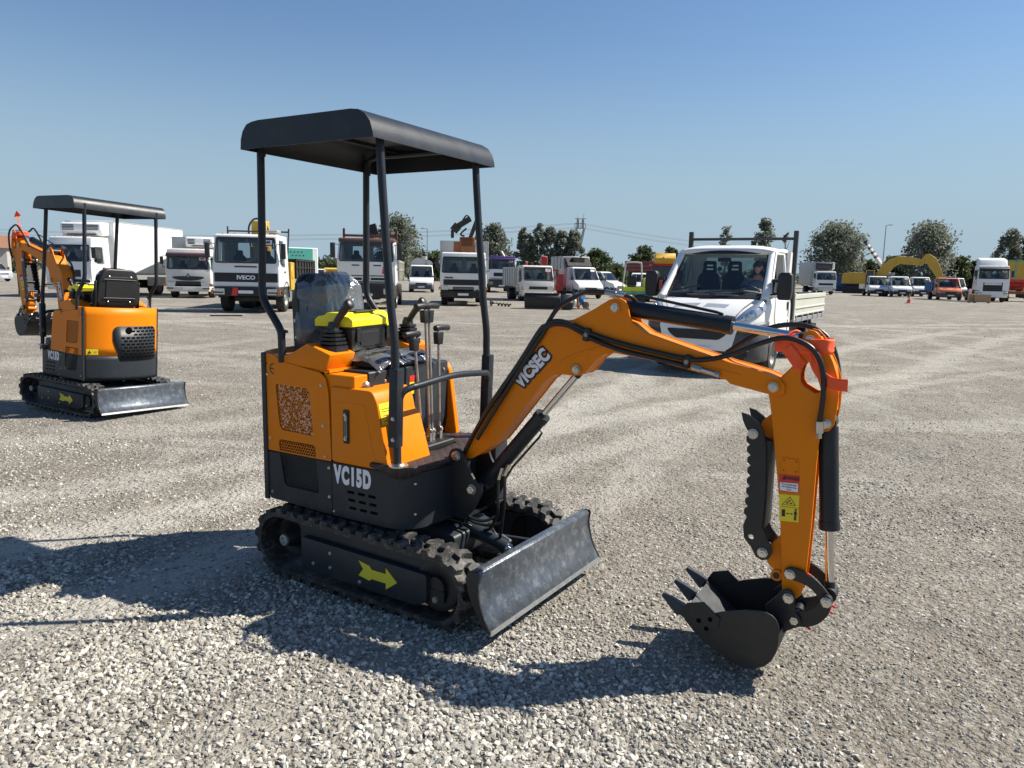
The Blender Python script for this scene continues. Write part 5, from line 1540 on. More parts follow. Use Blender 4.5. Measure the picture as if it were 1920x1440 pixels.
def truck(name, label, pos, heading, W=2.4, zr=2.7, z0=1.7, z1=2.5, zb=.8, L=1.9, rake=.22, cabm='white', glassm='truckglass', grille=None, bumper=(.42, .85, 'white'),
          lamps=None, visor=None, text=(), sticker=None, wr=.50, wb=3.6, rear=1, stripes=(), wb_x=-1.3, roofm=None, mirror=(.22, .55), redsq=None, group=None, tail=2.0, bw=None, cat='truck'):
    root = thing(name, label, cat, (pos[0], pos[1], 0), heading, group)
    H = W / 2
    tf = lambda z: 1 - .07 * max(0, min(1, (z - z0) / (zr - z0)))
    fx = lambda z: 0.0 if z <= z0 else -rake * (z - z0) / (zr - z0)
    prof = [(0, zb), (0, z0), (-rake * .94, zr - .04), (-rake - .12, zr), (-L, zr), (-L, zb)]
    q = MB(); q.prism(prof, -H, H, 'y')
    q.v = [Vector((v.x, v.y * tf(v.z), v.z)) for v in q.v]
    body = q.build('cab', M[cabm], root, bevel=.055, seg=3, smooth=50)
    if roofm:
        q = MB(); q.prism([(-rake * .80 + .03, zr - .16), (-rake * .94 + .02, zr - .03), (-rake - .12, zr + .015), (-L + .1, zr + .015), (-L + .1, zr - .05), (-rake - .3, zr - .16)], -H * .945, H * .945, 'y')
        q.build('roof_trim', M[roofm], body, bevel=.02, seg=2)
    # windscreen in a black seal
    wy = H * .93 - .03
    cF = MB(); cF.prism(roundpoly([(-wy + .03, z0 + .09), (wy - .03, z0 + .09), (wy * .955 - .03, z1 - .03), (-wy * .955 + .03, z1 - .03)], .05), -.60, .25, 'x')
    cI = MB(); cI.prism([(-.07, z0 - .55), (-.07, z0 + .02), (-.07 - rake, z1 + .04), (-L + .10, z1 + .04), (-L + .10, z0 - .55)], -H + .14, H - .14, 'y')
    cS = MB(); cS.prism(roundpoly([(-.30, z0 + .06), (-.30 - rake * .7, z1 - .08), (-1.11, z1 - .08), (-1.11, z0 - .03), (-.6, z0 - .03)], .05), -H - .2, H + .2, 'y')
    cB = MB(); cB.prism(rrect(-H * .62, -H * .12, z0 + .22, z1 - .12, .04) , -L - .2, -L + .3, 'x'); cB2 = MB(); cB2.prism(rrect(H * .12, H * .62, z0 + .22, z1 - .12, .04), -L - .2, -L + .3, 'x')
    carve(body, [cI, cF, cS, cB, cB2])
    q = MB(); q.prism([(-.10, z0 - .50), (-.10, z0 - .02), (-.34, z0 - .0), (-.46, z0 - .16), (-.44, z0 - .50)], -H + .16, H - .16, 'y'); q.build('dashboard', M['dash'], body, bevel=.03, seg=2)
    cc = Vector((-.52, .52 * H / 1.2, z0 + .10)); ax_ = Vector((-.55, 0, .83)).normalized(); e1 = Vector((0, 1, 0)); e2 = ax_.cross(e1)
    q = MB(); q.ring([cc + (e1 * math.cos(a) + e2 * math.sin(a)) * .23 for a in [2 * PI * k / 20 for k in range(21)]], [.02] * 21, 6, caps=False); q.box(cc, (.05, .40, .04)); q.build('steering_wheel', M['plastic'], body)
    for yy in (-.52 * H / 1.2, .52 * H / 1.2):
        q = MB(); q.prism(roundpoly([(yy - .24, z0 - .45), (yy + .24, z0 - .45), (yy + .22, z0 + .28), (yy + .12, z0 + .34), (yy + .11, z0 + .52), (yy - .11, z0 + .52), (yy - .12, z0 + .34), (yy - .22, z0 + .28)], .05), -1.30, -1.16, 'x'); q.bb(-1.2, -.75, yy - .24, yy + .24, z0 - .5, z0 - .32); q.build('seat', M['seatcloth'], body, bevel=.03)
    q = MB(); q.bb(-.16 - rake * .8, -.12 - rake * .8, -wy * .9, -.06, z1 - .17, z1 - .02); q.bb(-.16 - rake * .8, -.12 - rake * .8, .06, wy * .9, z1 - .17, z1 - .02); q.build('inner_sun_visor', M['dash'], body, split=True)
    q = MB()
    for k in range(5): q.box((-rake - .16, (k - 2) * H * .36, zr + .012), (.08, .12, .03))
    q.build('roof_marker', M['amber'], body, bevel=.008, split=True)
    q = MB()
    for s_ in (-1, 1): q.box((.10, s_ * (H - .22), zb - .20), (.16, .34, .05)); q.box((-.45, s_ * (H - .02), zb - .18), (.40, .10, .05))
    q.build('step', M['greyplastic'], root, split=True)
    q = MB(); quadx(q, fx, roundpoly([(-wy - .03, z0 + .03), (wy + .03, z0 + .03), (wy * .955 + .03, z1 + .03), (-wy * .955 - .03, z1 + .03)], .07), .006)
    q = MB(); q.ring([Vector((fx(z) + .008, y, z)) for y, z in (lambda r_: r_ + [r_[0]])(roundpoly([(-wy, z0 + .06), (wy, z0 + .06), (wy * .955, z1), (-wy * .955, z1)], .06))], [.034] * 17, 6, caps=False); q.build('windscreen_seal', M['greyplastic'], body)
    q = MB(); pane(q, [(fx(z) + .012, y, z) for y, z in roundpoly([(-wy, z0 + .06), (wy, z0 + .06), (wy * .955, z1), (-wy * .955, z1)], .06)]); ws = q.build('windscreen', M[glassm], body, smooth=0, fix=False)
    if visor:
        q = MB(); vz = z1 + .02
        q.prism([(fx(vz) + .02, vz - .10), (fx(vz) + .26, vz - .06), (fx(vz) + .24, vz + .07), (fx(vz), vz + .16)], -H * .94, H * .94, 'y')
        q.build('sun_visor', M[visor], body, bevel=.03, seg=2)
    q = MB()
    for s_ in (-.75, -.05):
        q.tube([(fx(z0) + .03, s_ * wy, z0 + .04), (fx(z0 + .1) + .035, (s_ + .35) * wy, z0 + .10), (fx(z0 + .14) + .035, (s_ + .62) * wy, z0 + .14)], .012, 6)
    q.build('wiper', M['greyplastic'], body, split=True)
    yf = lambda z: H * tf(z)
    for s_ in (-1, 1):
        q = MB(); pane(q, [(x, s_ * (yf(z) + .003), z) for x, z in roundpoly([(-.24, z0 + .02), (-.24 - rake * .8, z1 - .04), (-1.15, z1 - .04), (-1.15, z0 - .08), (-.6, z0 - .08)], .06)]); q.build('side_window', M[glassm], body, smooth=0, fix=False)
        q = MB()
        for (xa, za, xb_, zc) in ((-.12, z0 - .1, -.12, zb + .1), (-1.24, z1, -1.24, zb + .1)): sidepanel(q, yf, [(xa - .006, za), (xa + .006, za), (xb_ + .006, zc), (xb_ - .006, zc)], s_, .002)
        q.build('door_gap', M['greyplastic'], body, split=True)
        q = MB(); sidepanel(q, yf, rrect(-1.12, -.98, z0 - .30, z0 - .24, .02), s_, .03); q.build('door_handle', M['greyplastic'], body)
        # mirror
        mw_, mh = mirror
        q = MB(); q.box((-.02, s_ * (H + .16), z0 + .48), (.10, mw_, mh)); q.tube([(-.1, s_ * H * .94, z0 + .72), (.0, s_ * (H + .12), z0 + .74), (.0, s_ * (H + .14), z0 + .5)], .018, 6, smooth=False)
        q.tube([(-.1, s_ * H * .98, z0 + .12), (.0, s_ * (H + .12), z0 + .15), (.0, s_ * (H + .14), z0 + .3)], .018, 6, smooth=False)
        q.build('wing_mirror', M['greyplastic'], body, bevel=.02, seg=2)
    if grille:
        g0, g1, gw, gm, bars = grille
        q = MB(); quadx(q, 0, rrect(-gw, gw, g0, g1, .03), .010); gg = q.build('grille', M[gm], body)
        q = MB()
        for k in range(bars):
            zz = g0 + (g1 - g0) * (k + .5) / bars
            q.bb(.008, .030, -gw * .97, gw * .97, zz - .012, zz + .006)
        if bars: q.build('grille_bar', M['greyplastic'], gg)
    for (yy, za, zc, w_, mt) in stripes:
        q = MB(); quadx(q, 0, rrect(yy - w_, yy + w_, za, zc, .02), .016); q.build('trim_panel', M[mt], body)
    b0, b1, bm = bumper
    q = MB(); q.prism(roundpoly([(.12, -H * .93), (.12, H * .93), (-.25, H), (-.95, H), (-.95, -H), (-.25, -H)], .08), b0, b1, 'z')
    q.v = [Vector((v.x - (.04 if v.z < (b0 + b1) / 2 else 0), v.y, v.z)) for v in q.v]
    bp_ = q.build('bumper', M[bm], root, bevel=.04, seg=2)
    q = MB(); quadx(q, .12 - .0, rrect(-.26, .26, b0 + .10, b0 + .21, .01), .012); q.build('number_plate', M['decalwhite'], bp_)
    if lamps:
        ly, lz, lw, lh, lx = lamps
        for s_ in (-1, 1):
            q = MB(); quadx(q, lx, rrect(s_ * ly - lw, s_ * ly + lw, lz - lh, lz + lh, .03), .02); hl = q.build('headlight', M['lampglass'], root, bevel=.008)
            q = MB(); quadx(q, lx, rrect(s_ * (ly + lw + .09) - .05, s_ * (ly + lw + .09) + .05, lz - lh * .8, lz + lh * .6, .02), .015); q.build('indicator', M['amber'], root)
    if redsq:
        q = MB(); y_, z_, s2, xx = redsq; quadx(q, xx, [(y_ - s2, z_ - s2), (y_ + s2 * .7, z_ - s2), (y_ + s2, z_ + s2), (y_ - s2 * .7, z_ + s2)], .02); q.build('red_marker', M['redlens'], body)
    for (tx_, sz, y_, z_, mt, sxx) in text:
        t_ = text_mb(tx_, sz, lambda u, v, d: (.034 + d, y_ + u, z_ + v), depth=.006, offset=.008, sx=sxx); t_.build('lettering', M[mt], body, smooth=0)
    if sticker:
        num, sy_ = sticker
        yy = sy_ * wy * .72; zc = z1 - .16
        q = MB(); quadx(q, fx, [(yy - .16, zc - .07), (yy + .16, zc - .07), (yy + .16, zc + .10), (yy - .16, zc + .10)], .018); st = q.build('lot_sticker', M['decalwhite'], ws)
        q = MB(); quadx(q, fx, [(yy - .16, zc - .11), (yy + .16, zc - .11), (yy + .16, zc - .06), (yy - .16, zc - .06)], .020); q.build('sticker_band', M['redvinyl'], st)
        t_ = text_mb(num, .13, lambda u, v, d: (fx(zc) + .026 + d, yy + u, zc + .02 + v), depth=.004, offset=.004); t_.build('lot_number', M['decalblack'], st, smooth=0)
    # running gear
    q = MB(); q.bb(-wb - wb_x * -1 - tail + 1.3 if False else wb_x - wb - tail, -.3, -.45, .45, wr * 1.05, wr * 1.05 + .28)
    q.bb(wb_x - wb - tail, -1.0, -.52, -.42, wr * 1.0, wr + .35); q.bb(wb_x - wb - tail, -1.0, .42, .52, wr * 1.0, wr + .35)
    q.cyl((wb_x, -H * .8, wr), (wb_x, H * .8, wr), .09); q.cyl((wb_x - wb, -H * .8, wr), (wb_x - wb, H * .8, wr), .12)
    q.bb(-1.2, -.3, -.5, .5, wr * .8, zb + .1)
    q.build('chassis', M['chassis'], root)
    for s_ in (-1, 1):
        wheel(root, wb_x, s_ * (H - .17), wr, .30, s_)
        for k in range(rear):
            wheel(root, wb_x - wb + (k * 1.25), s_ * (H - .28), wr, .52, s_)
        q = MB()
        arc_ = [(wb_x + (wr + .06) * math.cos(a), wr + (wr + .06) * math.sin(a)) for a in [PI * k / 10 for k in range(11)]]
        arc2 = [(wb_x + (wr + .10) * math.cos(a), wr + (wr + .10) * math.sin(a)) for a in [PI * k / 10 for k in range(11)]]
        q.prism(arc2 + arc_[::-1], s_ * (H - .36), s_ * (H + .01), 'y'); q.build('wheel_arch', M['greyplastic'], root)
        q = MB(); q.bb(wb_x - wr - .75, wb_x - wr - .12, s_ * (H - .35), s_ * (H - .03), .35, .85); q.build('side_tank', M['galv'] if s_ > 0 else M['chassis'], root, bevel=.03)
    return root, H


def cargo_box(root, x0, x1, w, h0, h1, mt='box', reefer=None):
    q = MB(); q.bb(x0, x1, -w / 2, w / 2, h0, h1); b_ = q.build('cargo_box', M[mt], root, bevel=.03, seg=2)
    q = MB()
    for s_ in (-1, 1):
        q.bb(x0 + .01, x1 - .01, s_ * (w / 2 - .01), s_ * (w / 2 + .012), h0, h0 + .10); q.bb(x0 + .01, x1 - .01, s_ * (w / 2 - .01), s_ * (w / 2 + .012), h1 - .08, h1 - .005)
        q.bb(x0 + .001, x0 + .06, s_ * (w / 2 - .01), s_ * (w / 2 + .012), h0 + .1, h1 - .09)
    q.build('box_edge', M['alubox'], b_)
    if reefer:
        y0, y1, z0, z1, d, mt2 = reefer
        xs_ = max(x0, x1)
        q = MB(); q.prism([(xs_, z0 + .05), (xs_ + d * .75, z0), (xs_ + d, z0 + (z1 - z0) * .45), (xs_ + d * .97, z1 - .08), (xs_ + d * .8, z1), (xs_, z1)], y0, y1, 'y')
        u_ = q.build('refrigeration_unit', M[mt2], root, bevel=.05, seg=3)
        q = MB()
        for (a_, b_2) in ((y0 + .12, y0 + (y1 - y0) * .34), (y1 - (y1 - y0) * .34, y1 - .12)):
            for k in range(4):
                zz = z1 - .16 - k * .075
                q.bb(xs_ + d * .93, xs_ + d * .985 + .012, a_, b_2, zz - .022, zz + .022)
        q.bb(xs_ + d * .80, xs_ + d * .93, y0 + .3, y1 - .3, z0 + .06, z0 + .10)
        q.build('louvre', M['greyplastic'], u_)
    return b_


def dropside(root, x0, x1, w, h0, h1, mt, ribs=6, inner='chassis', nm='cargo_bed'):
    q = MB()
    t = .05
    q.bb(x0, x1, -w / 2, w / 2, h0 - .08, h0)
    q.bb(x0, x1, -w / 2, -w / 2 + t, h0, h1); q.bb(x0, x1, w / 2 - t, w / 2, h0, h1)
    q.bb(x0, x0 + t, -w / 2 + t, w / 2 - t, h0, h1); q.bb(x1 - t, x1, -w / 2 + t, w / 2 - t, h0, h1)
    b_ = q.build(nm, M[mt], root, bevel=.01)
    q = MB()
    for k in range(ribs + 1):
        xx = x0 + (x1 - x0) * k / ribs
        for s_ in (-1, 1): q.bb(xx - .04, xx + .04, s_ * (w / 2 - .01), s_ * (w / 2 + .05), h0 - .1, h1)
    for s_ in (-1, 1):
        q.bb(x0, x1, s_ * (w / 2 - .01), s_ * (w / 2 + .035), h1 - .08, h1 + .01); q.bb(x0, x1, s_ * (w / 2 - .01), s_ * (w / 2 + .035), (h0 + h1) / 2 - .03, (h0 + h1) / 2 + .03)
    q.build('side_rib', M[mt], b_)
    return b_


def part(root, nm, mt, fn, bevel=0.0, **k):
    if nm in ('wheel', 'crawler_track', 'side_guard', 'mudguard', 'side_skirt', 'window', 'insulator', 'skid', 'panel_hole', 'side_board', 'drum'): k['split'] = True
    q = MB(); fn(q); return q.build(nm, M[mt], root, bevel=bevel, **k)


HD = -82
# ---- white refrigerated truck with the long box
p_ = at(128, 37.5)
r, H = truck('refrigerated_truck', 'white truck with long white refrigerated box behind the left excavator', p_, -92, W=2.35, zr=3.05, z0=1.78, z1=2.62, zb=.85, L=1.75, rake=.30, glassm='truckglass',
             grille=(1.05, 1.40, .62, 'greyplastic', 4), bumper=(.40, .92, 'white'), lamps=(.92, .62, .16, .12, .11), sticker=('669', 1), wr=.50, wb=5.4, tail=2.2)
cargo_box(r, -9.6, -2.0, 2.55, 1.15, 3.95, 'box', (-1.05, 1.05, 3.12, 3.82, .85, 'white'))
part(r, 'side_guard', 'alubox', lambda q: [q.bb(-8.2, -5.2, s_ * 1.22, s_ * 1.27, .55, 1.05) for s_ in (-1, 1)])
part(r, 'tail_lift', 'alubox', lambda q: (q.bb(-9.75, -9.62, -1.2, 1.2, 1.2, 2.5),), .01)

# ---- grey white truck with rounded cab and refrigerated box
p_ = at(352, 35.3)
r, H = truck('refrigerated_truck', 'dusty white truck with maroon sun visor and curved slim grille', p_, -78, W=2.25, zr=2.62, z0=1.50, z1=2.24, zb=.72, L=1.7, rake=.20, cabm='oldwhite', glassm='greyglass2',
             grille=(.72, .90, .62, 'greyplastic', 2), bumper=(.36, .62, 'oldwhite'), lamps=(.86, .72, .20, .12, .09), visor='maroon', sticker=('667', 1), wr=.44, wb=4.2, mirror=(.16, .40))
part(r, 'smile_grille', 'greyplastic', lambda q: quadx(q, 0, [(.80 * math.cos(a), 1.12 + .19 * math.sin(a) * (1 if math.sin(a) < 0 else .25)) for a in [2 * PI * k / 24 for k in range(24)]], .018))
part(r, 'diamond_badge', 'chassis', lambda q: (quadx(q, 0, [(0, 1.02), (.09, 1.17), (0, 1.32), (-.09, 1.17)], .030),))
part(r, 'badge_centre', 'alubox', lambda q: (quadx(q, 0, [(0, 1.09), (.045, 1.17), (0, 1.25), (-.045, 1.17)], .036),))
cargo_box(r, -7.6, -1.95, 2.35, 1.0, 3.30, 'alubox', (-.35, 1.05, 2.72, 3.30, .55, 'white'))

# ---- old white truck with black grille
p_ = at(461, 51.5)
r, H = truck('tipper_truck', 'old white lorry with wide black grille, red flag and yellow crane behind its cab', p_, -84, W=2.36, zr=2.86, z0=1.78, z1=2.72, zb=.95, L=1.95, rake=.16, grille=(1.13, 1.46, 1.12, 'decalblack', 6),
             bumper=(.62, .96, 'chassis'), lamps=(.92, .78, .17, .11, .105), text=(('IVECO', .20, .0, 1.29, 'decalwhite', 1.15),), sticker=('668', 1), wr=.53, wb=3.8, rear=2, tail=1.6, stripes=((0, .98, 1.10, 1.14, 'white'), (0, 1.66, 1.71, .40, 'greyplastic')), mirror=(.16, .55))
part(r, 'red_flag', 'redvinyl', lambda q: quadx(q, .12, [(-.50, .64), (-.30, .64), (-.26, .92), (-.44, .92)], .03))
part(r, 'roof_rack', 'chassis', lambda q: [q.cyl((-2.0, -1.12, 2.2), (-2.0, -1.12, 3.22), .03), q.cyl((-2.0, 1.12, 2.2), (-2.0, 1.18, 3.18), .03), q.cyl((-2.0, -1.12, 3.05), (-2.0, 1.16, 3.05), .03), q.cyl((-2.0, .45, 2.6), (-2.0, .45, 3.05), .03)])
part(r, 'roof_vent', 'alubox', lambda q: (q.bb(-1.0, -.6, .70, 1.0, 2.86, 2.94), q.bb(-1.1, -.5, .62, 1.06, 2.94, 3.04)), .02)
part(r, 'crane', 'yellow', lambda q: (q.bb(-2.75, -2.15, -.35, .35, 1.1, 2.5), q.prism([(-2.9, 2.4), (-2.2, 2.4), (-2.25, 3.45), (-2.75, 3.5)], -.28, .30, 'y'), q.bb(-2.9, -2.2, .9, 1.2, .8, 1.9), q.cyl((-2.5, 1.12, 1.5), (-2.5, 1.22, 1.5), .28)), .02)
part(r, 'crane_hose', 'hose', lambda q: (q.tube([(-2.3, -.35, 2.5), (-2.3, -.40, 3.2), (-2.3, -.15, 3.55), (-2.3, .2, 3.4), (-2.3, .42, 2.9), (-2.3, .5, 2.4)], .035, 8),))
dropside(r, -7.8, -3.1, 2.4, 1.35, 2.05, 'chassis', 7)
part(r, 'mudguard', 'galv', lambda q: [q.prism([(-5.7 + .62 * math.cos(a), .55 + .62 * math.sin(a)) for a in [PI * k / 8 for k in range(9)]] + [(-5.7 + .58 * math.cos(a), .55 + .58 * math.sin(a)) for a in [PI * (8 - k) / 8 for k in range(9)]], s_ * .85, s_ * 1.22, 'y') for s_ in (-1, 1)])

# ---- white and brown lorry partly behind the canopy posts
p_ = at(687, 44.5)
r, H = truck('flatbed_truck', 'white lorry with brown roof edge, red marker and cream dropsides', p_, -84, W=2.45, zr=2.98, z0=1.98, z1=2.82, zb=1.02, L=2.0, rake=.16, glassm='truckglass', grille=(1.24, 1.34, .85, 'decalblack', 1),
             bumper=(.48, 1.12, 'chassis'), lamps=(.88, .78, .17, .12, .11), text=(('IVECO', .13, 0, 1.29, 'decalwhite', 1.0),), sticker=('675', 1), wr=.52, wb=4.4, rear=1, roofm='brown', stripes=((0, 1.40, 1.44, .95, 'greyplastic'), (0, 1.15, 1.19, .95, 'greyplastic'), (-.45, 1.83, 1.88, .16, 'greyplastic'), (.45, 1.83, 1.88, .16, 'greyplastic')), redsq=(.80, 1.66, .15, 0), mirror=(.20, .62))
part(r, 'front_rail', 'brown', lambda q: (q.bb(-2.1, -2.0, -1.15, 1.15, 3.12, 3.22), q.bb(-2.1, -2.0, -1.2, -1.1, 2.4, 3.48), q.bb(-2.1, -2.0, 1.1, 1.2, 2.4, 3.48)), .01)
part(r, 'crane_head', 'chassis', lambda q: (q.box((-2.6, .05, 3.45), (.35, .45, .5), Matrix.Rotation(.3, 3, 'X')), q.box((-2.6, .0, 3.2), (.3, .25, .9), Matrix.Rotation(-.2, 3, 'X')), q.tube([(-2.6, .2, 3.3), (-2.6, .5, 3.5), (-2.6, .55, 3.2)], .04, 6), q.box((-2.6, .5, 3.35), (.2, .16, .2), Matrix.Rotation(.5, 3, 'X'))), .02)
dropside(r, -7.6, -2.3, 2.45, 1.30, 2.12, 'bed', 8)

# ---- small white lorry carrying a tank, behind
p_ = at(790, 23.2)


def bonnet_van(name, label, pos, heading, W=2.0, zr=2.22, cabm='white', glassm='truckglass', L=2.6, bumperm='bumpergrey', wr=.34, wb=3.3, side_win=1, sticker=None, gr=(.62, .72), group=None, cat='van', bonnet_z=1.18):
    """semi-bonneted light commercial cab"""
    root = thing(name, label, cat, (pos[0], pos[1], 0), heading, group)
    H = W / 2
    tf = lambda z: 1 - .13 * max(0, min(1, (z - bonnet_z) / (zr - bonnet_z)))
    prof = [(0, .45), (.02, .78), (-.10, .98), (-.72, bonnet_z), (-1.42, zr - .06), (-1.62, zr), (-L, zr), (-L, .45)]
    q = MB(); q.prism(prof, -H, H, 'y'); q.v = [Vector((v.x, v.y * tf(v.z) * (.94 if v.x > -.2 else 1), v.z)) for v in q.v]
    body = q.build('cab', M[cabm], root, bevel=.06, seg=3, smooth=50)
    fx = lambda z: -.72 - .70 * (z - bonnet_z) / (zr - .06 - bonnet_z)
    wy = H * .90; a0, a1 = bonnet_z + .06, zr - .12
    cF = MB(); cF.prism(roundpoly([(-wy + .03, a0 + .03), (wy - .03, a0 + .03), (wy * .91 - .03, a1 - .03), (-wy * .91 + .03, a1 - .03)], .05), -1.75, -.2, 'x')
    cI = MB(); cI.prism([(-1.10, .62), (-.92, bonnet_z + .02), (-1.52, zr - .10), (-L + .08, zr - .10), (-L + .08, .62)], -H * .80, H * .80, 'y')
    cS = [MB()]; cS[0].prism(roundpoly([(-1.03, a0 + .01), (-1.46, a1 - .04), (-1.94, a1 - .04), (-1.94, a0 - .0)], .04), -H - .2, H + .2, 'y')
    for k in range(side_win - 1): c2 = MB(); c2.prism(rrect(-2.96 - k * 1.0, -2.19 - k * 1.0, a0 + .04, a1 - .04, .05), -H - .2, H + .2, 'y'); cS.append(c2)
    cB = MB(); cB.prism(rrect(-H * .6, H * .6, a0 + .10, a1 - .06, .04), -L - .2, -L + .3, 'x')
    carve(body, [cI, cF, cB] + cS)
    q = MB(); q.prism([(-1.0, .9), (-.98, bonnet_z - .02), (-1.20, bonnet_z - .02), (-1.28, bonnet_z - .16), (-1.25, .9)], -H * .79, H * .79, 'y'); q.build('dashboard', M['dash'], body, bevel=.02)
    cc = Vector((-1.36, .42, bonnet_z + .03)); ax_ = Vector((-.75, 0, .66)).normalized(); e1 = Vector((0, 1, 0)); e2 = ax_.cross(e1)
    q = MB(); q.ring([cc + (e1 * math.cos(a) + e2 * math.sin(a)) * .19 for a in [2 * PI * k / 20 for k in range(21)]], [.016] * 21, 6, caps=False); q.box(cc, (.05, .32, .04)); q.build('steering_wheel', M['plastic'], body)
    for yy in (-.42, .42):
        q = MB(); q.prism(roundpoly([(yy - .23, bonnet_z - .45), (yy + .23, bonnet_z - .45), (yy + .21, bonnet_z + .28), (yy + .12, bonnet_z + .36), (yy + .11, bonnet_z + .56), (yy - .11, bonnet_z + .56), (yy - .12, bonnet_z + .36), (yy - .21, bonnet_z + .28)], .05), -2.12, -2.0, 'x'); q.bb(-2.05, -1.6, yy - .23, yy + .23, bonnet_z - .5, bonnet_z - .34); q.build('seat', M['seatcloth'], body, bevel=.03)
    q = MB(); pane(q, [(fx(z) + .012, y, z) for y, z in roundpoly([(-wy, a0), (wy, a0), (wy * .91, a1), (-wy * .91, a1)], .06)]); ws = q.build('windscreen', M[glassm], body, smooth=0, fix=False)
    q = MB(); q.ring([Vector((fx(z) + .006, y, z)) for y, z in (lambda r_: r_ + [r_[0]])(roundpoly([(-wy, a0), (wy, a0), (wy * .91, a1), (-wy * .91, a1)], .06))], [.026] * 17, 6, caps=False); q.build('windscreen_seal', M['greyplastic'], body)
    q = MB()
    for s_ in (-.7, -.05): q.tube([(fx(a0) + .03, s_ * wy, a0 - .01), (fx(a0 + .05) + .04, (s_ + .6) * wy, a0 + .05)], .01, 6)
    q.build('wiper', M['greyplastic'], body, split=True)
    yf = lambda z: H * tf(z)
    for s_ in (-1, 1):
        q = MB(); pane(q, [(x, s_ * (yf(z) + .003), z) for x, z in roundpoly([(-.97, a0 - .02), (-1.42, a1), (-1.98, a1), (-1.98, a0 - .04)], .05)]); q.build('side_window', M[glassm], body, smooth=0, fix=False)
        for k in range(side_win - 1):
            q = MB(); pane(q, [(x, s_ * (yf(z) + .003), z) for x, z in rrect(-3.0 - k * 1.0, -2.15 - k * 1.0, a0, a1, .06)]); q.build('side_window', M[glassm], body, smooth=0, fix=False)
        q = MB(); sidepanel(q, yf, [(-2.06, a1), (-2.045, a1), (-2.045, .5), (-2.06, .5)], s_, .002); sidepanel(q, yf, [(-1.02, a0), (-1.005, a0), (-1.005, .5), (-1.02, .5)], s_, .002); q.build('door_gap', M['greyplastic'], body, split=True)
        q = MB(); q.box((-.82, s_ * (H + .12), a0 + .12), (.10, .17, .28)); q.bb(-.84, -.80, s_ * (H * .92), s_ * (H + .1), a0 + .04, a0 + .08); q.build('wing_mirror', M['greyplastic'], body, bevel=.02, seg=2)
        q = MB(); quadx(q, lambda z: .02 - (z - .66) * .45, roundpoly([(s_ * (H * .52), .70), (s_ * (H * .92), .74), (s_ * (H * .92), .93), (s_ * (H * .62), .88)] if s_ > 0 else [(s_ * (H * .92), .74), (s_ * (H * .52), .70), (s_ * (H * .62), .88), (s_ * (H * .92), .93)], .03), .03); q.build('headlight', M['lampglass'], body, bevel=.006)
    q = MB(); quadx(q, .02, rrect(-H * .46, H * .46, gr[0], gr[1] + .06, .03), .012); q.build('grille', M['greyplastic'], body)
    q = MB(); quadx(q, lambda z: -.10 - (z - .98) * 3.1 if z > .98 else 0, [(-H * .6, 1.08), (-H * .25, 1.08), (-H * .25, 1.10), (-H * .6, 1.10)], .02); quadx(q, lambda z: -.10 - (z - .98) * 3.1, [(H * .25, 1.08), (H * .6, 1.08), (H * .6, 1.10), (H * .25, 1.10)], .02); q.build('bonnet_vent', M['greyplastic'], body)
    q = MB(); q.prism(roundpoly([(.10, -H * .88), (.10, H * .88), (-.22, H * 1.01), (-.42, H * 1.01), (-.42, -H * 1.01), (-.22, -H * 1.01)], .08), .26, .64, 'z'); bp_ = q.build('bumper', M[bumperm], root, bevel=.04, seg=2)
    q = MB(); quadx(q, .10, rrect(-.26, .26, .40, .51, .01), .012); q.build('number_plate', M['decalwhite'], bp_)
    if sticker:
        yy = sticker * wy * .66; zc = a1 - .13
        q = MB(); quadx(q, fx, [(yy - .15, zc - .05), (yy + .15, zc - .05), (yy + .15, zc + .07), (yy - .15, zc + .07)], .02); st = q.build('lot_sticker', M['decalwhite'], ws)
        q = MB(); quadx(q, fx, [(yy - .15, zc - .08), (yy + .15, zc - .08), (yy + .15, zc - .045), (yy - .15, zc - .045)], .023); q.build('sticker_band', M['redvinyl'], st)
    q = MB(); q.bb(-wb - 1.7, -.4, -.4, .4, .38, .55); q.cyl((-.75, -H * .8, wr), (-.75, H * .8, wr), .06); q.cyl((-.75 - wb, -H * .8, wr), (-.75 - wb, H * .8, wr), .09); q.build('chassis', M['chassis'], root)
    for s_ in (-1, 1):
        wheel(root, -.75, s_ * (H - .10), wr, .22, s_); wheel(root, -.75 - wb, s_ * (H - .14), wr, .30, s_)
    return root, H


r, H = bonnet_van('light_truck', 'small white lorry with grey tank, between the two large lorries', p_, -84, sticker=None, cat='truck')
part(r, 'tank', 'alubox', lambda q: (q.cyl((-5.6, -.25, 2.05), (-2.9, -.25, 2.05), .78, seg=24), q.cyl((-3.2, .55, 2.3), (-2.9, .55, 2.3), .35), q.cyl((-4.2, .2, 2.7), (-4.2, .2, 3.0), .2)), smooth=40)
part(r, 'tank_cradle', 'chassis', lambda q: (q.bb(-5.6, -2.8, -.9, .9, .6, 1.3),))

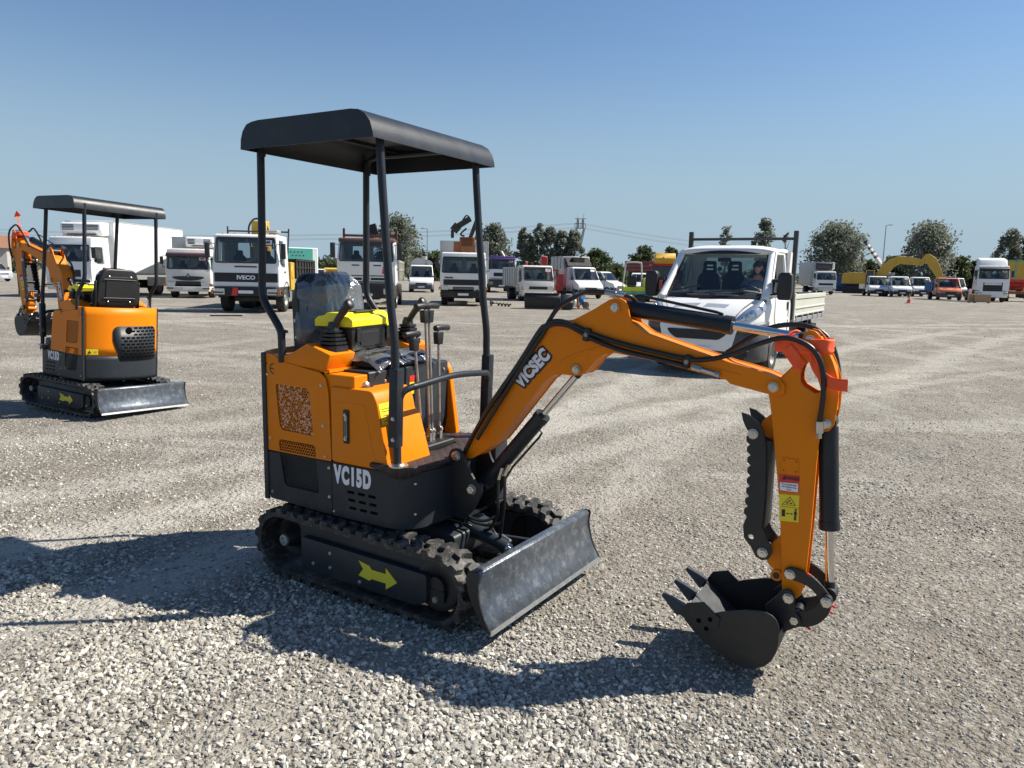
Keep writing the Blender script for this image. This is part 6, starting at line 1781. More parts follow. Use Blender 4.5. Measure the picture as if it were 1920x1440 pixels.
# ---- white lorry with rusty crane on its box
p_ = at(869, 38.2)
r, H = truck('crane_truck', 'white lorry with black grille band and rusty loading crane above its cab', p_, -87, W=2.28, zr=2.62, z0=1.58, z1=2.38, zb=.80, L=1.9, rake=.13, grille=(1.02, 1.30, .98, 'decalblack', 5), bumper=(.42, .74, 'chassis'),
             lamps=(.90, .88, .17, .10, .02), text=(('VOLVO', .10, -.72, 1.38, 'decalblack', 1.2),), wr=.46, wb=4.2, stripes=((0, .80, .94, .52, 'chassis'),), mirror=(.16, .45))
for k in range(5):
    part(r, 'grille_slat', 'alubox', lambda q, k=k: (q.bb(.03, .045, -.50, .50, .815 + k * .027, .823 + k * .027),)) if k < 4 else None
part(r, 'side_board', 'alubox', lambda q: (q.bb(-7.0, -2.15, -1.25, -1.19, 1.1, 3.25), q.bb(-7.0, -2.15, 1.19, 1.25, 1.1, 3.25), q.bb(-2.2, -2.14, -1.19, 1.19, 1.1, 3.25)), .01)
part(r, 'rust_patch', 'rust', lambda q: (q.bb(-2.138, -2.12, -.55, .1, 2.62, 3.2),))
part(r, 'crane_base', 'rust', lambda q: (q.bb(-2.6, -2.05, -.2, .55, 2.5, 3.45), q.box((-2.3, .1, 3.2), (.5, .7, .5))), .03)
part(r, 'crane_boom', 'chassis', lambda q: (q.box((-2.2, .42, 3.75), (.18, .20, 1.5), Matrix.Rotation(R_(-20), 3, 'X')), q.box((-2.2, .60, 3.5), (.10, .10, 1.5), Matrix.Rotation(R_(-24), 3, 'X')), q.box((-2.2, -.02, 4.2), (.3, .75, .28), Matrix.Rotation(R_(32), 3, 'X')),
                                             q.box((-2.2, -.45, 3.9), (.3, .40, .42), Matrix.Rotation(R_(50), 3, 'X')), q.box((-2.2, -.62, 3.6), (.16, .16, .4)), q.tube([(-2.2, -.1, 4.3), (-2.2, .1, 4.55), (-2.2, .3, 4.4)], .04, 6), q.tube([(-2.2, .1, 3.9), (-2.2, -.2, 3.6), (-2.2, .0, 3.5)], .05, 6), q.tube([(-2.1, .75, 3.3), (-2.1, .95, 2.9), (-2.1, .9, 2.6)], .05, 6)), .015)

# ---- dark purple and white lorry behind
p_ = at(941, 21.6)
r, H = truck('tipper_truck', 'white lorry with dark purple visor and roof, seen behind the far post', p_, -84, W=2.45, zr=3.15, z0=2.0, z1=2.85, zb=1.0, L=2.0, rake=.2, grille=(1.40, 1.72, .72, 'decalblack', 3), bumper=(.45, 1.15, 'greyplastic'), lamps=(.95, .82, .16, .12, .11),
             visor='purple', roofm='purple', redsq=(.92, 1.5, .18, .0), sticker=('671', 1), wr=.5, wb=4.2, stripes=((0, .62, .85, .72, 'decalblack'), (0, 1.22, 1.26, 1.0, 'greyplastic')))
dropside(r, -7.2, -2.6, 2.45, 1.3, 2.6, 'brown', 6)
part(r, 'exhaust_pipe', 'alubox', lambda q: (q.cyl((-2.3, .5, 3.0), (-2.5, .15, 3.6), .09),))

# ---- cream light tipper
p_ = at(1010, 31.0)
r, H = truck('light_tipper', 'small dusty white tipper with low windscreen and dark side mirror', p_, -77, W=1.98, zr=2.16, z0=1.22, z1=2.04, zb=.55, L=1.7, rake=.30, cabm='oldwhite', glassm='greyglass2', grille=(.72, .90, .58, 'greyplastic', 3), bumper=(.30, .56, 'oldwhite'),
             lamps=(.78, .80, .15, .15, .01), sticker=('672', 1), wr=.37, wb=3.0, wb_x=-1.05, tail=1.2, mirror=(.13, .30))
dropside(r, -5.2, -1.95, 2.1, .95, 2.05, 'alubox', 5)
part(r, 'red_beacon', 'redpaint', lambda q: (q.cyl((-2.1, -.25, 2.2), (-2.1, -.25, 2.38), .08),))

# ---- red crane standing behind the cream tipper
p_ = at(1034, 26)
cr_ = thing('red_loader_crane', 'folded red crane machine behind the dusty small tipper', 'crane', (p_[0], p_[1], 0), -80)
part(cr_, 'frame', 'redpaint', lambda q: (q.bb(-1.0, .6, -.9, .9, .5, .9), q.bb(-.9, -.75, .55, .7, .9, 2.0), q.bb(-.9, -.75, .0, .12, .9, 2.0), q.bb(-.9, -.75, .0, .7, 1.9, 2.0), q.bb(-.9, -.75, 0, .7, 1.4, 1.5), q.bb(.3, .5, .3, .8, .9, 1.7)), .01)
part(cr_, 'mast', 'redpaint', lambda q: (q.prism([(-.6, 1.0), (.1, 1.0), (.1, 2.9), (-.3, 2.95), (-.6, 2.4)], -.75, -.35, 'y'),), .02)
part(cr_, 'wheel', 'tyre', lambda q: [q.cyl((x, s_ * .75, .42), (x, s_ * .95, .42), .42) for x in (-.6, .3) for s_ in (-1, 1)])

# ---- white refuse van
p_ = at(1109, 26.6)
r, H = bonnet_van('refuse_truck', 'white light lorry with tall grey refuse body, facing right of the tipper', p_, -73, sticker=1, cat='truck', bumperm='chassis', wb=3.2, bonnet_z=1.25)
part(r, 'refuse_body', 'alubox', lambda q: (q.prism([(-2.75, .75), (-2.75, 2.1), (-3.0, 3.0), (-5.6, 3.0), (-5.6, .75)], -1.05, 1.05, 'y'),), .03)
part(r, 'side_locker', 'oldwhite', lambda q: (q.bb(-3.6, -2.7, -1.1, 1.1, .8, 2.1),), .02)
part(r, 'packer_blade', 'chassis', lambda q: (q.prism([(-2.65, 2.25), (-2.2, 2.3), (-2.4, 2.55), (-3.0, 2.95)], -.95, .95, 'y'), q.box((-2.6, 0, 2.75), (.4, .9, .35)), q.tube([(-2.6, .1, 2.9), (-2.6, .4, 3.1), (-2.6, .7, 3.2)], .05, 6)), .02)
part(r, 'body_rib', 'alubox', lambda q: [q.bb(x - .04, x + .04, -1.09, 1.09, .8, 3.0) for x in (-3.5, -4.2, -4.9)])

# ---- white minibus beyond
p_ = at(1163, 21.5)
r, H = bonnet_van('minibus', 'white minibus seen from its side windows, behind the lime yellow machine', p_, -8 - 90 + 60, side_win=3, L=4.9, wb=3.0, cat='van', W=1.95, zr=2.0)
p_ = at(1203, 25.0)
r, H = bonnet_van('van', 'white van with low roof parked behind the lime yellow machine frame', p_, -100, L=4.2, wb=2.6, W=1.75, zr=1.9, cat='van')

# ---- lime yellow compact roller with frame
p_ = at(1190, 33.0)
cr_ = thing('compact_roller', 'lime yellow compact machine with open tube frame and black seat', 'roller', (p_[0], p_[1], 0), -95)
part(cr_, 'body', 'forkyellow', lambda q: (q.bb(-.5, .35, -.62, .62, .75, 1.05), q.bb(-.4, .3, .50, .85, .7, 1.55), q.bb(.0, .5, .72, .95, .55, 1.2)), .03)
part(cr_, 'roll_frame', 'bed', lambda q: (q.tube([(-.1, -.66, .8), (-.1, -.60, 1.6), (-.1, -.52, 2.28), (-.1, -.40, 2.40), (-.1, .25, 2.40), (-.1, .36, 2.28), (-.1, .40, 1.6), (-.1, .42, .8)], .04, 8, 3),))
part(cr_, 'seat', 'plastic', lambda q: (q.bb(-.1, .1, -.42, .12, 1.08, 1.65), q.bb(-.1, .35, -.40, .10, 1.0, 1.12)), .04)
part(cr_, 'drum', 'chassis', lambda q: (q.cyl((.3, -.6, .36), (.3, .6, .36), .36, seg=24), q.cyl((-.9, -.6, .36), (-.9, .6, .36), .36, seg=24)))
part(cr_, 'green_skirt', 'teal', lambda q: (q.bb(-.6, .5, -.7, .9, .45, .74),), .01)

# ---- red and yellow harvester-like machine at the left of the pickup
p_ = at(1243, 29.0)
cr_ = thing('wheel_loader', 'dark red machine with glazed cab and yellow bucket on top, left of the white pickup', 'loader', (p_[0], p_[1], 0), -95)
part(cr_, 'body', 'redpaint', lambda q: (q.bb(-2.2, .2, -1.0, 1.0, .8, 1.45), q.bb(-1.4, -.1, -.8, .8, 2.32, 2.45)), .04)
part(cr_, 'cab', 'darkglass', lambda q: (q.bb(-1.3, -.15, -.72, .72, 1.4, 2.32),), .03)
part(cr_, 'cab_pillar', 'redpaint', lambda q: [q.bb(x - .04, x + .04, y - .04, y + .04, 1.4, 2.35) for x in (-1.3, -.15) for y in (-.74, .74)])
part(cr_, 'wheel', 'tyre', lambda q: [q.cyl((x, s_ * .8, .62), (x, s_ * 1.15, .62), .62, seg=22) for x in (-1.7, .0) for s_ in (-1, 1)])
part(cr_, 'yellow_bucket', 'yellow', lambda q: (q.prism([(-.9, 2.5), (-.1, 2.46), (.1, 2.8), (-.2, 3.15), (-.8, 3.1)], -.55, .75, 'y'), q.cyl((.08, .0, 2.8), (.14, .0, 2.8), .12)), .03)

# ---- blue and white van + teal lorry at the back left
p_ = at(571, 24)
cr_ = thing('box_truck', 'white box lorry with teal patterned front panel, far behind the old white lorry', 'truck', (p_[0], p_[1], 0), -62)
part(cr_, 'cargo_box', 'box', lambda q: (q.bb(-6.0, -.6, -1.2, 1.2, .9, 3.35),), .05)
part(cr_, 'teal_panel', 'teal', lambda q: (q.bb(-.59, -.3, -1.2, .75, .9, 3.3),), .03)
part(cr_, 'panel_hole', 'decalblack', lambda q: [q.cyl((-.30, -.95 + .28 * k + .12 * (j % 2), 3.0 - .26 * j), (-.285, -.95 + .28 * k + .12 * (j % 2), 3.0 - .26 * j), .055, seg=10) for k in range(4) for j in range(2)])
part(cr_, 'teal_rib', 'teal', lambda q: [q.box((-.27, .1 - .5 * math.cos(a), 1.6 + .5 * math.sin(a)), (.04, .9, .05), Matrix.Rotation(-a, 3, 'X')) for a in (.25, .6, .95, 1.3)])
part(cr_, 'wheel', 'tyre', lambda q: [q.cyl((x, s_ * .9, .45), (x, s_ * 1.15, .45), .45, seg=20) for x in (-4.8, -1.2) for s_ in (-1, 1)])
p_ = at(626, 23)
cr_ = thing('dumper', 'small yellow dumper far behind the seat of the foreground excavator', 'dumper', (p_[0], p_[1], 0), -70)
part(cr_, 'skip', 'yellow', lambda q: (q.prism([(-.9, 1.0), (.4, .8), (.7, 1.75), (-.9, 1.85)], -.7, .7, 'y'),), .03)
part(cr_, 'wheel', 'tyre', lambda q: [q.cyl((x, s_ * .7, .4), (x, s_ * .95, .4), .4, seg=18) for x in (-1.2, .2) for s_ in (-1, 1)])
p_ = at(607, 21)
cr_ = thing('white_car', 'small white vehicle far behind, left of the yellow dumper', 'car', (p_[0], p_[1], 0), -70)
part(cr_, 'body', 'white', lambda q: (q.prism([(.0, .4), (.0, .9), (-.9, 1.1), (-1.5, 1.75), (-3.4, 1.75), (-3.6, .4)], -.85, .85, 'y'),), .1, seg=3)
part(cr_, 'windscreen', 'darkglass', lambda q: (quadx(q, lambda z: -.9 - .6 * (z - 1.1) / .65, [(-.7, 1.15), (.7, 1.15), (.62, 1.68), (-.62, 1.68)], .015),))
part(cr_, 'wheel', 'tyre', lambda q: [q.cyl((x, s_ * .65, .32), (x, s_ * .87, .32), .32, seg=18) for x in (-.8, -2.9) for s_ in (-1, 1)])

# ---- silver people carrier at the far left edge
p_ = at(6, 20)
r, H = bonnet_van('people_carrier', 'silver people carrier at the left edge by the brown roofed building', p_, -20, side_win=2, L=4.4, wb=3.0, W=1.9, zr=1.75, cabm='silver', bumperm='silver', cat='car', bonnet_z=1.05)

# ================================================================== PICKUP (large, right)
def pickup():
    root = thing('dropside_pickup', 'white dropside pickup truck with grey bumper and a driver inside, behind the boom', 'pickup truck', (3.60, 13.28, 0), -121.0)
    Wm = M['white']
    H = 1.0
    # lower body lofted from stations: x, half width, top z, shoulder z, bottom z
    stn = [(.98, .60, .86, .82, .50), (.93, .74, .93, .88, .45), (.82, .85, 1.03, .97, .42), (.62, .93, 1.15, 1.08, .42), (.40, .975, 1.25, 1.17, .42), (.12, .99, 1.335, 1.24, .42), (-.2, 1.0, 1.36, 1.26, .42), (-1.36, 1.0, 1.36, 1.26, .42)]
    q = MB(); vs_ = []; f = []
    for (x, w_, zt, zs, zb) in stn:
        crown = .035
        pts_ = [(0, zt + crown), (w_ * .45, zt + crown * .8), (w_ * .78, zt + crown * .2), (w_ * .93, (zt + zs) / 2 + .01), (w_ * .985, zs - .02), (w_, zs - .12), (w_ * 1.0, zb + .2), (w_ * .985, zb)]
        row = [(x, y, z) for y, z in pts_]; row = [(x, -y, z) for y, z in pts_[1:]][::-1] + row
        vs_.append(row)
    nrow = len(vs_[0])
    for a_ in range(len(vs_) - 1):
        for b_ in range(nrow - 1):
            f.append((a_ * nrow + b_, a_ * nrow + b_ + 1, (a_ + 1) * nrow + b_ + 1, (a_ + 1) * nrow + b_))
    f.append(tuple(range(nrow)))
    q.add([v for r_ in vs_ for v in r_], f)
    # cut away the wheel arch with a boolean cylinder
    body = q.build('body', Wm, root, smooth=55)
    md_ = body.modifiers.new('sub', 'SUBSURF'); md_.levels = 1; md_.render_levels = 2
    # wheel arch liner and lip (dark disc standing proud of the wing)
    for s_ in (-1, 1):
        q = MB(); rr_ = .43
        arc_o = [(rr_ * math.cos(a), .36 + rr_ * math.sin(a)) for a in [R_(-8 + 196 * k / 16) for k in range(17)]]
        arc_i = [(.40 * math.cos(a), .36 + .40 * math.sin(a)) for a in [R_(-8 + 196 * k / 16) for k in range(17)]]
        q.prism(arc_o + arc_i[::-1], s_ * .96, s_ * 1.015, 'y'); q.build('wing_lip', Wm, body, bevel=.008, seg=2)
        q = MB(); q.prism(arc_i, s_ * .90, s_ * 1.004, 'y'); q.build('wheel_well', M['chassis'], root)
        wheel(root, .0, s_ * .90, .345, .24, s_, steer=0)
        # outer face of the tyre a little proud
    # cab upper: pillars, roof, rear wall (open so the inside shows)
    zb_, zt_ = 1.36, 2.12
    A0 = lambda s_: Vector((.28, s_ * .90, 1.30)); A1 = lambda s_: Vector((-.46, s_ * .79, 2.07))
    q = MB()
    for s_ in (-1, 1):
        q.ring([A0(s_) + Vector((.05, 0, -.04)), A0(s_) * .5 + A1(s_) * .5, A1(s_) + Vector((-.04, 0, .01))], [.075, .055, .065], 8)
        q.prism([(-1.10, 1.30), (-1.36, 1.30), (-1.36, 2.10), (-1.20, 2.10)], s_ * .985 if False else s_ * .90, s_ * .97, 'y')
        q.ring([Vector((-.46, s_ * .80, 2.07)), Vector((-1.3, s_ * .84, 2.10))], [.055, .06], 8)
    q.build('pillar', Wm, body, smooth=60)
    rf_ = MB()
    rp = roundpoly([(-.40, -.80), (-.40, .80), (-.52, .86), (-1.32, .88), (-1.37, .86), (-1.37, -.86), (-1.32, -.88), (-.52, -.86)], .05)
    def roofs(u, v):
        x = -.36 - 1.02 * u; a_ = v * 2 - 1
        wid = .83 + .06 * min(1, u * 3)
        z = 2.085 + .105 * (1 - abs(a_) ** 5) * (min(1, (u + .02) * 4.2) ** .55) - .03 * max(0, u - .9) / .1
        return (x, a_ * wid, z)
    rf_.grid(roofs, 16, 24); rf_.add([roofs(0, v / 24) for v in range(25)] + [(-.40, (v / 12 - 1) * .80, 2.03) for v in range(25)], [(k, k + 1, 26 + k, 25 + k) for k in range(24)])
    rf_.build('roof', Wm, body, smooth=60, solid=.02, fix=False)
    q = MB(); q.bb(-1.38, -1.34, -.96, .96, .5, 1.50); q.bb(-1.38, -1.34, -.90, -.62, 1.50, 2.10); q.bb(-1.38, -1.34, .62, .90, 1.50, 2.10); q.bb(-1.38, -1.34, -.62, .62, 2.0, 2.10)
    q.build('cab_back', Wm, body, bevel=.01)
    q = MB(); q.bb(-1.365, -1.355, -.62, .62, 1.50, 2.0); q.build('rear_window', M['glass'], body)
    # windscreen
    q = MB()
    def wsf(u, v):
        a_ = v * 2 - 1
        b_ = A0(1).lerp(A1(1), u); w_ = b_.y - .035
        return (b_.x + .13 * (1 - abs(a_) ** 2.2) - .02, a_ * w_, b_.z)
    q.grid(wsf, 8, 16); ws = q.build('windscreen', M['glass'], body, smooth=80, fix=False)
    q = MB()
    def strip(u0, u1, v0, v1, off):
        g_ = lambda u, v: Vector(wsf(u0 + (u1 - u0) * u, v0 + (v1 - v0) * v)) + Vector((off, 0, off * .8))
        q.grid(g_, 4, 12)
    strip(-.07, .07, -.02, 1.02, .012); strip(.95, 1.04, 0, 1, .012); strip(0, 1, -.02, .025, .012); strip(0, 1, .975, 1.02, .012)
    q.build('windscreen_seal', M['decalblack'], body, smooth=60, solid=.008, fix=False)
    q = MB()
    for y0, y1, up in ((-.80, -.25, .16), (-.10, .62, .10)):
        q.tube([Vector(wsf(.03, (y0 / .87 + 1) / 2)) + Vector((.04, 0, .03)), Vector(wsf(.03 + up / 2, ((y0 + y1) / 2 / .87 + 1) / 2)) + Vector((.035, 0, .03)), Vector(wsf(.03 + up, (y1 / .87 + 1) / 2)) + Vector((.03, 0, .03))], .012, 6)
    q.build('wiper', M['greyplastic'], body, split=True)
    # cowl vents
    for yc in (-.32, .18):
        q = MB()
        for k in range(13): q.box((.335 - .004, yc + k * .030 - .04, 1.335), (.060, .012, .012), Matrix.Rotation(R_(-14), 3, 'Y'))
        q.v = [Vector((v.x + .22, v.y, v.z - .005)) for v in q.v]
        q.build('bonnet_vent', M['greyplastic'], body)
    # bonnet shut lines
    for s_ in (-1, 1):
        q = MB(); q.tube([(.30, s_ * .80, 1.322), (.55, s_ * .74, 1.222), (.75, s_ * .64, 1.10), (.90, s_ * .58, .97), (.955, s_ * .57, .86)], .006, 6); q.build('bonnet_gap', M['greyplastic'], body)
        # headlight
        q = MB()
        lowl = [(.94, .56, .895), (.895, .72, .925), (.79, .845, .975), (.65, .925, 1.03), (.50, .965, 1.10)]
        upl = [(.90, .585, .955), (.80, .69, 1.075), (.64, .79, 1.175), (.47, .875, 1.255), (.38, .935, 1.265)]
        L_ = catmull(lowl, 4); U2_ = catmull(upl, 4); n_ = len(L_)
        vs2 = []
        for i in range(n_):
            for t_ in (0, .25, .5, .75, 1):
                p2 = L_[i].lerp(U2_[i], t_); b2 = .028 * math.sin(PI * t_) * math.sin(PI * i / (n_ - 1)) + .016
                vs2.append((p2.x + b2 * .8, s_ * (p2.y + b2 * .55), p2.z + b2 * .15))
        q.add(vs2, [(i * 5 + j, (i + 1) * 5 + j, (i + 1) * 5 + j + 1, i * 5 + j + 1) for i in range(n_ - 1) for j in range(4)])
        hl = q.build('headlight', M['lampglass'], body, smooth=60, solid=.01, fix=False)
        q = MB()
        for c_, r_ in (((.915, s_ * .70, .955), .055), ((.80, s_ * .815, 1.03), .075), ((.64, s_ * .90, 1.11), .05)):
            nrm_ = Vector((.75, s_ * .6, .25))
            q.lathe(Vector(c_) + nrm_.normalized() * .004, nrm_, [(0, r_), (.012, r_), (.012, r_ * .82), (.002, r_ * .72), (.010, r_ * .3), (.014, .004)], 20)
        q.build('lamp_reflector', M['chrome'], hl, smooth=50, split=True)
        # side glass and door
        q = MB()
        poly = roundpoly([(.10, 1.37), (-.47, 2.00), (-1.12, 2.04), (-1.12, 1.36)], .04)
        yf = lambda z: .965 - (z - 1.36) * .14
        op = [(x, z) for x, z in poly]
        sidepanel(q, lambda z: yf(z) - .02, [(.12, 1.36), (-.12, 1.60), (-.28, 1.80), (-.28, 1.36)] , s_, .006)
        q.build('quarter_window', M['glass'], body)
        q = MB(); sidepanel(q, yf, [(.16, 1.33), (.16, 1.375), (-1.15, 1.375), (-1.15, 1.33)], s_, .02)
        sidepanel(q, yf, [(.14, 1.36), (-.48, 2.045), (-.44, 2.085), (.22, 1.36)], s_, .012); sidepanel(q, yf, [(-.44, 2.03), (-.44, 2.085), (-1.15, 2.10), (-1.15, 2.045)], s_, .012); sidepanel(q, yf, [(-1.08, 1.36), (-1.08, 2.06), (-1.16, 2.06), (-1.16, 1.36)], s_, .012)
        q.build('door_frame', Wm, body, bevel=.006)
        q = MB(); sidepanel(q, yf, [(-.27, 1.37), (-.29, 1.37), (-.29, 1.84), (-.27, 1.82)], s_, .01); q.build('window_divider', M['decalblack'], body)
        if s_ < 0:
            q = MB(); sidepanel(q, lambda z: yf(z) - .02, [(-.30, 1.37), (-.30, 1.86), (-.47, 2.03), (-1.08, 2.04), (-1.08, 1.37)], s_, .004); q.build('side_window', M['glass'], body)
        q = MB()
        yd = lambda z: 1.0 - max(0, (.85 - z)) * .02
        for (xa, xb_) in ((.02, .02), (-1.16, -1.14)): q.tube([(xa if xa < 0 else -.02, s_ * 1.002, 1.30), (xb_ if xa < 0 else -.05, s_ * 1.004, .90), (xb_ if xa < 0 else -.42, s_ * 1.0, .55)], .006, 6)
        q.tube([(-.42, s_ * 1.0, .55), (-1.12, s_ * 1.0, .52)], .006, 6)
        q.build('door_gap', M['greyplastic'], body, split=True)
        q = MB(); q.prism([(-.45, .80), (-1.12, .88), (-1.12, .93), (-.35, .86)], s_ * .995, s_ * 1.012, 'y'); q.build('door_crease', Wm, body, bevel=.006)
        q = MB(); q.prism(rrect(-1.12, -1.02, 1.06, 1.20, .02), s_ * .99, s_ * 1.015, 'y'); q.build('door_handle', M['greyplastic'], body)
        q = MB(); q.prism(roundpoly([(.18, 1.33), (-.10, 1.33), (-.05, 1.62), (.02, 1.60)], .02), s_ * .93, s_ * .99, 'y'); q.build('mirror_mount', M['decalblack'], body)
        # big mirror
        q = MB(); q.prism(roundpoly([(1.06, 1.26), (1.27, 1.26), (1.29, 1.42), (1.28, 1.68), (1.24, 1.72), (1.09, 1.72), (1.05, 1.66)], .05, 4) if s_ > 0 else roundpoly([(-1.06, 1.26), (-1.05, 1.66), (-1.09, 1.72), (-1.24, 1.72), (-1.28, 1.68), (-1.29, 1.42), (-1.27, 1.26)], .05, 4), .04, .20, 'x')
        mr_ = q.build('wing_mirror', M['decalblack'], body, bevel=.03, seg=3)
        q = MB(); q.bb(.04, .12, s_ * .95, s_ * 1.10, 1.55, 1.60); q.bb(.04, .12, s_ * .95, s_ * 1.10, 1.34, 1.38); q.build('mirror_arm', M['decalblack'], mr_)
    # bumper (grey) with white centre section
    q = MB()
    bs = [(1.04, 0), (1.03, .45), (.99, .66), (.90, .84), (.74, .97), (.52, 1.02), (.42, 1.02)]
    ring_ = lambda s_, z, k: [(x - k, s_ * y, z) for x, y in bs]
    for s_ in (-1, 1):
        lv_ = [(.24, .08), (.30, .02), (.45, 0), (.70, .0), (.76, .05)]
        rows = [[((x - k) , s_ * (y if i == 0 else y - k * .3), z) for i, (x, y) in enumerate(bs)] for z, k in lv_]
        o_ = [v for r_ in rows for v in r_]
        q.add(o_, [(a_ * 7 + b_, a_ * 7 + b_ + 1, (a_ + 1) * 7 + b_ + 1, (a_ + 1) * 7 + b_) for a_ in range(4) for b_ in range(6)])
    bp_ = q.build('bumper', M['bumpergrey'], root, smooth=60, solid=.03, fix=False)
    md_ = bp_.modifiers.new('sub', 'SUBSURF'); md_.levels = 1; md_.render_levels = 2
    for s_ in (-1, 1):
        q = MB()   # tall grey corner under the lamp
        rows = [[(.985, s_ * .58, z0_ * 1.0), (.94, s_ * .74, z0_ + .01), (.84, s_ * .88, z0_ + .03), (.66, s_ * .985, z0_ + .06), (.46, s_ * 1.01, z0_ + .07)] for z0_ in (.70, .78, .84)]
        q.add([v for r_ in rows for v in r_], [(a_ * 5 + b_, a_ * 5 + b_ + 1, (a_ + 1) * 5 + b_ + 1, (a_ + 1) * 5 + b_) for a_ in range(2) for b_ in range(4)])
        q.build('bumper_corner', M['bumpergrey'], bp_, smooth=60, solid=.04, fix=False)
    q = MB(); quadx(q, 1.03, roundpoly([(-.66, .84), (-.56, .42), (.56, .42), (.66, .84)], .04), .02); wt = q.build('nose_panel', Wm, bp_, bevel=.01, seg=2)
    q = MB(); quadx(q, 1.055, roundpoly([(-.52, .76), (-.47, .68), (-.36, .60), (.36, .60), (.47, .68), (.52, .76)], .04), .012); q.build('grille', M['decalblack'], wt)
    q = MB(); quadx(q, 1.03, rrect(-.80, .80, .30, .38, .02), .02); q.build('lower_grille', M['decalblack'], bp_)
    for s_ in (-1, 1):
        q = MB(); q.box((1.0, s_ * .74, .40), (.05, .20, .12)); q.build('fog_lamp_recess', M['decalblack'], bp_, bevel=.02)
    q = MB(); quadx(q, 1.055, rrect(-.26, .26, .385, .485, .01), .02); q.build('number_plate', M['decalwhite'], bp_)
    # chassis, rear wheels, dropside bed
    q = MB(); q.bb(-4.95, -.6, -.38, .38, .52, .72); q.bb(-1.35, -.5, -.9, .9, .40, .55); q.cyl((-3.45, -.8, .345), (-3.45, .8, .345), .08); q.bb(-3.3, -1.45, .45, .85, .42, .78); q.build('chassis', M['chassis'], root)
    for s_ in (-1, 1):
        wheel(root, -3.45, s_ * .86, .345, .26, s_)
        q = MB(); q.prism([(-3.45 + .46 * math.cos(a), .36 + .46 * math.sin(a)) for a in [PI * k / 10 for k in range(11)]] + [(-3.45 + .42 * math.cos(a), .36 + .42 * math.sin(a)) for a in [PI * (10 - k) / 10 for k in range(11)]], s_ * .72, s_ * 1.0, 'y'); q.build('mudguard', M['decalblack'], root)
        q = MB(); q.bb(-3.97, -3.93, s_ * .70, s_ * 1.02, .25, .62); q.build('mud_flap', M['decalblack'], root)
    q = MB(); q.bb(-5.05, -1.50, -1.0, 1.0, .86, .90)
    q.bb(-1.53, -1.47, -1.02, 1.02, .90, 1.36); q.build('bed_floor', M['chassis'], root)
    for s_ in (-1, 1):
        q = MB(); q.bb(-5.05, -1.55, s_ * 1.0, s_ * 1.03, .92, 1.33); bs_ = q.build('dropside', M['bed'], root, bevel=.006)
        q = MB(); q.bb(-5.05, -1.55, s_ * 1.025, s_ * 1.050, 1.24, 1.335); q.bb(-5.05, -1.55, s_ * 1.025, s_ * 1.050, 1.05, 1.09); q.bb(-5.05, -1.55, s_ * 1.025, s_ * 1.045, .92, .96)
        q.build('dropside_ridge', M['bed'], bs_, bevel=.01)
        q = MB(); q.bb(-1.56, -1.46, s_ * .98, s_ * 1.055, .84, 1.36); q.build('corner_post', M['bed'], bs_, bevel=.01)
        q = MB(); q.bb(-5.05, -1.5, s_ * .96, s_ * 1.04, .80, .875)
        for k in range(6): q.bb(-1.8 - k * .6, -1.72 - k * .6, s_ * 1.02, s_ * 1.05, .79, .93)
        q.build('bed_rail', M['galv'], bs_, bevel=.004)
    q = MB(); q.bb(-5.08, -5.05, -1.03, 1.03, .92, 1.33); q.build('tailgate', M['bed'], root, bevel=.006)
    q = MB(); q.bb(-1.50, -1.42, .95, 1.03, .86, 2.50); q.bb(-1.50, -1.42, -1.03, -.95, .86, 2.50); q.bb(-1.49, -1.43, -.95, .95, 2.33, 2.38); q.build('ladder_rack', M['galv'] if False else M['greyplastic'], root, bevel=.006)
    q = MB(); q.bb(-3.9, -3.86, .95, 1.08, .52, .70); q.build('side_marker', M['bed'], root)
    # inside
    q = MB(); q.prism([(.18, 1.36), (-.35, 1.32), (-.42, 1.10), (-.30, .9), (.2, .9)], -.88, .88, 'y')
    q.build('dashboard', M['dash'], root, bevel=.03, seg=2)
    q = MB(); q.lathe((-.12, -.15, 1.345), (0, 0, 1), [(0, .17), (.01, .17), (.02, .14), (.008, .10), (.02, .08), (.02, .02)], 24); q.build('dash_tray', M['greyplastic'], root)
    q = MB(); q.lathe((-.14, .42, 1.32), (.05, 0, 1), [(0, .30), (.04, .28), (.07, .20), (.08, .05)], 20); q.build('instrument_hood', M['dash'], root, smooth=60)
    q = MB()
    cc = Vector((-.42, .45, 1.33)); ax_ = Vector((-.75, 0, .66)).normalized(); e1 = Vector((0, 1, 0)); e2 = ax_.cross(e1)
    q.ring([cc + (e1 * math.cos(a) + e2 * math.sin(a)) * .20 for a in [2 * PI * k / 24 for k in range(25)]], [.016] * 25, 8, caps=False)
    q.box(cc, (.06, .34, .05)); q.build('steering_wheel', M['plastic'], root, smooth=50)
    for yy in (-.50, -.02, .45):
        q = MB(); q.prism(roundpoly([(yy - .23, 1.0), (yy + .23, 1.0), (yy + .21, 1.62), (yy + .13, 1.72), (yy - .13, 1.72), (yy - .21, 1.62)], .05), -1.24, -1.10, 'x'); q.bb(-1.15, -.62, yy - .23, yy + .23, .92, 1.08)
        st = q.build('seat', M['seatcloth'], root, bevel=.03, seg=2)
        hr = roundpoly([(yy - .13, 1.70), (yy + .13, 1.70), (yy + .11, 1.93), (yy - .11, 1.93)], .04)
        q = MB(); q.prism(hr, -1.22, -1.13, 'x', holes=[[(yy - .07, 1.86), (yy + .07, 1.86), (yy + .07, 1.83), (yy - .07, 1.83)], [(yy - .075, 1.79), (yy + .075, 1.79), (yy + .075, 1.76), (yy - .075, 1.76)]]); q.build('headrest', M['seatcloth'], st, bevel=.006)
    q = MB(); q.bb(-.36, -.33, -.12, .12, 1.90, 1.97); q.build('interior_mirror', M['decalblack'], root, bevel=.01)
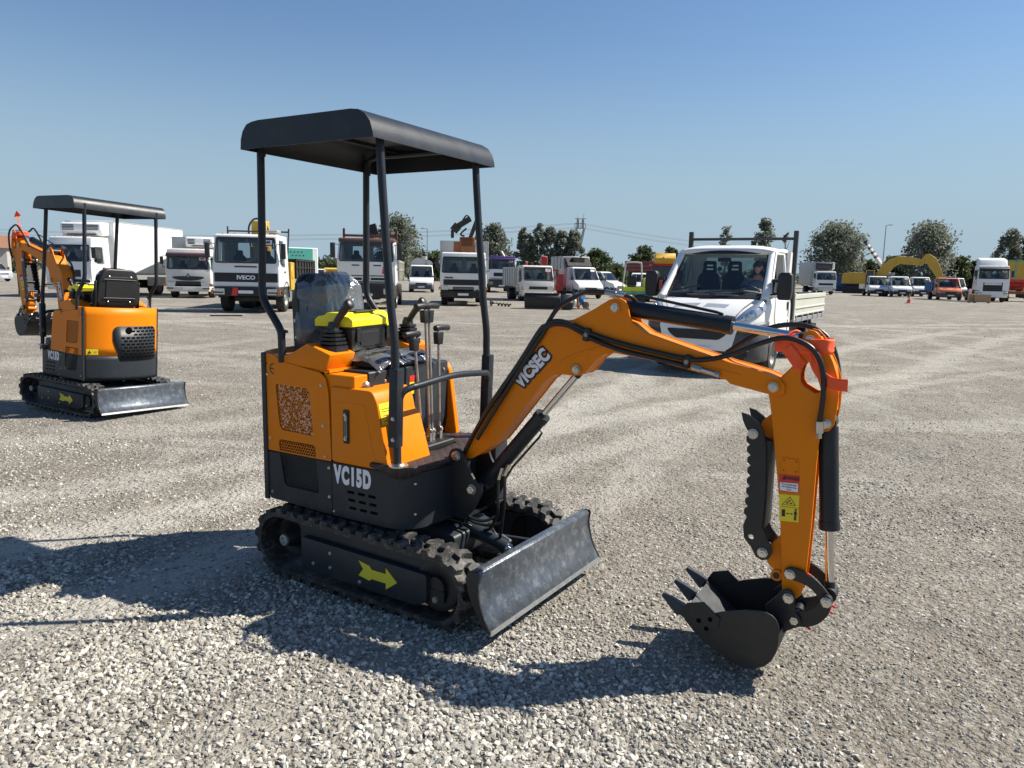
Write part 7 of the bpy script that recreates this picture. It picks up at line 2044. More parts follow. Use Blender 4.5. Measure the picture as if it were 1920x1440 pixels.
    return root


pk = pickup()
# driver, seated
def person(mw, label):
    vs_ = []; ed = []; rad = []
    def add(p, r, par=None):
        vs_.append(p); rad.append(r)
        if par is not None: ed.append((par, len(vs_) - 1))
        return len(vs_) - 1
    pel = add((0, 0, 0), (.15, .13))
    ab = add((-.01, 0, .18), (.16, .13), pel); ch = add((-.02, 0, .38), (.19, .13), ab); nk = add((-.01, 0, .53), (.075, .07), ch); hd0 = add((.0, 0, .60), (.062, .066), nk)
    for s_ in (-1, 1):
        sh = add((-.02, s_ * .19, .44), (.075, .075), ch); el = add((.12, s_ * .27, .20), (.050, .05), sh); wr_ = add((.34, s_ * .16, .28), (.032, .034), el); hn = add((.40, s_ * .15, .31), (.035, .025), wr_)
        hp = add((.04, s_ * .10, -.03), (.11, .10), pel); kn = add((.46, s_ * .14, .03), (.075, .075), hp); ank = add((.62, s_ * .14, -.36), (.045, .045), kn); add((.72, s_ * .14, -.40), (.04, .03), ank)
        for k in range(4): add((.44 + .02, s_ * (.15 - .028 + k * .016), .33 - k * .014), (.010, .010), hn)
        add((.415, s_ * .11, .33), (.011, .011), hn)
    me = bpy.data.meshes.new('person'); me.from_pydata(vs_, ed, [])
    ob = bpy.data.objects.new('person', me); COL.objects.link(ob)
    md_ = ob.modifiers.new('skin', 'SKIN')
    for i, sv in enumerate(me.skin_vertices[0].data): sv.radius = rad[i]; sv.use_root = (i == 0)
    md2 = ob.modifiers.new('sub', 'SUBSURF'); md2.levels = 2; md2.render_levels = 2
    bpy.context.view_layer.update()
    dg = bpy.context.evaluated_depsgraph_get(); ev = bpy.data.meshes.new_from_object(ob.evaluated_get(dg))
    bm = bmesh.new(); bm.from_mesh(ev)
    # head with a face: shaped sphere merged into the same mesh
    hv = []
    n1_, n2_ = 20, 28
    for i in range(n1_ + 1):
        for j in range(n2_):
            th = PI * i / n1_; ph = 2 * PI * j / n2_
            x = math.sin(th) * math.cos(ph); y = math.sin(th) * math.sin(ph); z = math.cos(th)
            X, Y, Z = x * .098, y * .076, z * .118
            if z < 0: X *= 1 - .12 * -z; Y *= 1 - .25 * -z
            fr_ = max(0, x) ** 3
            X += fr_ * .022 * math.exp(-((z + .12) / .16) ** 2 - (y / .16) ** 2) * 1.3          # nose
            X -= fr_ * .010 * math.exp(-((z - .10) / .10) ** 2) * math.exp(-((abs(y) - .34) / .16) ** 2)   # eye sockets
            X += fr_ * .006 * math.exp(-((z + .48) / .07) ** 2 - (y / .3) ** 2)          # lips
            if abs(y) > .85 and abs(z) < .28: Y += math.copysign(.014, y)
            hv.append(bm.verts.new((X + .02, Y, Z + .715)))
    for i in range(n1_):
        for j in range(n2_):
            try: bm.faces.new((hv[i * n2_ + j], hv[i * n2_ + (j + 1) % n2_], hv[(i + 1) * n2_ + (j + 1) % n2_], hv[(i + 1) * n2_ + j]))
            except Exception: pass
    bm.to_mesh(ev); bm.free()
    bpy.data.objects.remove(ob)
    ev.materials.clear(); ev.materials.append(M['skin']); ev.shade_smooth()
    o = bpy.data.objects.new('person', ev); COL.objects.link(o); o.matrix_world = mw
    tag(o, label, 'person')
    # clothing: shirt and trousers hull
    q = MB()
    q.ring([Vector((0, 0, -.06)), Vector((-.01, 0, .10)), Vector((-.02, 0, .30)), Vector((-.02, 0, .42)), Vector((-.01, 0, .50))], [.19, .185, .20, .20, .10], 18)
    q.v = [Vector((v.x * .78, v.y * 1.06, v.z)) for v in q.v]
    for s_ in (-1, 1): q.ring([Vector((-.02, s_ * .16, .45)), Vector((.04, s_ * .235, .34)), Vector((.11, s_ * .265, .22))], [.095, .078, .070], 12)
    q.build('shirt', M['shirt'], o, smooth=60)
    q = MB()
    for s_ in (-1, 1): q.ring([Vector((.0, s_ * .09, -.02)), Vector((.25, s_ * .12, .0)), Vector((.47, s_ * .14, .03)), Vector((.55, s_ * .14, -.15)), Vector((.62, s_ * .14, -.33))], [.125, .105, .088, .075, .06], 12)
    q.build('trousers', M['seatcloth'], o, smooth=60)
    q = MB(); q.grid(lambda u, v: (.02 - .006 + .105 * math.sin(PI * .62 * u) * math.cos(2 * PI * v) * (.99) , .083 * math.sin(PI * .62 * u) * math.sin(2 * PI * v), .722 + .124 * math.cos(PI * .62 * u) + (.02 if math.cos(2 * PI * v) > .2 and u > .75 else 0)), 10, 24); q.build('hair', M['seatcloth'], o, smooth=60, fix=False)
    q = MB()
    for s_ in (-1, 1): q.lathe((.101, s_ * .032, .728), (1, 0, 0), [(0, .011), (.005, .008), (.007, .003)], 10)
    q.build('eye', M['decalblack'], o, split=True)
    return o


person(Matrix.Translation((3.60, 13.28, 0)) @ Matrix.Rotation(R_(-121), 4, 'Z') @ Matrix.Translation((-.98, .45, 1.10)), 'person in a blue shirt sitting at the wheel of the white pickup')

# ---- right hand side of the yard
p_ = at(1549, 16.3)
r, H = truck('refrigerated_truck', 'distant white lorry with ribbed grey box and black cooling unit, right of the pickup', p_, -98, W=2.25, zr=2.65, z0=1.65, z1=2.42, zb=.8, L=1.8, rake=.16, grille=(1.05, 1.30, .8, 'greyplastic', 3), bumper=(.4, .8, 'oldwhite'), lamps=(.9, .75, .16, .11, .02), sticker=('670', 1), wr=.48, wb=4.4)
cargo_box(r, -8.0, -2.0, 2.5, 1.0, 3.75, 'alubox', (-.75, .95, 2.85, 3.65, .6, 'greyplastic'))
part(r, 'cooling_unit_cheek', 'white', lambda q: (q.bb(-1.9, -1.38, .96, 1.2, 2.9, 3.7),), .03)
for k, (px, lab) in enumerate(((1579, 'blue skip container beside the distant refrigerated lorry'), (1598, 'blue skip container partly behind the yellow excavator'))):
    p_ = at(px, 13.6)
    c_ = thing('skip_container', lab, 'container', (p_[0], p_[1], 0), -110, 'blue skip containers')
    part(c_, 'shell', 'bluecont', lambda q: (q.prism([(-2.0, .15), (1.4, .15), (2.0, 1.0), (2.0, 2.2), (-2.4, 2.2), (-2.4, 1.0)], -.85, .85, 'y'),), .02)
    part(c_, 'rib', 'bluecont', lambda q: [q.bb(x - .05, x + .05, -.92, .92, .2, 2.25) for x in (-1.8, -.8, .2, 1.2)] + [q.bb(1.98, 2.08, y - .05, y + .05, 1.0, 2.2) for y in (-.8, -.3, .3, .8)])

p_ = at(1612, 14.0)
xc = thing('crawler_excavator', 'large weathered yellow crawler excavator with arched boom, behind the white pickups', 'excavator', (p_[0], p_[1], 0), -27)
part(xc, 'crawler_track', 'chassis', lambda q: [q.prism(roundpoly([(-1.9, .02), (1.9, .02), (2.2, .45), (1.9, .9), (-1.9, .9), (-2.2, .45)], .2), s_ * .9, s_ * 1.45, 'y') for s_ in (-1, 1)], smooth=40)
part(xc, 'engine_house', 'yellow', lambda q: (q.prism([(-2.2, 1.25), (1.2, 1.25), (1.2, 2.7), (-.9, 2.75), (-2.1, 2.6)], -1.3, 1.3, 'y'),), .08, seg=2)
part(xc, 'operator_cab', 'darkglass', lambda q: (q.prism([(.75, 1.3), (2.1, 1.3), (1.95, 2.6), (1.6, 3.0), (.75, 3.05)], -1.32, -.35, 'y'),), .04)
part(xc, 'cab_frame', 'yellow', lambda q: [q.bb(x - .05, x + .05, y - .04, y + .04, 1.3, 2.98) for x in (.76, 1.7) for y in (-1.33, -.35)] + [q.bb(.7, 1.75, -1.36, -.32, 2.98, 3.08)])
bmz = [(1.6, 2.1), (2.4, 3.6), (3.3, 4.55), (4.4, 4.95), (5.8, 4.85), (7.4, 4.5), (7.3, 3.75), (5.7, 3.85), (4.6, 3.95), (4.0, 3.55), (3.3, 2.6), (2.9, 1.8)]
bm_ = part(xc, 'boom', 'yellow', lambda q: q.prism(bmz, -.28, .28, 'y'), .03)
part(xc, 'stick', 'yellow', lambda q: q.prism([(7.0, 4.6), (7.4, 5.2), (7.9, 5.25), (8.7, 4.7), (9.5, 3.0), (9.7, 2.0), (9.2, 1.9), (8.7, 2.6), (7.7, 4.0), (7.1, 4.1)], -.2, .2, 'y'), .03)
part(xc, 'hydraulic_ram', 'chassis', lambda q: (q.cyl((4.6, 0, 5.1), (6.2, 0, 5.15), .10), q.cyl((6.2, 0, 5.15), (7.3, 0, 5.05), .05), q.cyl((1.9, .35, 1.9), (3.0, .35, 3.2), .10), q.cyl((8.2, 0, 4.9), (9.2, 0, 3.4), .08)))
part(xc, 'boom_pipe', 'chassis', lambda q: (q.tube([(2.5, .2, 3.75), (3.3, .2, 4.62), (4.4, .2, 5.02), (5.8, .2, 4.93)], .04, 6),))

p_ = at(1660, 12.0)
cn = thing('crane', 'mobile crane jib with black and white stripes rising behind the yellow excavator', 'crane', (p_[0], p_[1], 0), -27)
part(cn, 'carrier', 'galv', lambda q: (q.bb(-2.5, 3.5, -1.2, 1.2, .7, 1.8), q.bb(-.8, 1.2, -1, 1, 1.8, 3.0)), .05)
jib = part(cn, 'jib', 'oldwhite', lambda q: (q.ring([Vector((.3, 0, 2.8)), Vector((-3.2, 0, 7.6))], [.38, .26], 4),))
part(cn, 'jib_stripe', 'decalblack', lambda q: [q.ring([Vector((.3 - 3.5 * t, 0, 2.8 + 4.8 * t)), Vector((.3 - 3.5 * (t + .06), 0, 2.8 + 4.8 * (t + .06)))], [.40 - .12 * t, .40 - .12 * t], 4) for t in (.52, .66, .80, .93)])
part(cn, 'hook_block', 'chassis', lambda q: (q.cyl((-3.4, 0, 7.6), (-3.6, 0, 5.2), .03), q.box((-3.6, 0, 5.0), (.25, .2, .6)), q.cyl((-3.3, -.2, 7.7), (-3.3, .2, 7.7), .28)))
part(cn, 'wheel', 'tyre', lambda q: [q.cyl((x, s_ * .9, .5), (x, s_ * 1.25, .5), .5, seg=18) for x in (-1.6, 0, 2.4) for s_ in (-1, 1)])

for px, pm, lab, hd in ((1650, 17.2, 'white dropside light truck, first of the row right of the yellow excavator body', -106), (1694, 17.6, 'white dropside light truck with dark bumper in the middle of the row', -102), (1733, 16.8, 'white light truck wedged between its neighbour and the orange one', -104)):
    p_ = at(px, pm)
    r, H = bonnet_van('light_truck', lab, p_, hd, W=1.98, zr=2.2, sticker=1 if px != 1650 else None, bumperm='chassis', cat='truck', group='white light trucks in a row on the right', glassm='greyglass2')
    dropside(r, -6.4, -2.75, 2.05, .85, 1.28, 'oldwhite', 4)
    part(r, 'headboard', 'chassis', lambda q: (q.bb(-2.75, -2.68, -1.0, 1.0, 2.25, 2.32), q.bb(-2.75, -2.68, -1.02, -.95, .9, 2.32), q.bb(-2.75, -2.68, .95, 1.02, .9, 2.32)))
p_ = at(1785, 20.2)
r, H = bonnet_van('light_truck', 'faded orange light truck with grey bumper, last before the tall white tractor unit', p_, -107, W=1.98, zr=2.1, cabm='orangevan', bumperm='bumpergrey', cat='truck', glassm='greyglass2', bonnet_z=1.15)
dropside(r, -5.8, -2.75, 2.0, .85, 1.7, 'bluecont', 4)
p_ = at(1799, 15.5)
r, H = bonnet_van('van', 'white van roof showing between the orange light truck and the tall tractor unit', p_, -104, cat='van', glassm='greyglass2')
p_ = at(1862, 21.3)
r, H = truck('tractor_unit', 'tall white tractor unit with roof spoiler and black slatted grille', p_, -112, W=2.45, zr=3.18, z0=2.0, z1=2.85, zb=1.0, L=2.2, rake=.22, grille=(.85, 1.72, .74, 'decalblack', 5), bumper=(.42, .95, 'white'), lamps=(1.0, .70, .12, .16, .11),
             text=(('DAF', .16, 0, 1.62, 'decalwhite', 1.3),), sticker=('674', 1), wr=.5, wb=3.8, tail=1.0, stripes=((0, 1.50, 1.72, .66, 'white'),), visor='greyplastic')
part(r, 'roof_spoiler', 'white', lambda q: (q.prism([(-.55, 3.15), (-1.0, 3.72), (-2.1, 3.92), (-2.2, 3.15)], -1.08, 1.08, 'y'),), .08, seg=3)
part(r, 'side_skirt', 'white', lambda q: [q.bb(-3.6, -2.0, s_ * 1.15, s_ * 1.2, .45, 1.1) for s_ in (-1, 1)], .02)

p_ = at(1897, 15.5)
c_ = thing('open_container', 'yellow and green open container behind the tall tractor unit', 'container', (p_[0], p_[1], 0), -118)
part(c_, 'panel', 'yellow', lambda q: (q.bb(-2.5, 2.5, -1.1, 1.1, 1.9, 4.3),), .03)
part(c_, 'edge_frame', 'teal', lambda q: [q.bb(2.45, 2.56, y - .06, y + .06, 1.85, 4.4) for y in (-1.1, 0, 1.1)] + [q.bb(2.45, 2.56, -1.1, 1.1, 4.28, 4.4)])
part(c_, 'trailer', 'redpaint', lambda q: (q.bb(-4.5, 3.0, -1.2, 1.2, 1.3, 1.8),))
part(c_, 'wheel', 'tyre', lambda q: [q.cyl((x, s_ * .85, .5), (x, s_ * 1.2, .5), .5, seg=16) for x in (-3, 0, 1.6) for s_ in (-1, 1)])
p_ = at(1912, 20.0)
c_ = thing('farm_machine', 'dark red farm machine with rusty frame at the right edge', 'machine', (p_[0], p_[1], 0), -120)
part(c_, 'frame', 'rust', lambda q: (q.bb(-2, 1.4, -.9, .9, .7, .95), q.box((.9, .6, 1.3), (.12, .12, 1.3), Matrix.Rotation(.4, 3, 'X')), q.box((.9, 1.0, 1.4), (.12, .12, 1.2), Matrix.Rotation(-.5, 3, 'X')), q.box((1.0, .2, 1.3), (.1, 1.6, .1), Matrix.Rotation(.2, 3, 'X'))), .01)
part(c_, 'hood', 'redpaint', lambda q: (q.bb(-1.8, .9, -1.2, .6, 1.75, 2.1), q.prism([(-1.5, 1.0), (.6, 1.0), (.9, 1.7), (-1.5, 1.75)], -.8, .3, 'y')), .04)
part(c_, 'wheel', 'tyre', lambda q: [q.cyl((x, s_ * .8, .45), (x, s_ * 1.1, .45), .45, seg=16) for x in (-1.3, .7) for s_ in (-1, 1)])
part(c_, 'drawbar', 'chassis', lambda q: (q.box((1.8, .4, .35), (1.8, .14, .14)), q.cyl((2.2, .4, .02), (2.2, .4, .35), .06)))
for k, (px, w_, h_, lab) in enumerate(((1827, .55, .72, 'narrow pale wooden crate, left of the wider one in front of the tractor unit'), (1846, 1.15, .70, 'wide pale wooden crate in front of the tall white tractor unit'))):
    p_ = at(px, 22.4 + k * .2)
    c_ = thing('wooden_crate', lab, 'crate', (p_[0], p_[1], 0), -110, 'wooden crates on the gravel')
    part(c_, 'case', 'wood', lambda q: q.bb(-.6, .0, -w_ / 2, w_ / 2, .10, h_), .01)
    part(c_, 'board', 'wood', lambda q: [q.bb(.001, .018, -w_ / 2 + .01, w_ / 2 - .01, z, z + .13) for z in (.12, .28, .44, .58)] + [q.bb(.018, .035, y - .04, y + .04, .11, h_) for y in (-w_ / 2 + .05, w_ / 2 - .05)])
    part(c_, 'skid', 'wood', lambda q: [q.bb(-.6, .02, y - .05, y + .05, .0, .10) for y in (-w_ / 2 + .08, w_ / 2 - .08)])
p_ = at(1708, 24.6)
c_ = thing('traffic_cone', 'faded orange traffic cone standing alone in front of the white light trucks', 'cone', (p_[0], p_[1], 0), 0)
part(c_, 'cone', 'orangevan', lambda q: q.lathe((0, 0, .03), (0, 0, 1), [(0, .20), (.05, .17), (.62, .035), (.70, .03)], 20))
part(c_, 'white_band', 'oldwhite', lambda q: q.lathe((0, 0, .30), (0, 0, 1), [(0, .118), (.14, .090)], 20))
part(c_, 'base', 'orangevan', lambda q: q.bb(-.24, .24, -.24, .24, 0, .035), .01)

# ---- attachments lying on the gravel
p_ = at(1018, 40)
c_ = thing('attachment_box', 'battered dark steel box attachment lying in front of the small dusty tipper', 'attachment', (p_[0], p_[1], 0), -96)
part(c_, 'housing', 'black', lambda q: (q.prism([(0, .04), (.12, .55), (.0, .74), (-.75, .74), (-.9, .04)], -.84, .84, 'y'),), .02)
part(c_, 'front_panel', 'decalblack', lambda q: (q.box((.075, 0, .32), (.03, 1.1, .34), Matrix.Rotation(R_(13), 3, 'Y')),))
part(c_, 'rusty_lip', 'rust', lambda q: (q.bb(-.05, .03, -.82, .82, .735, .76),), .004)
p_ = at(922, 37.5)
c_ = thing('auger', 'rusty earth auger lying on the gravel under the far canopy post', 'auger', (p_[0], p_[1], 0), -14)
part(c_, 'shaft', 'rust', lambda q: q.cyl((0, 0, .16), (1.05, 0, .10), .025))
part(c_, 'flight', 'chassis', lambda q: q.grid(lambda u, v: (.25 + .8 * u, (.03 + .10 * v) * math.cos(u * 4.5 * 2 * PI), .15 - .05 * u + (.03 + .10 * v) * math.sin(u * 4.5 * 2 * PI)), 60, 2), solid=.012, smooth=40, fix=False)
part(c_, 'drive_head', 'chassis', lambda q: (q.lathe((-.06, 0, .17), (1, 0, -.05), [(0, .08), (.05, .19), (.08, .19), (.1, .06), (.2, .05)], 16),))
p_ = at(1068, 40.0)
c_ = thing('sweeper_attachment', 'black and white small machine lying beside the dark steel box', 'attachment', (p_[0], p_[1], 0), -90)
part(c_, 'body', 'black', lambda q: (q.prism([(.3, .03), (.35, .35), (-.1, .72), (-.4, .65), (-.45, .03)], -.35, .18, 'y'),), .03)
part(c_, 'white_cover', 'oldwhite', lambda q: (q.prism([(.25, .15), (.28, .45), (-.05, .68), (-.25, .5), (-.2, .15)], .18, .34, 'y'),), .04)
part(c_, 'engine', 'rust', lambda q: (q.box((.0, .38, .35), (.3, .14, .4)), q.cyl((.0, .40, .2), (.0, .52, .2), .12)), .02)
p_ = at(1090, 39.0)
c_ = thing('blue_pump', 'bright blue pump unit on a tilted wheel beside the small machine', 'pump', (p_[0], p_[1], 0), -90)
part(c_, 'casing', 'blue', lambda q: (q.cyl((-.2, -.2, .62), (.2, .1, .62), .17, seg=18), q.box((.0, .0, .40), (.25, .28, .4), Matrix.Rotation(.4, 3, 'X'))), .02, smooth=40)
part(c_, 'wheel', 'tyre', lambda q: (q.cyl((.12, .22, .20), (.20, .26, .20), .17, seg=20),))
part(c_, 'pallet_base', 'wood', lambda q: (q.bb(-.3, .3, -.35, .45, .0, .05), q.bb(-.3, .3, .30, .4, .05, .10)), .005)
p_ = at(421, 55.5)
c_ = MB(Matrix.Translation((p_[0], p_[1], 0)) @ Matrix.Rotation(R_(14), 4, 'Z')); c_.prism(roundpoly([(-.05, .0), (.05, .0), (.04, .045), (-.04, .045)], .01), -.52, .52, 'x')
tag(c_.build('steel_bar', M['chassis'], None, bevel=.004), 'thin black steel bar lying on the gravel before the old white lorry', 'bar')

p_ = at(1214, 19.5)
c_ = thing('harvester', 'dark red harvesting machine stretching behind the lime yellow machine and the white van', 'harvester', (p_[0], p_[1], 0), -100)
part(c_, 'header', 'maroon', lambda q: (q.bb(-1.2, .2, -2.2, 1.6, 2.1, 3.1), q.bb(-4.0, -1.2, -1.0, 1.2, .9, 2.9)), .05)
part(c_, 'wheel', 'tyre', lambda q: [q.cyl((x, s_ * 1.1, .7), (x, s_ * 1.5, .7), .7, seg=18) for x in (-.6, -3.4) for s_ in (-1, 1)])
part(c_, 'rail', 'redpaint', lambda q: [q.bb(.2, .26, -2.2, 1.6, z, z + .08) for z in (2.2, 2.6, 3.0)])

# ---- building at the left edge
p_ = at(-46, 12)
c_ = thing('building', 'low grey building with brown tiled roof at the far left edge', 'building', (p_[0], p_[1], 0), -62)
part(c_, 'wall', 'concrete', lambda q: q.bb(-5, 0, -7, 4.2, 0, 4.2))
part(c_, 'roof', 'tile', lambda q: q.prism([(.6, 4.15), (-2.5, 6.2), (-5.6, 4.15)], -7.5, 4.7, 'y'))
w_ = part(c_, 'window', 'darkglass', lambda q: [q.bb(.01, .03, y, y + .9, 1.6, 2.8) for y in (-5.5, -3, 1.5)])
part(w_, 'frame', 'oldwhite', lambda q: [q.bb(.0, .05, y - .06, y, 1.55, 2.85) for y in (-5.5, -3, 1.5, -4.6, -2.1, 2.46)])

# ================================================================== TREES
def leaf_mat(name, dark, light):
    m, t, p = new_mat(name); N, L = t.nodes, t.links
    ge = N.new('ShaderNodeNewGeometry'); cr = N.new('ShaderNodeMix'); cr.data_type = 'RGBA'
    cr.inputs['A'].default_value = (*dark, 1); cr.inputs['B'].default_value = (*light, 1)
    L.new(ge.outputs['Random Per Island'], cr.inputs['Factor'])
    L.new(cr.outputs['Result'], p.inputs['Base Color']); p.inputs['Roughness'].default_value = .6; p.inputs['Specular IOR Level'].default_value = .3
    tr = N.new('ShaderNodeBsdfTranslucent'); L.new(cr.outputs['Result'], tr.inputs[0])
    mx = N.new('ShaderNodeMixShader'); mx.inputs[0].default_value = .45
    L.new(p.outputs[0], mx.inputs[1]); L.new(tr.outputs[0], mx.inputs[2]); L.new(mx.outputs[0], N['Material Output'].inputs['Surface'])
    return m


M['willow'] = leaf_mat('grey_green_leaves', (.10, .115, .082), (.27, .29, .225))
M['broad'] = leaf_mat('dark_green_leaves', (.034, .054, .022), (.12, .15, .062))
M['bark'] = mat('tree_bark', (.10, .085, .065), .9, var=.3, scale=3)


def crown(q, rnd, cx, cy, z0, z1, rad, n, leaf, shape='round', seed=0):
    """leaf cards gathered into clumps inside an uneven envelope"""
    H_ = z1 - z0
    clumps = []
    k = 0
    while len(clumps) < max(30, n // 60) and k < 4000:
        k += 1
        t = rnd.random() ** .85
        if shape == 'round': env = rad * math.sin(PI * min(.97, .12 + t * .86)) ** .6
        elif shape == 'column': env = rad * (.80 + .25 * math.sin(PI * t)) * (1 - max(0, t - .78) * 2.0)
        else: env = rad * (.5 + .5 * t)
        a = rnd.uniform(0, 2 * PI)
        env *= .72 + .42 * mnoise.noise(Vector((math.cos(a) * 1.3 + seed, math.sin(a) * 1.3, t * 3))) + .2
        rr = env * rnd.random() ** .45
        clumps.append((cx + rr * math.cos(a), cy + rr * math.sin(a), z0 + t * H_, rad * rnd.uniform(.16, .32)))
    for i in range(n):
        c = clumps[rnd.randrange(len(clumps))]
        d = Vector([max(-1.7, min(1.7, rnd.gauss(0, 1))) for _ in range(3)]) * c[3] * .60
        p = Vector(c[:3]) + d
        s_ = leaf * rnd.uniform(.6, 1.3)
        u_ = Vector((rnd.gauss(0, 1), rnd.gauss(0, 1), rnd.gauss(0, 1))).normalized()
        v_ = u_.cross(Vector((rnd.gauss(0, 1), rnd.gauss(0, 1), rnd.gauss(0, 1)))).normalized()
        q.add([p - u_ * s_, p + v_ * s_ * .45, p + u_ * s_, p - v_ * s_ * .45], [(0, 1, 2, 3)])


def tree(name, label, px, pm, top, wid, leaf='willow', shape='round', n=2600, base=.12, group=None, seed=1, lsz=.26):
    rnd = random.Random(seed * 13 + int(px))
    hy = 515 + (px - 960) * .0198
    Ht = (hy - top) / pm + EYE
    p_ = at(px, pm); rad = wid / pm / 2
    root = thing(name, label, 'tree', (p_[0], p_[1], 0), rnd.uniform(0, 360), group)
    q = MB()
    q.ring([Vector((0, 0, 0)), Vector((.06, 0, Ht * .25)), Vector((0, .08, Ht * .55)), Vector((.05, 0, Ht * .9))], [Ht * .022, Ht * .017, Ht * .010, Ht * .003], 8)
    for k in range(9):
        a = k * 2.4; zz = Ht * (.18 + .07 * k)
        e_ = Vector((math.cos(a) * rad * .75, math.sin(a) * rad * .75, zz + Ht * .18))
        q.ring([Vector((0, 0, zz)), e_ * .5 + Vector((0, 0, zz)) * .5 - Vector((0, 0, Ht * .02)), e_], [Ht * .008, Ht * .005, Ht * .002], 5)
    q.build('trunk', M['bark'], root, smooth=60)
    q = MB(); crown(q, rnd, 0, 0, Ht * base, Ht, rad, int(n * 1.8), lsz * 1.2, shape, seed); q.build('crown', M[leaf], root, smooth=0, fix=False)
    return root


G1 = 'trees along the edge of the yard'
tree('willow_tree', 'broad grey green tree rising behind the post, right of the brown topped lorry', 744, 10, 415, 92, seed=1, n=4200, group=G1)
tree('willow_tree', 'grey green tree right of the far canopy post, behind the purple topped lorry', 924, 10, 429, 66, seed=2, n=3400, group=G1)
for k, (px, top, wd, lab) in enumerate(((984, 432, 30, 'leftmost slender grey tree of the clump left of the pylon'), (1007, 423, 30, 'tallest slender grey tree of the clump left of the pylon'), (1031, 431, 29, 'middle slender grey tree of the clump left of the pylon'), (1053, 437, 28, 'short slender grey tree, fourth in the clump by the pylon'), (1075, 436, 30, 'slender grey tree directly in front of the pylon'))):
    tree('poplar_tree', lab, px, 11, top, wd * 1.12, shape='column', seed=10 + k, n=2300, base=.06, lsz=.22, group=G1)
tree('broadleaf_tree', 'dark green round tree right of the refuse body', 1120, 11, 474, 58, 'broad', seed=20, n=2200, base=.05, group=G1)
tree('broadleaf_tree', 'dark green round tree behind the lime yellow machine', 1205, 11, 469, 56, 'broad', seed=21, n=2200, base=.05, group=G1)
tree('broadleaf_tree', 'dark green tree just left of the pickup ladder rack', 1253, 11, 464, 40, 'broad', seed=22, n=1800, base=.05, group=G1)
tree('willow_tree', 'thin wispy tree top showing above the left half of the pickup roof', 1357, 10, 428, 30, seed=23, n=420, group=G1)
tree('willow_tree', 'paired tree tops showing above the right half of the pickup roof', 1428, 10, 418, 46, seed=24, n=1500, group=G1)
tree('willow_tree', 'tiny tree top beside the right upright of the ladder rack', 1469, 10, 437, 16, seed=25, n=300, group=G1)
tree('willow_tree', 'wide dome shaped tree behind the distant refrigerated lorry', 1563, 10, 430, 112, seed=26, n=5200, group=G1)
tree('willow_tree', 'large spreading tree behind the arm of the yellow excavator', 1738, 10, 427, 96, seed=27, n=4200, group=G1)
tree('willow_tree', 'tree rising behind the tall white tractor unit', 1886, 10, 438, 52, seed=28, n=2400, group=G1)
tree('willow_tree', 'tree at the right edge beside the yellow container', 1918, 10, 447, 44, seed=29, n=2000, group=G1)
for k, (px, top, wd, lab) in enumerate(((616, 491, 60, 'low dark green bush behind the yellow dumper'), (652, 497, 50, 'low dark bush behind the brown topped lorry'), (790, 478, 46, 'dark low tree behind the small white tank lorry'), (818, 476, 44, 'dark low tree left of the crane lorry'), (1150, 500, 46, 'low dark bush behind the minibus'), (1278, 500, 60, 'low dark bush behind the pickup windscreen'),
                                        (1625, 494, 40, 'low dark bush left of the crane'), (1668, 488, 50, 'dark bushy tree under the arch of the yellow excavator'), (1700, 496, 50, 'low dark bush under the excavator arm'), (1797, 489, 50, 'dark green tree left of the tall tractor unit'), (1830, 494, 44, 'low dark tree behind the tractor unit cab'), (24, 468, 60, 'dark tree beyond the building at the left edge'), (-20, 476, 60, 'dark tree rising at the very left margin'), (545, 498, 50, 'low bush behind the teal fronted lorry'))):
    tree('bush', lab, px, 9.5, top, wd * 1.25, 'broad', seed=40 + k, n=1500, base=.0, lsz=.30, group='low dark bushes behind the vehicles')
# far wood: one long mass nobody could count
q = MB(); rnd = random.Random(99)
for k in range(150):
    px = -260 + k * 15.2
    p_ = at(px, 6.4 + rnd.uniform(-.4, .4))
    crown(q, rnd, p_[0], p_[1], 0, rnd.uniform(2.4, 4.4) if px < 1100 or px > 1200 else 2.2, 2.4, 150, .45, 'round', k)
fw = q.build('far_woodland', M['broad'], smooth=0, fix=False)
tag(fw, 'far off dark green tree line along the horizon', 'woodland', kind='stuff')

# ================================================================== POLES, PYLON, WIRES
for px, top, pm, lab in ((801, 431, 12, 'slim street lamp between the brown topped lorry and the crane lorry'), (1652, 425, 12, 'tall slim street lamp above the row of white light trucks')):
    p_ = at(px, pm); Ht = (515 + (px - 960) * .0198 - top) / pm + EYE
    c_ = thing('street_lamp', lab, 'street lamp', (p_[0], p_[1], 0), -10, 'street lamps')
    part(c_, 'pole', 'galv', lambda q: (q.cyl((0, 0, 0), (0, 0, Ht), .10, .06, seg=10), q.cyl((0, 0, Ht - .05), (.5 if px > 1000 else -.6, 0, Ht + .05), .04)))
    part(c_, 'lamp_head', 'galv', lambda q: q.box((.65 if px > 1000 else -.75, 0, Ht + .05), (.6, .25, .12)), .02)
p_ = at(1085, 3.0)
py = thing('lattice_pylon', 'tall steel lattice pylon carrying power lines above the clump of trees', 'pylon', (p_[0], p_[1], 0), 5)
q = MB()
HT = 38.5
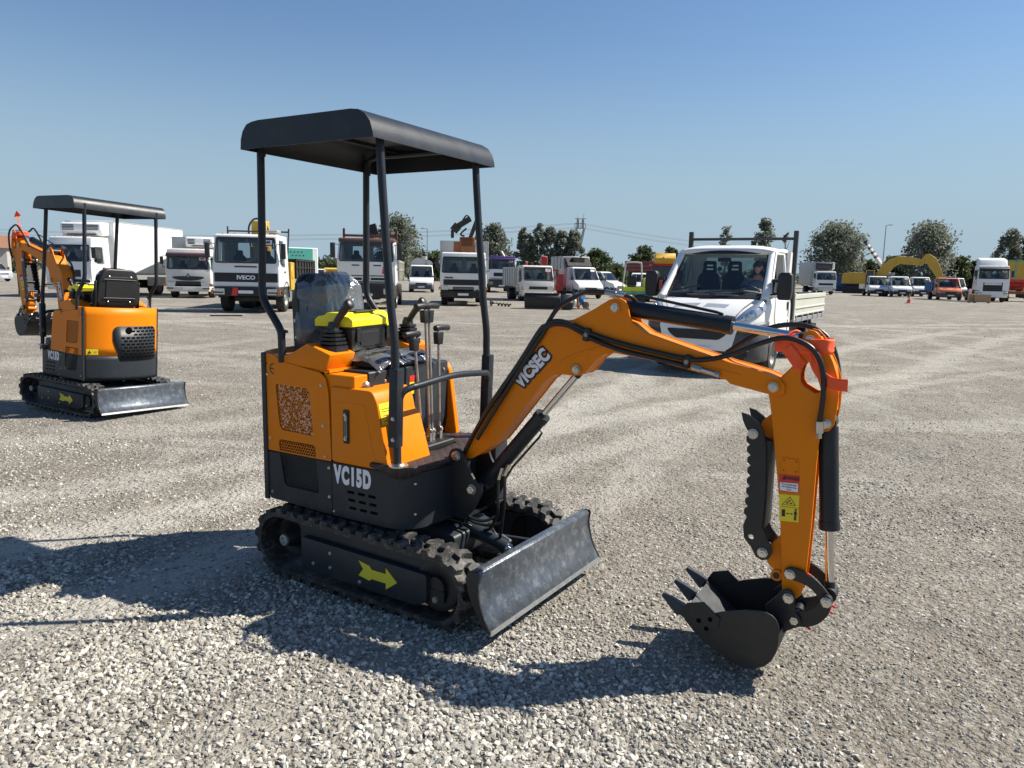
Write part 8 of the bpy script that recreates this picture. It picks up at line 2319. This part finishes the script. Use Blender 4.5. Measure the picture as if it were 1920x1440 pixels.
def lat(x0, x1, z0, z1, nseg, w0, w1, dy=1.2):
    for k in range(nseg):
        t0, t1 = k / nseg, (k + 1) / nseg
        A_ = lambda t, s_: Vector((x0 + (x1 - x0) * t + s_ * (w0 + (w1 - w0) * t), 0, z0 + (z1 - z0) * t))
        for (a_, b_) in ((A_(t0, -1), A_(t1, 1)), (A_(t0, 1), A_(t1, -1)), (A_(t0, -1), A_(t1, -1)), (A_(t0, 1), A_(t1, 1)), (A_(t1, -1), A_(t1, 1))): 
            for y_ in (-dy, dy): q.ring([a_ + Vector((0, y_, 0)), b_ + Vector((0, y_, 0))], [.11, .11], 4, caps=False)
lat(0, 0, 0, 20, 7, 3.2, 1.6); lat(-.2, -2.5, 20, 30.5, 6, .9, .45, .8); lat(.2, 2.5, 20, 30.5, 6, .9, .45, .8); lat(-1.6, -1.6, 30.5, 36.5, 4, .6, .5, .8); lat(1.6, 1.6, 30.5, 36.5, 4, .6, .5, .8)
for zz in (30.5, 33.5, 36.5): q.bb(-3.4, 3.4, -.7, .7, zz - .15, zz + .15)
q.ring([Vector((-1.6, 0, 36.5)), Vector((-2.0, 0, 38.5))], [.2, .1], 4); q.ring([Vector((1.6, 0, 36.5)), Vector((2.2, 0, 40)), ], [.2, .1], 4)
q.build('lattice', M['galv'], py, smooth=0)
part(py, 'insulator', 'chassis', lambda q: [q.cyl((x, 0, 33.2), (x, 0, 30.8), .16, seg=8) for x in (-3.3, 0, 3.3)])
P0 = at(1085, 3.0)
for k, (dz, lab) in enumerate(((30.8, 'lower bundle of power lines sagging across the sky'), (33.4, 'upper bundle of power lines sagging across the sky'))):
    q = MB()
    for off in (0, .8):
        for (pxe, pme, ze) in ((-300, 2.6, 30 + dz - 30.8), (2300, 3.3, 26.5 + dz - 30.8)):
            E_ = at(pxe, pme); pts = []
            for i in range(25):
                t = i / 24; sag = (13 if pxe < 0 else 19) * 4 * t * (1 - t) * .8
                pts.append(Vector((P0[0] + (E_[0] - P0[0]) * t, P0[1] + (E_[1] - P0[1]) * t + off * 4, dz + off + (ze - dz) * t - sag)))
            q.ring(pts, [.075] * 25, 4, caps=False)
    tag(q.build('power_line', M['galv'], None, smooth=0), lab, 'power line')
p_ = at(1166, 5)
c_ = thing('radio_mast', 'tiny distant lattice mast on the horizon right of the pylon', 'mast', (p_[0], p_[1], 0), 0)
part(c_, 'mast', 'galv', lambda q: (q.ring([Vector((0, 0, 0)), Vector((0, 0, 7))], [.35, .12], 4), q.bb(-.9, .9, -.1, .1, 5.2, 5.35), q.bb(-.7, .7, -.1, .1, 6.1, 6.25)))
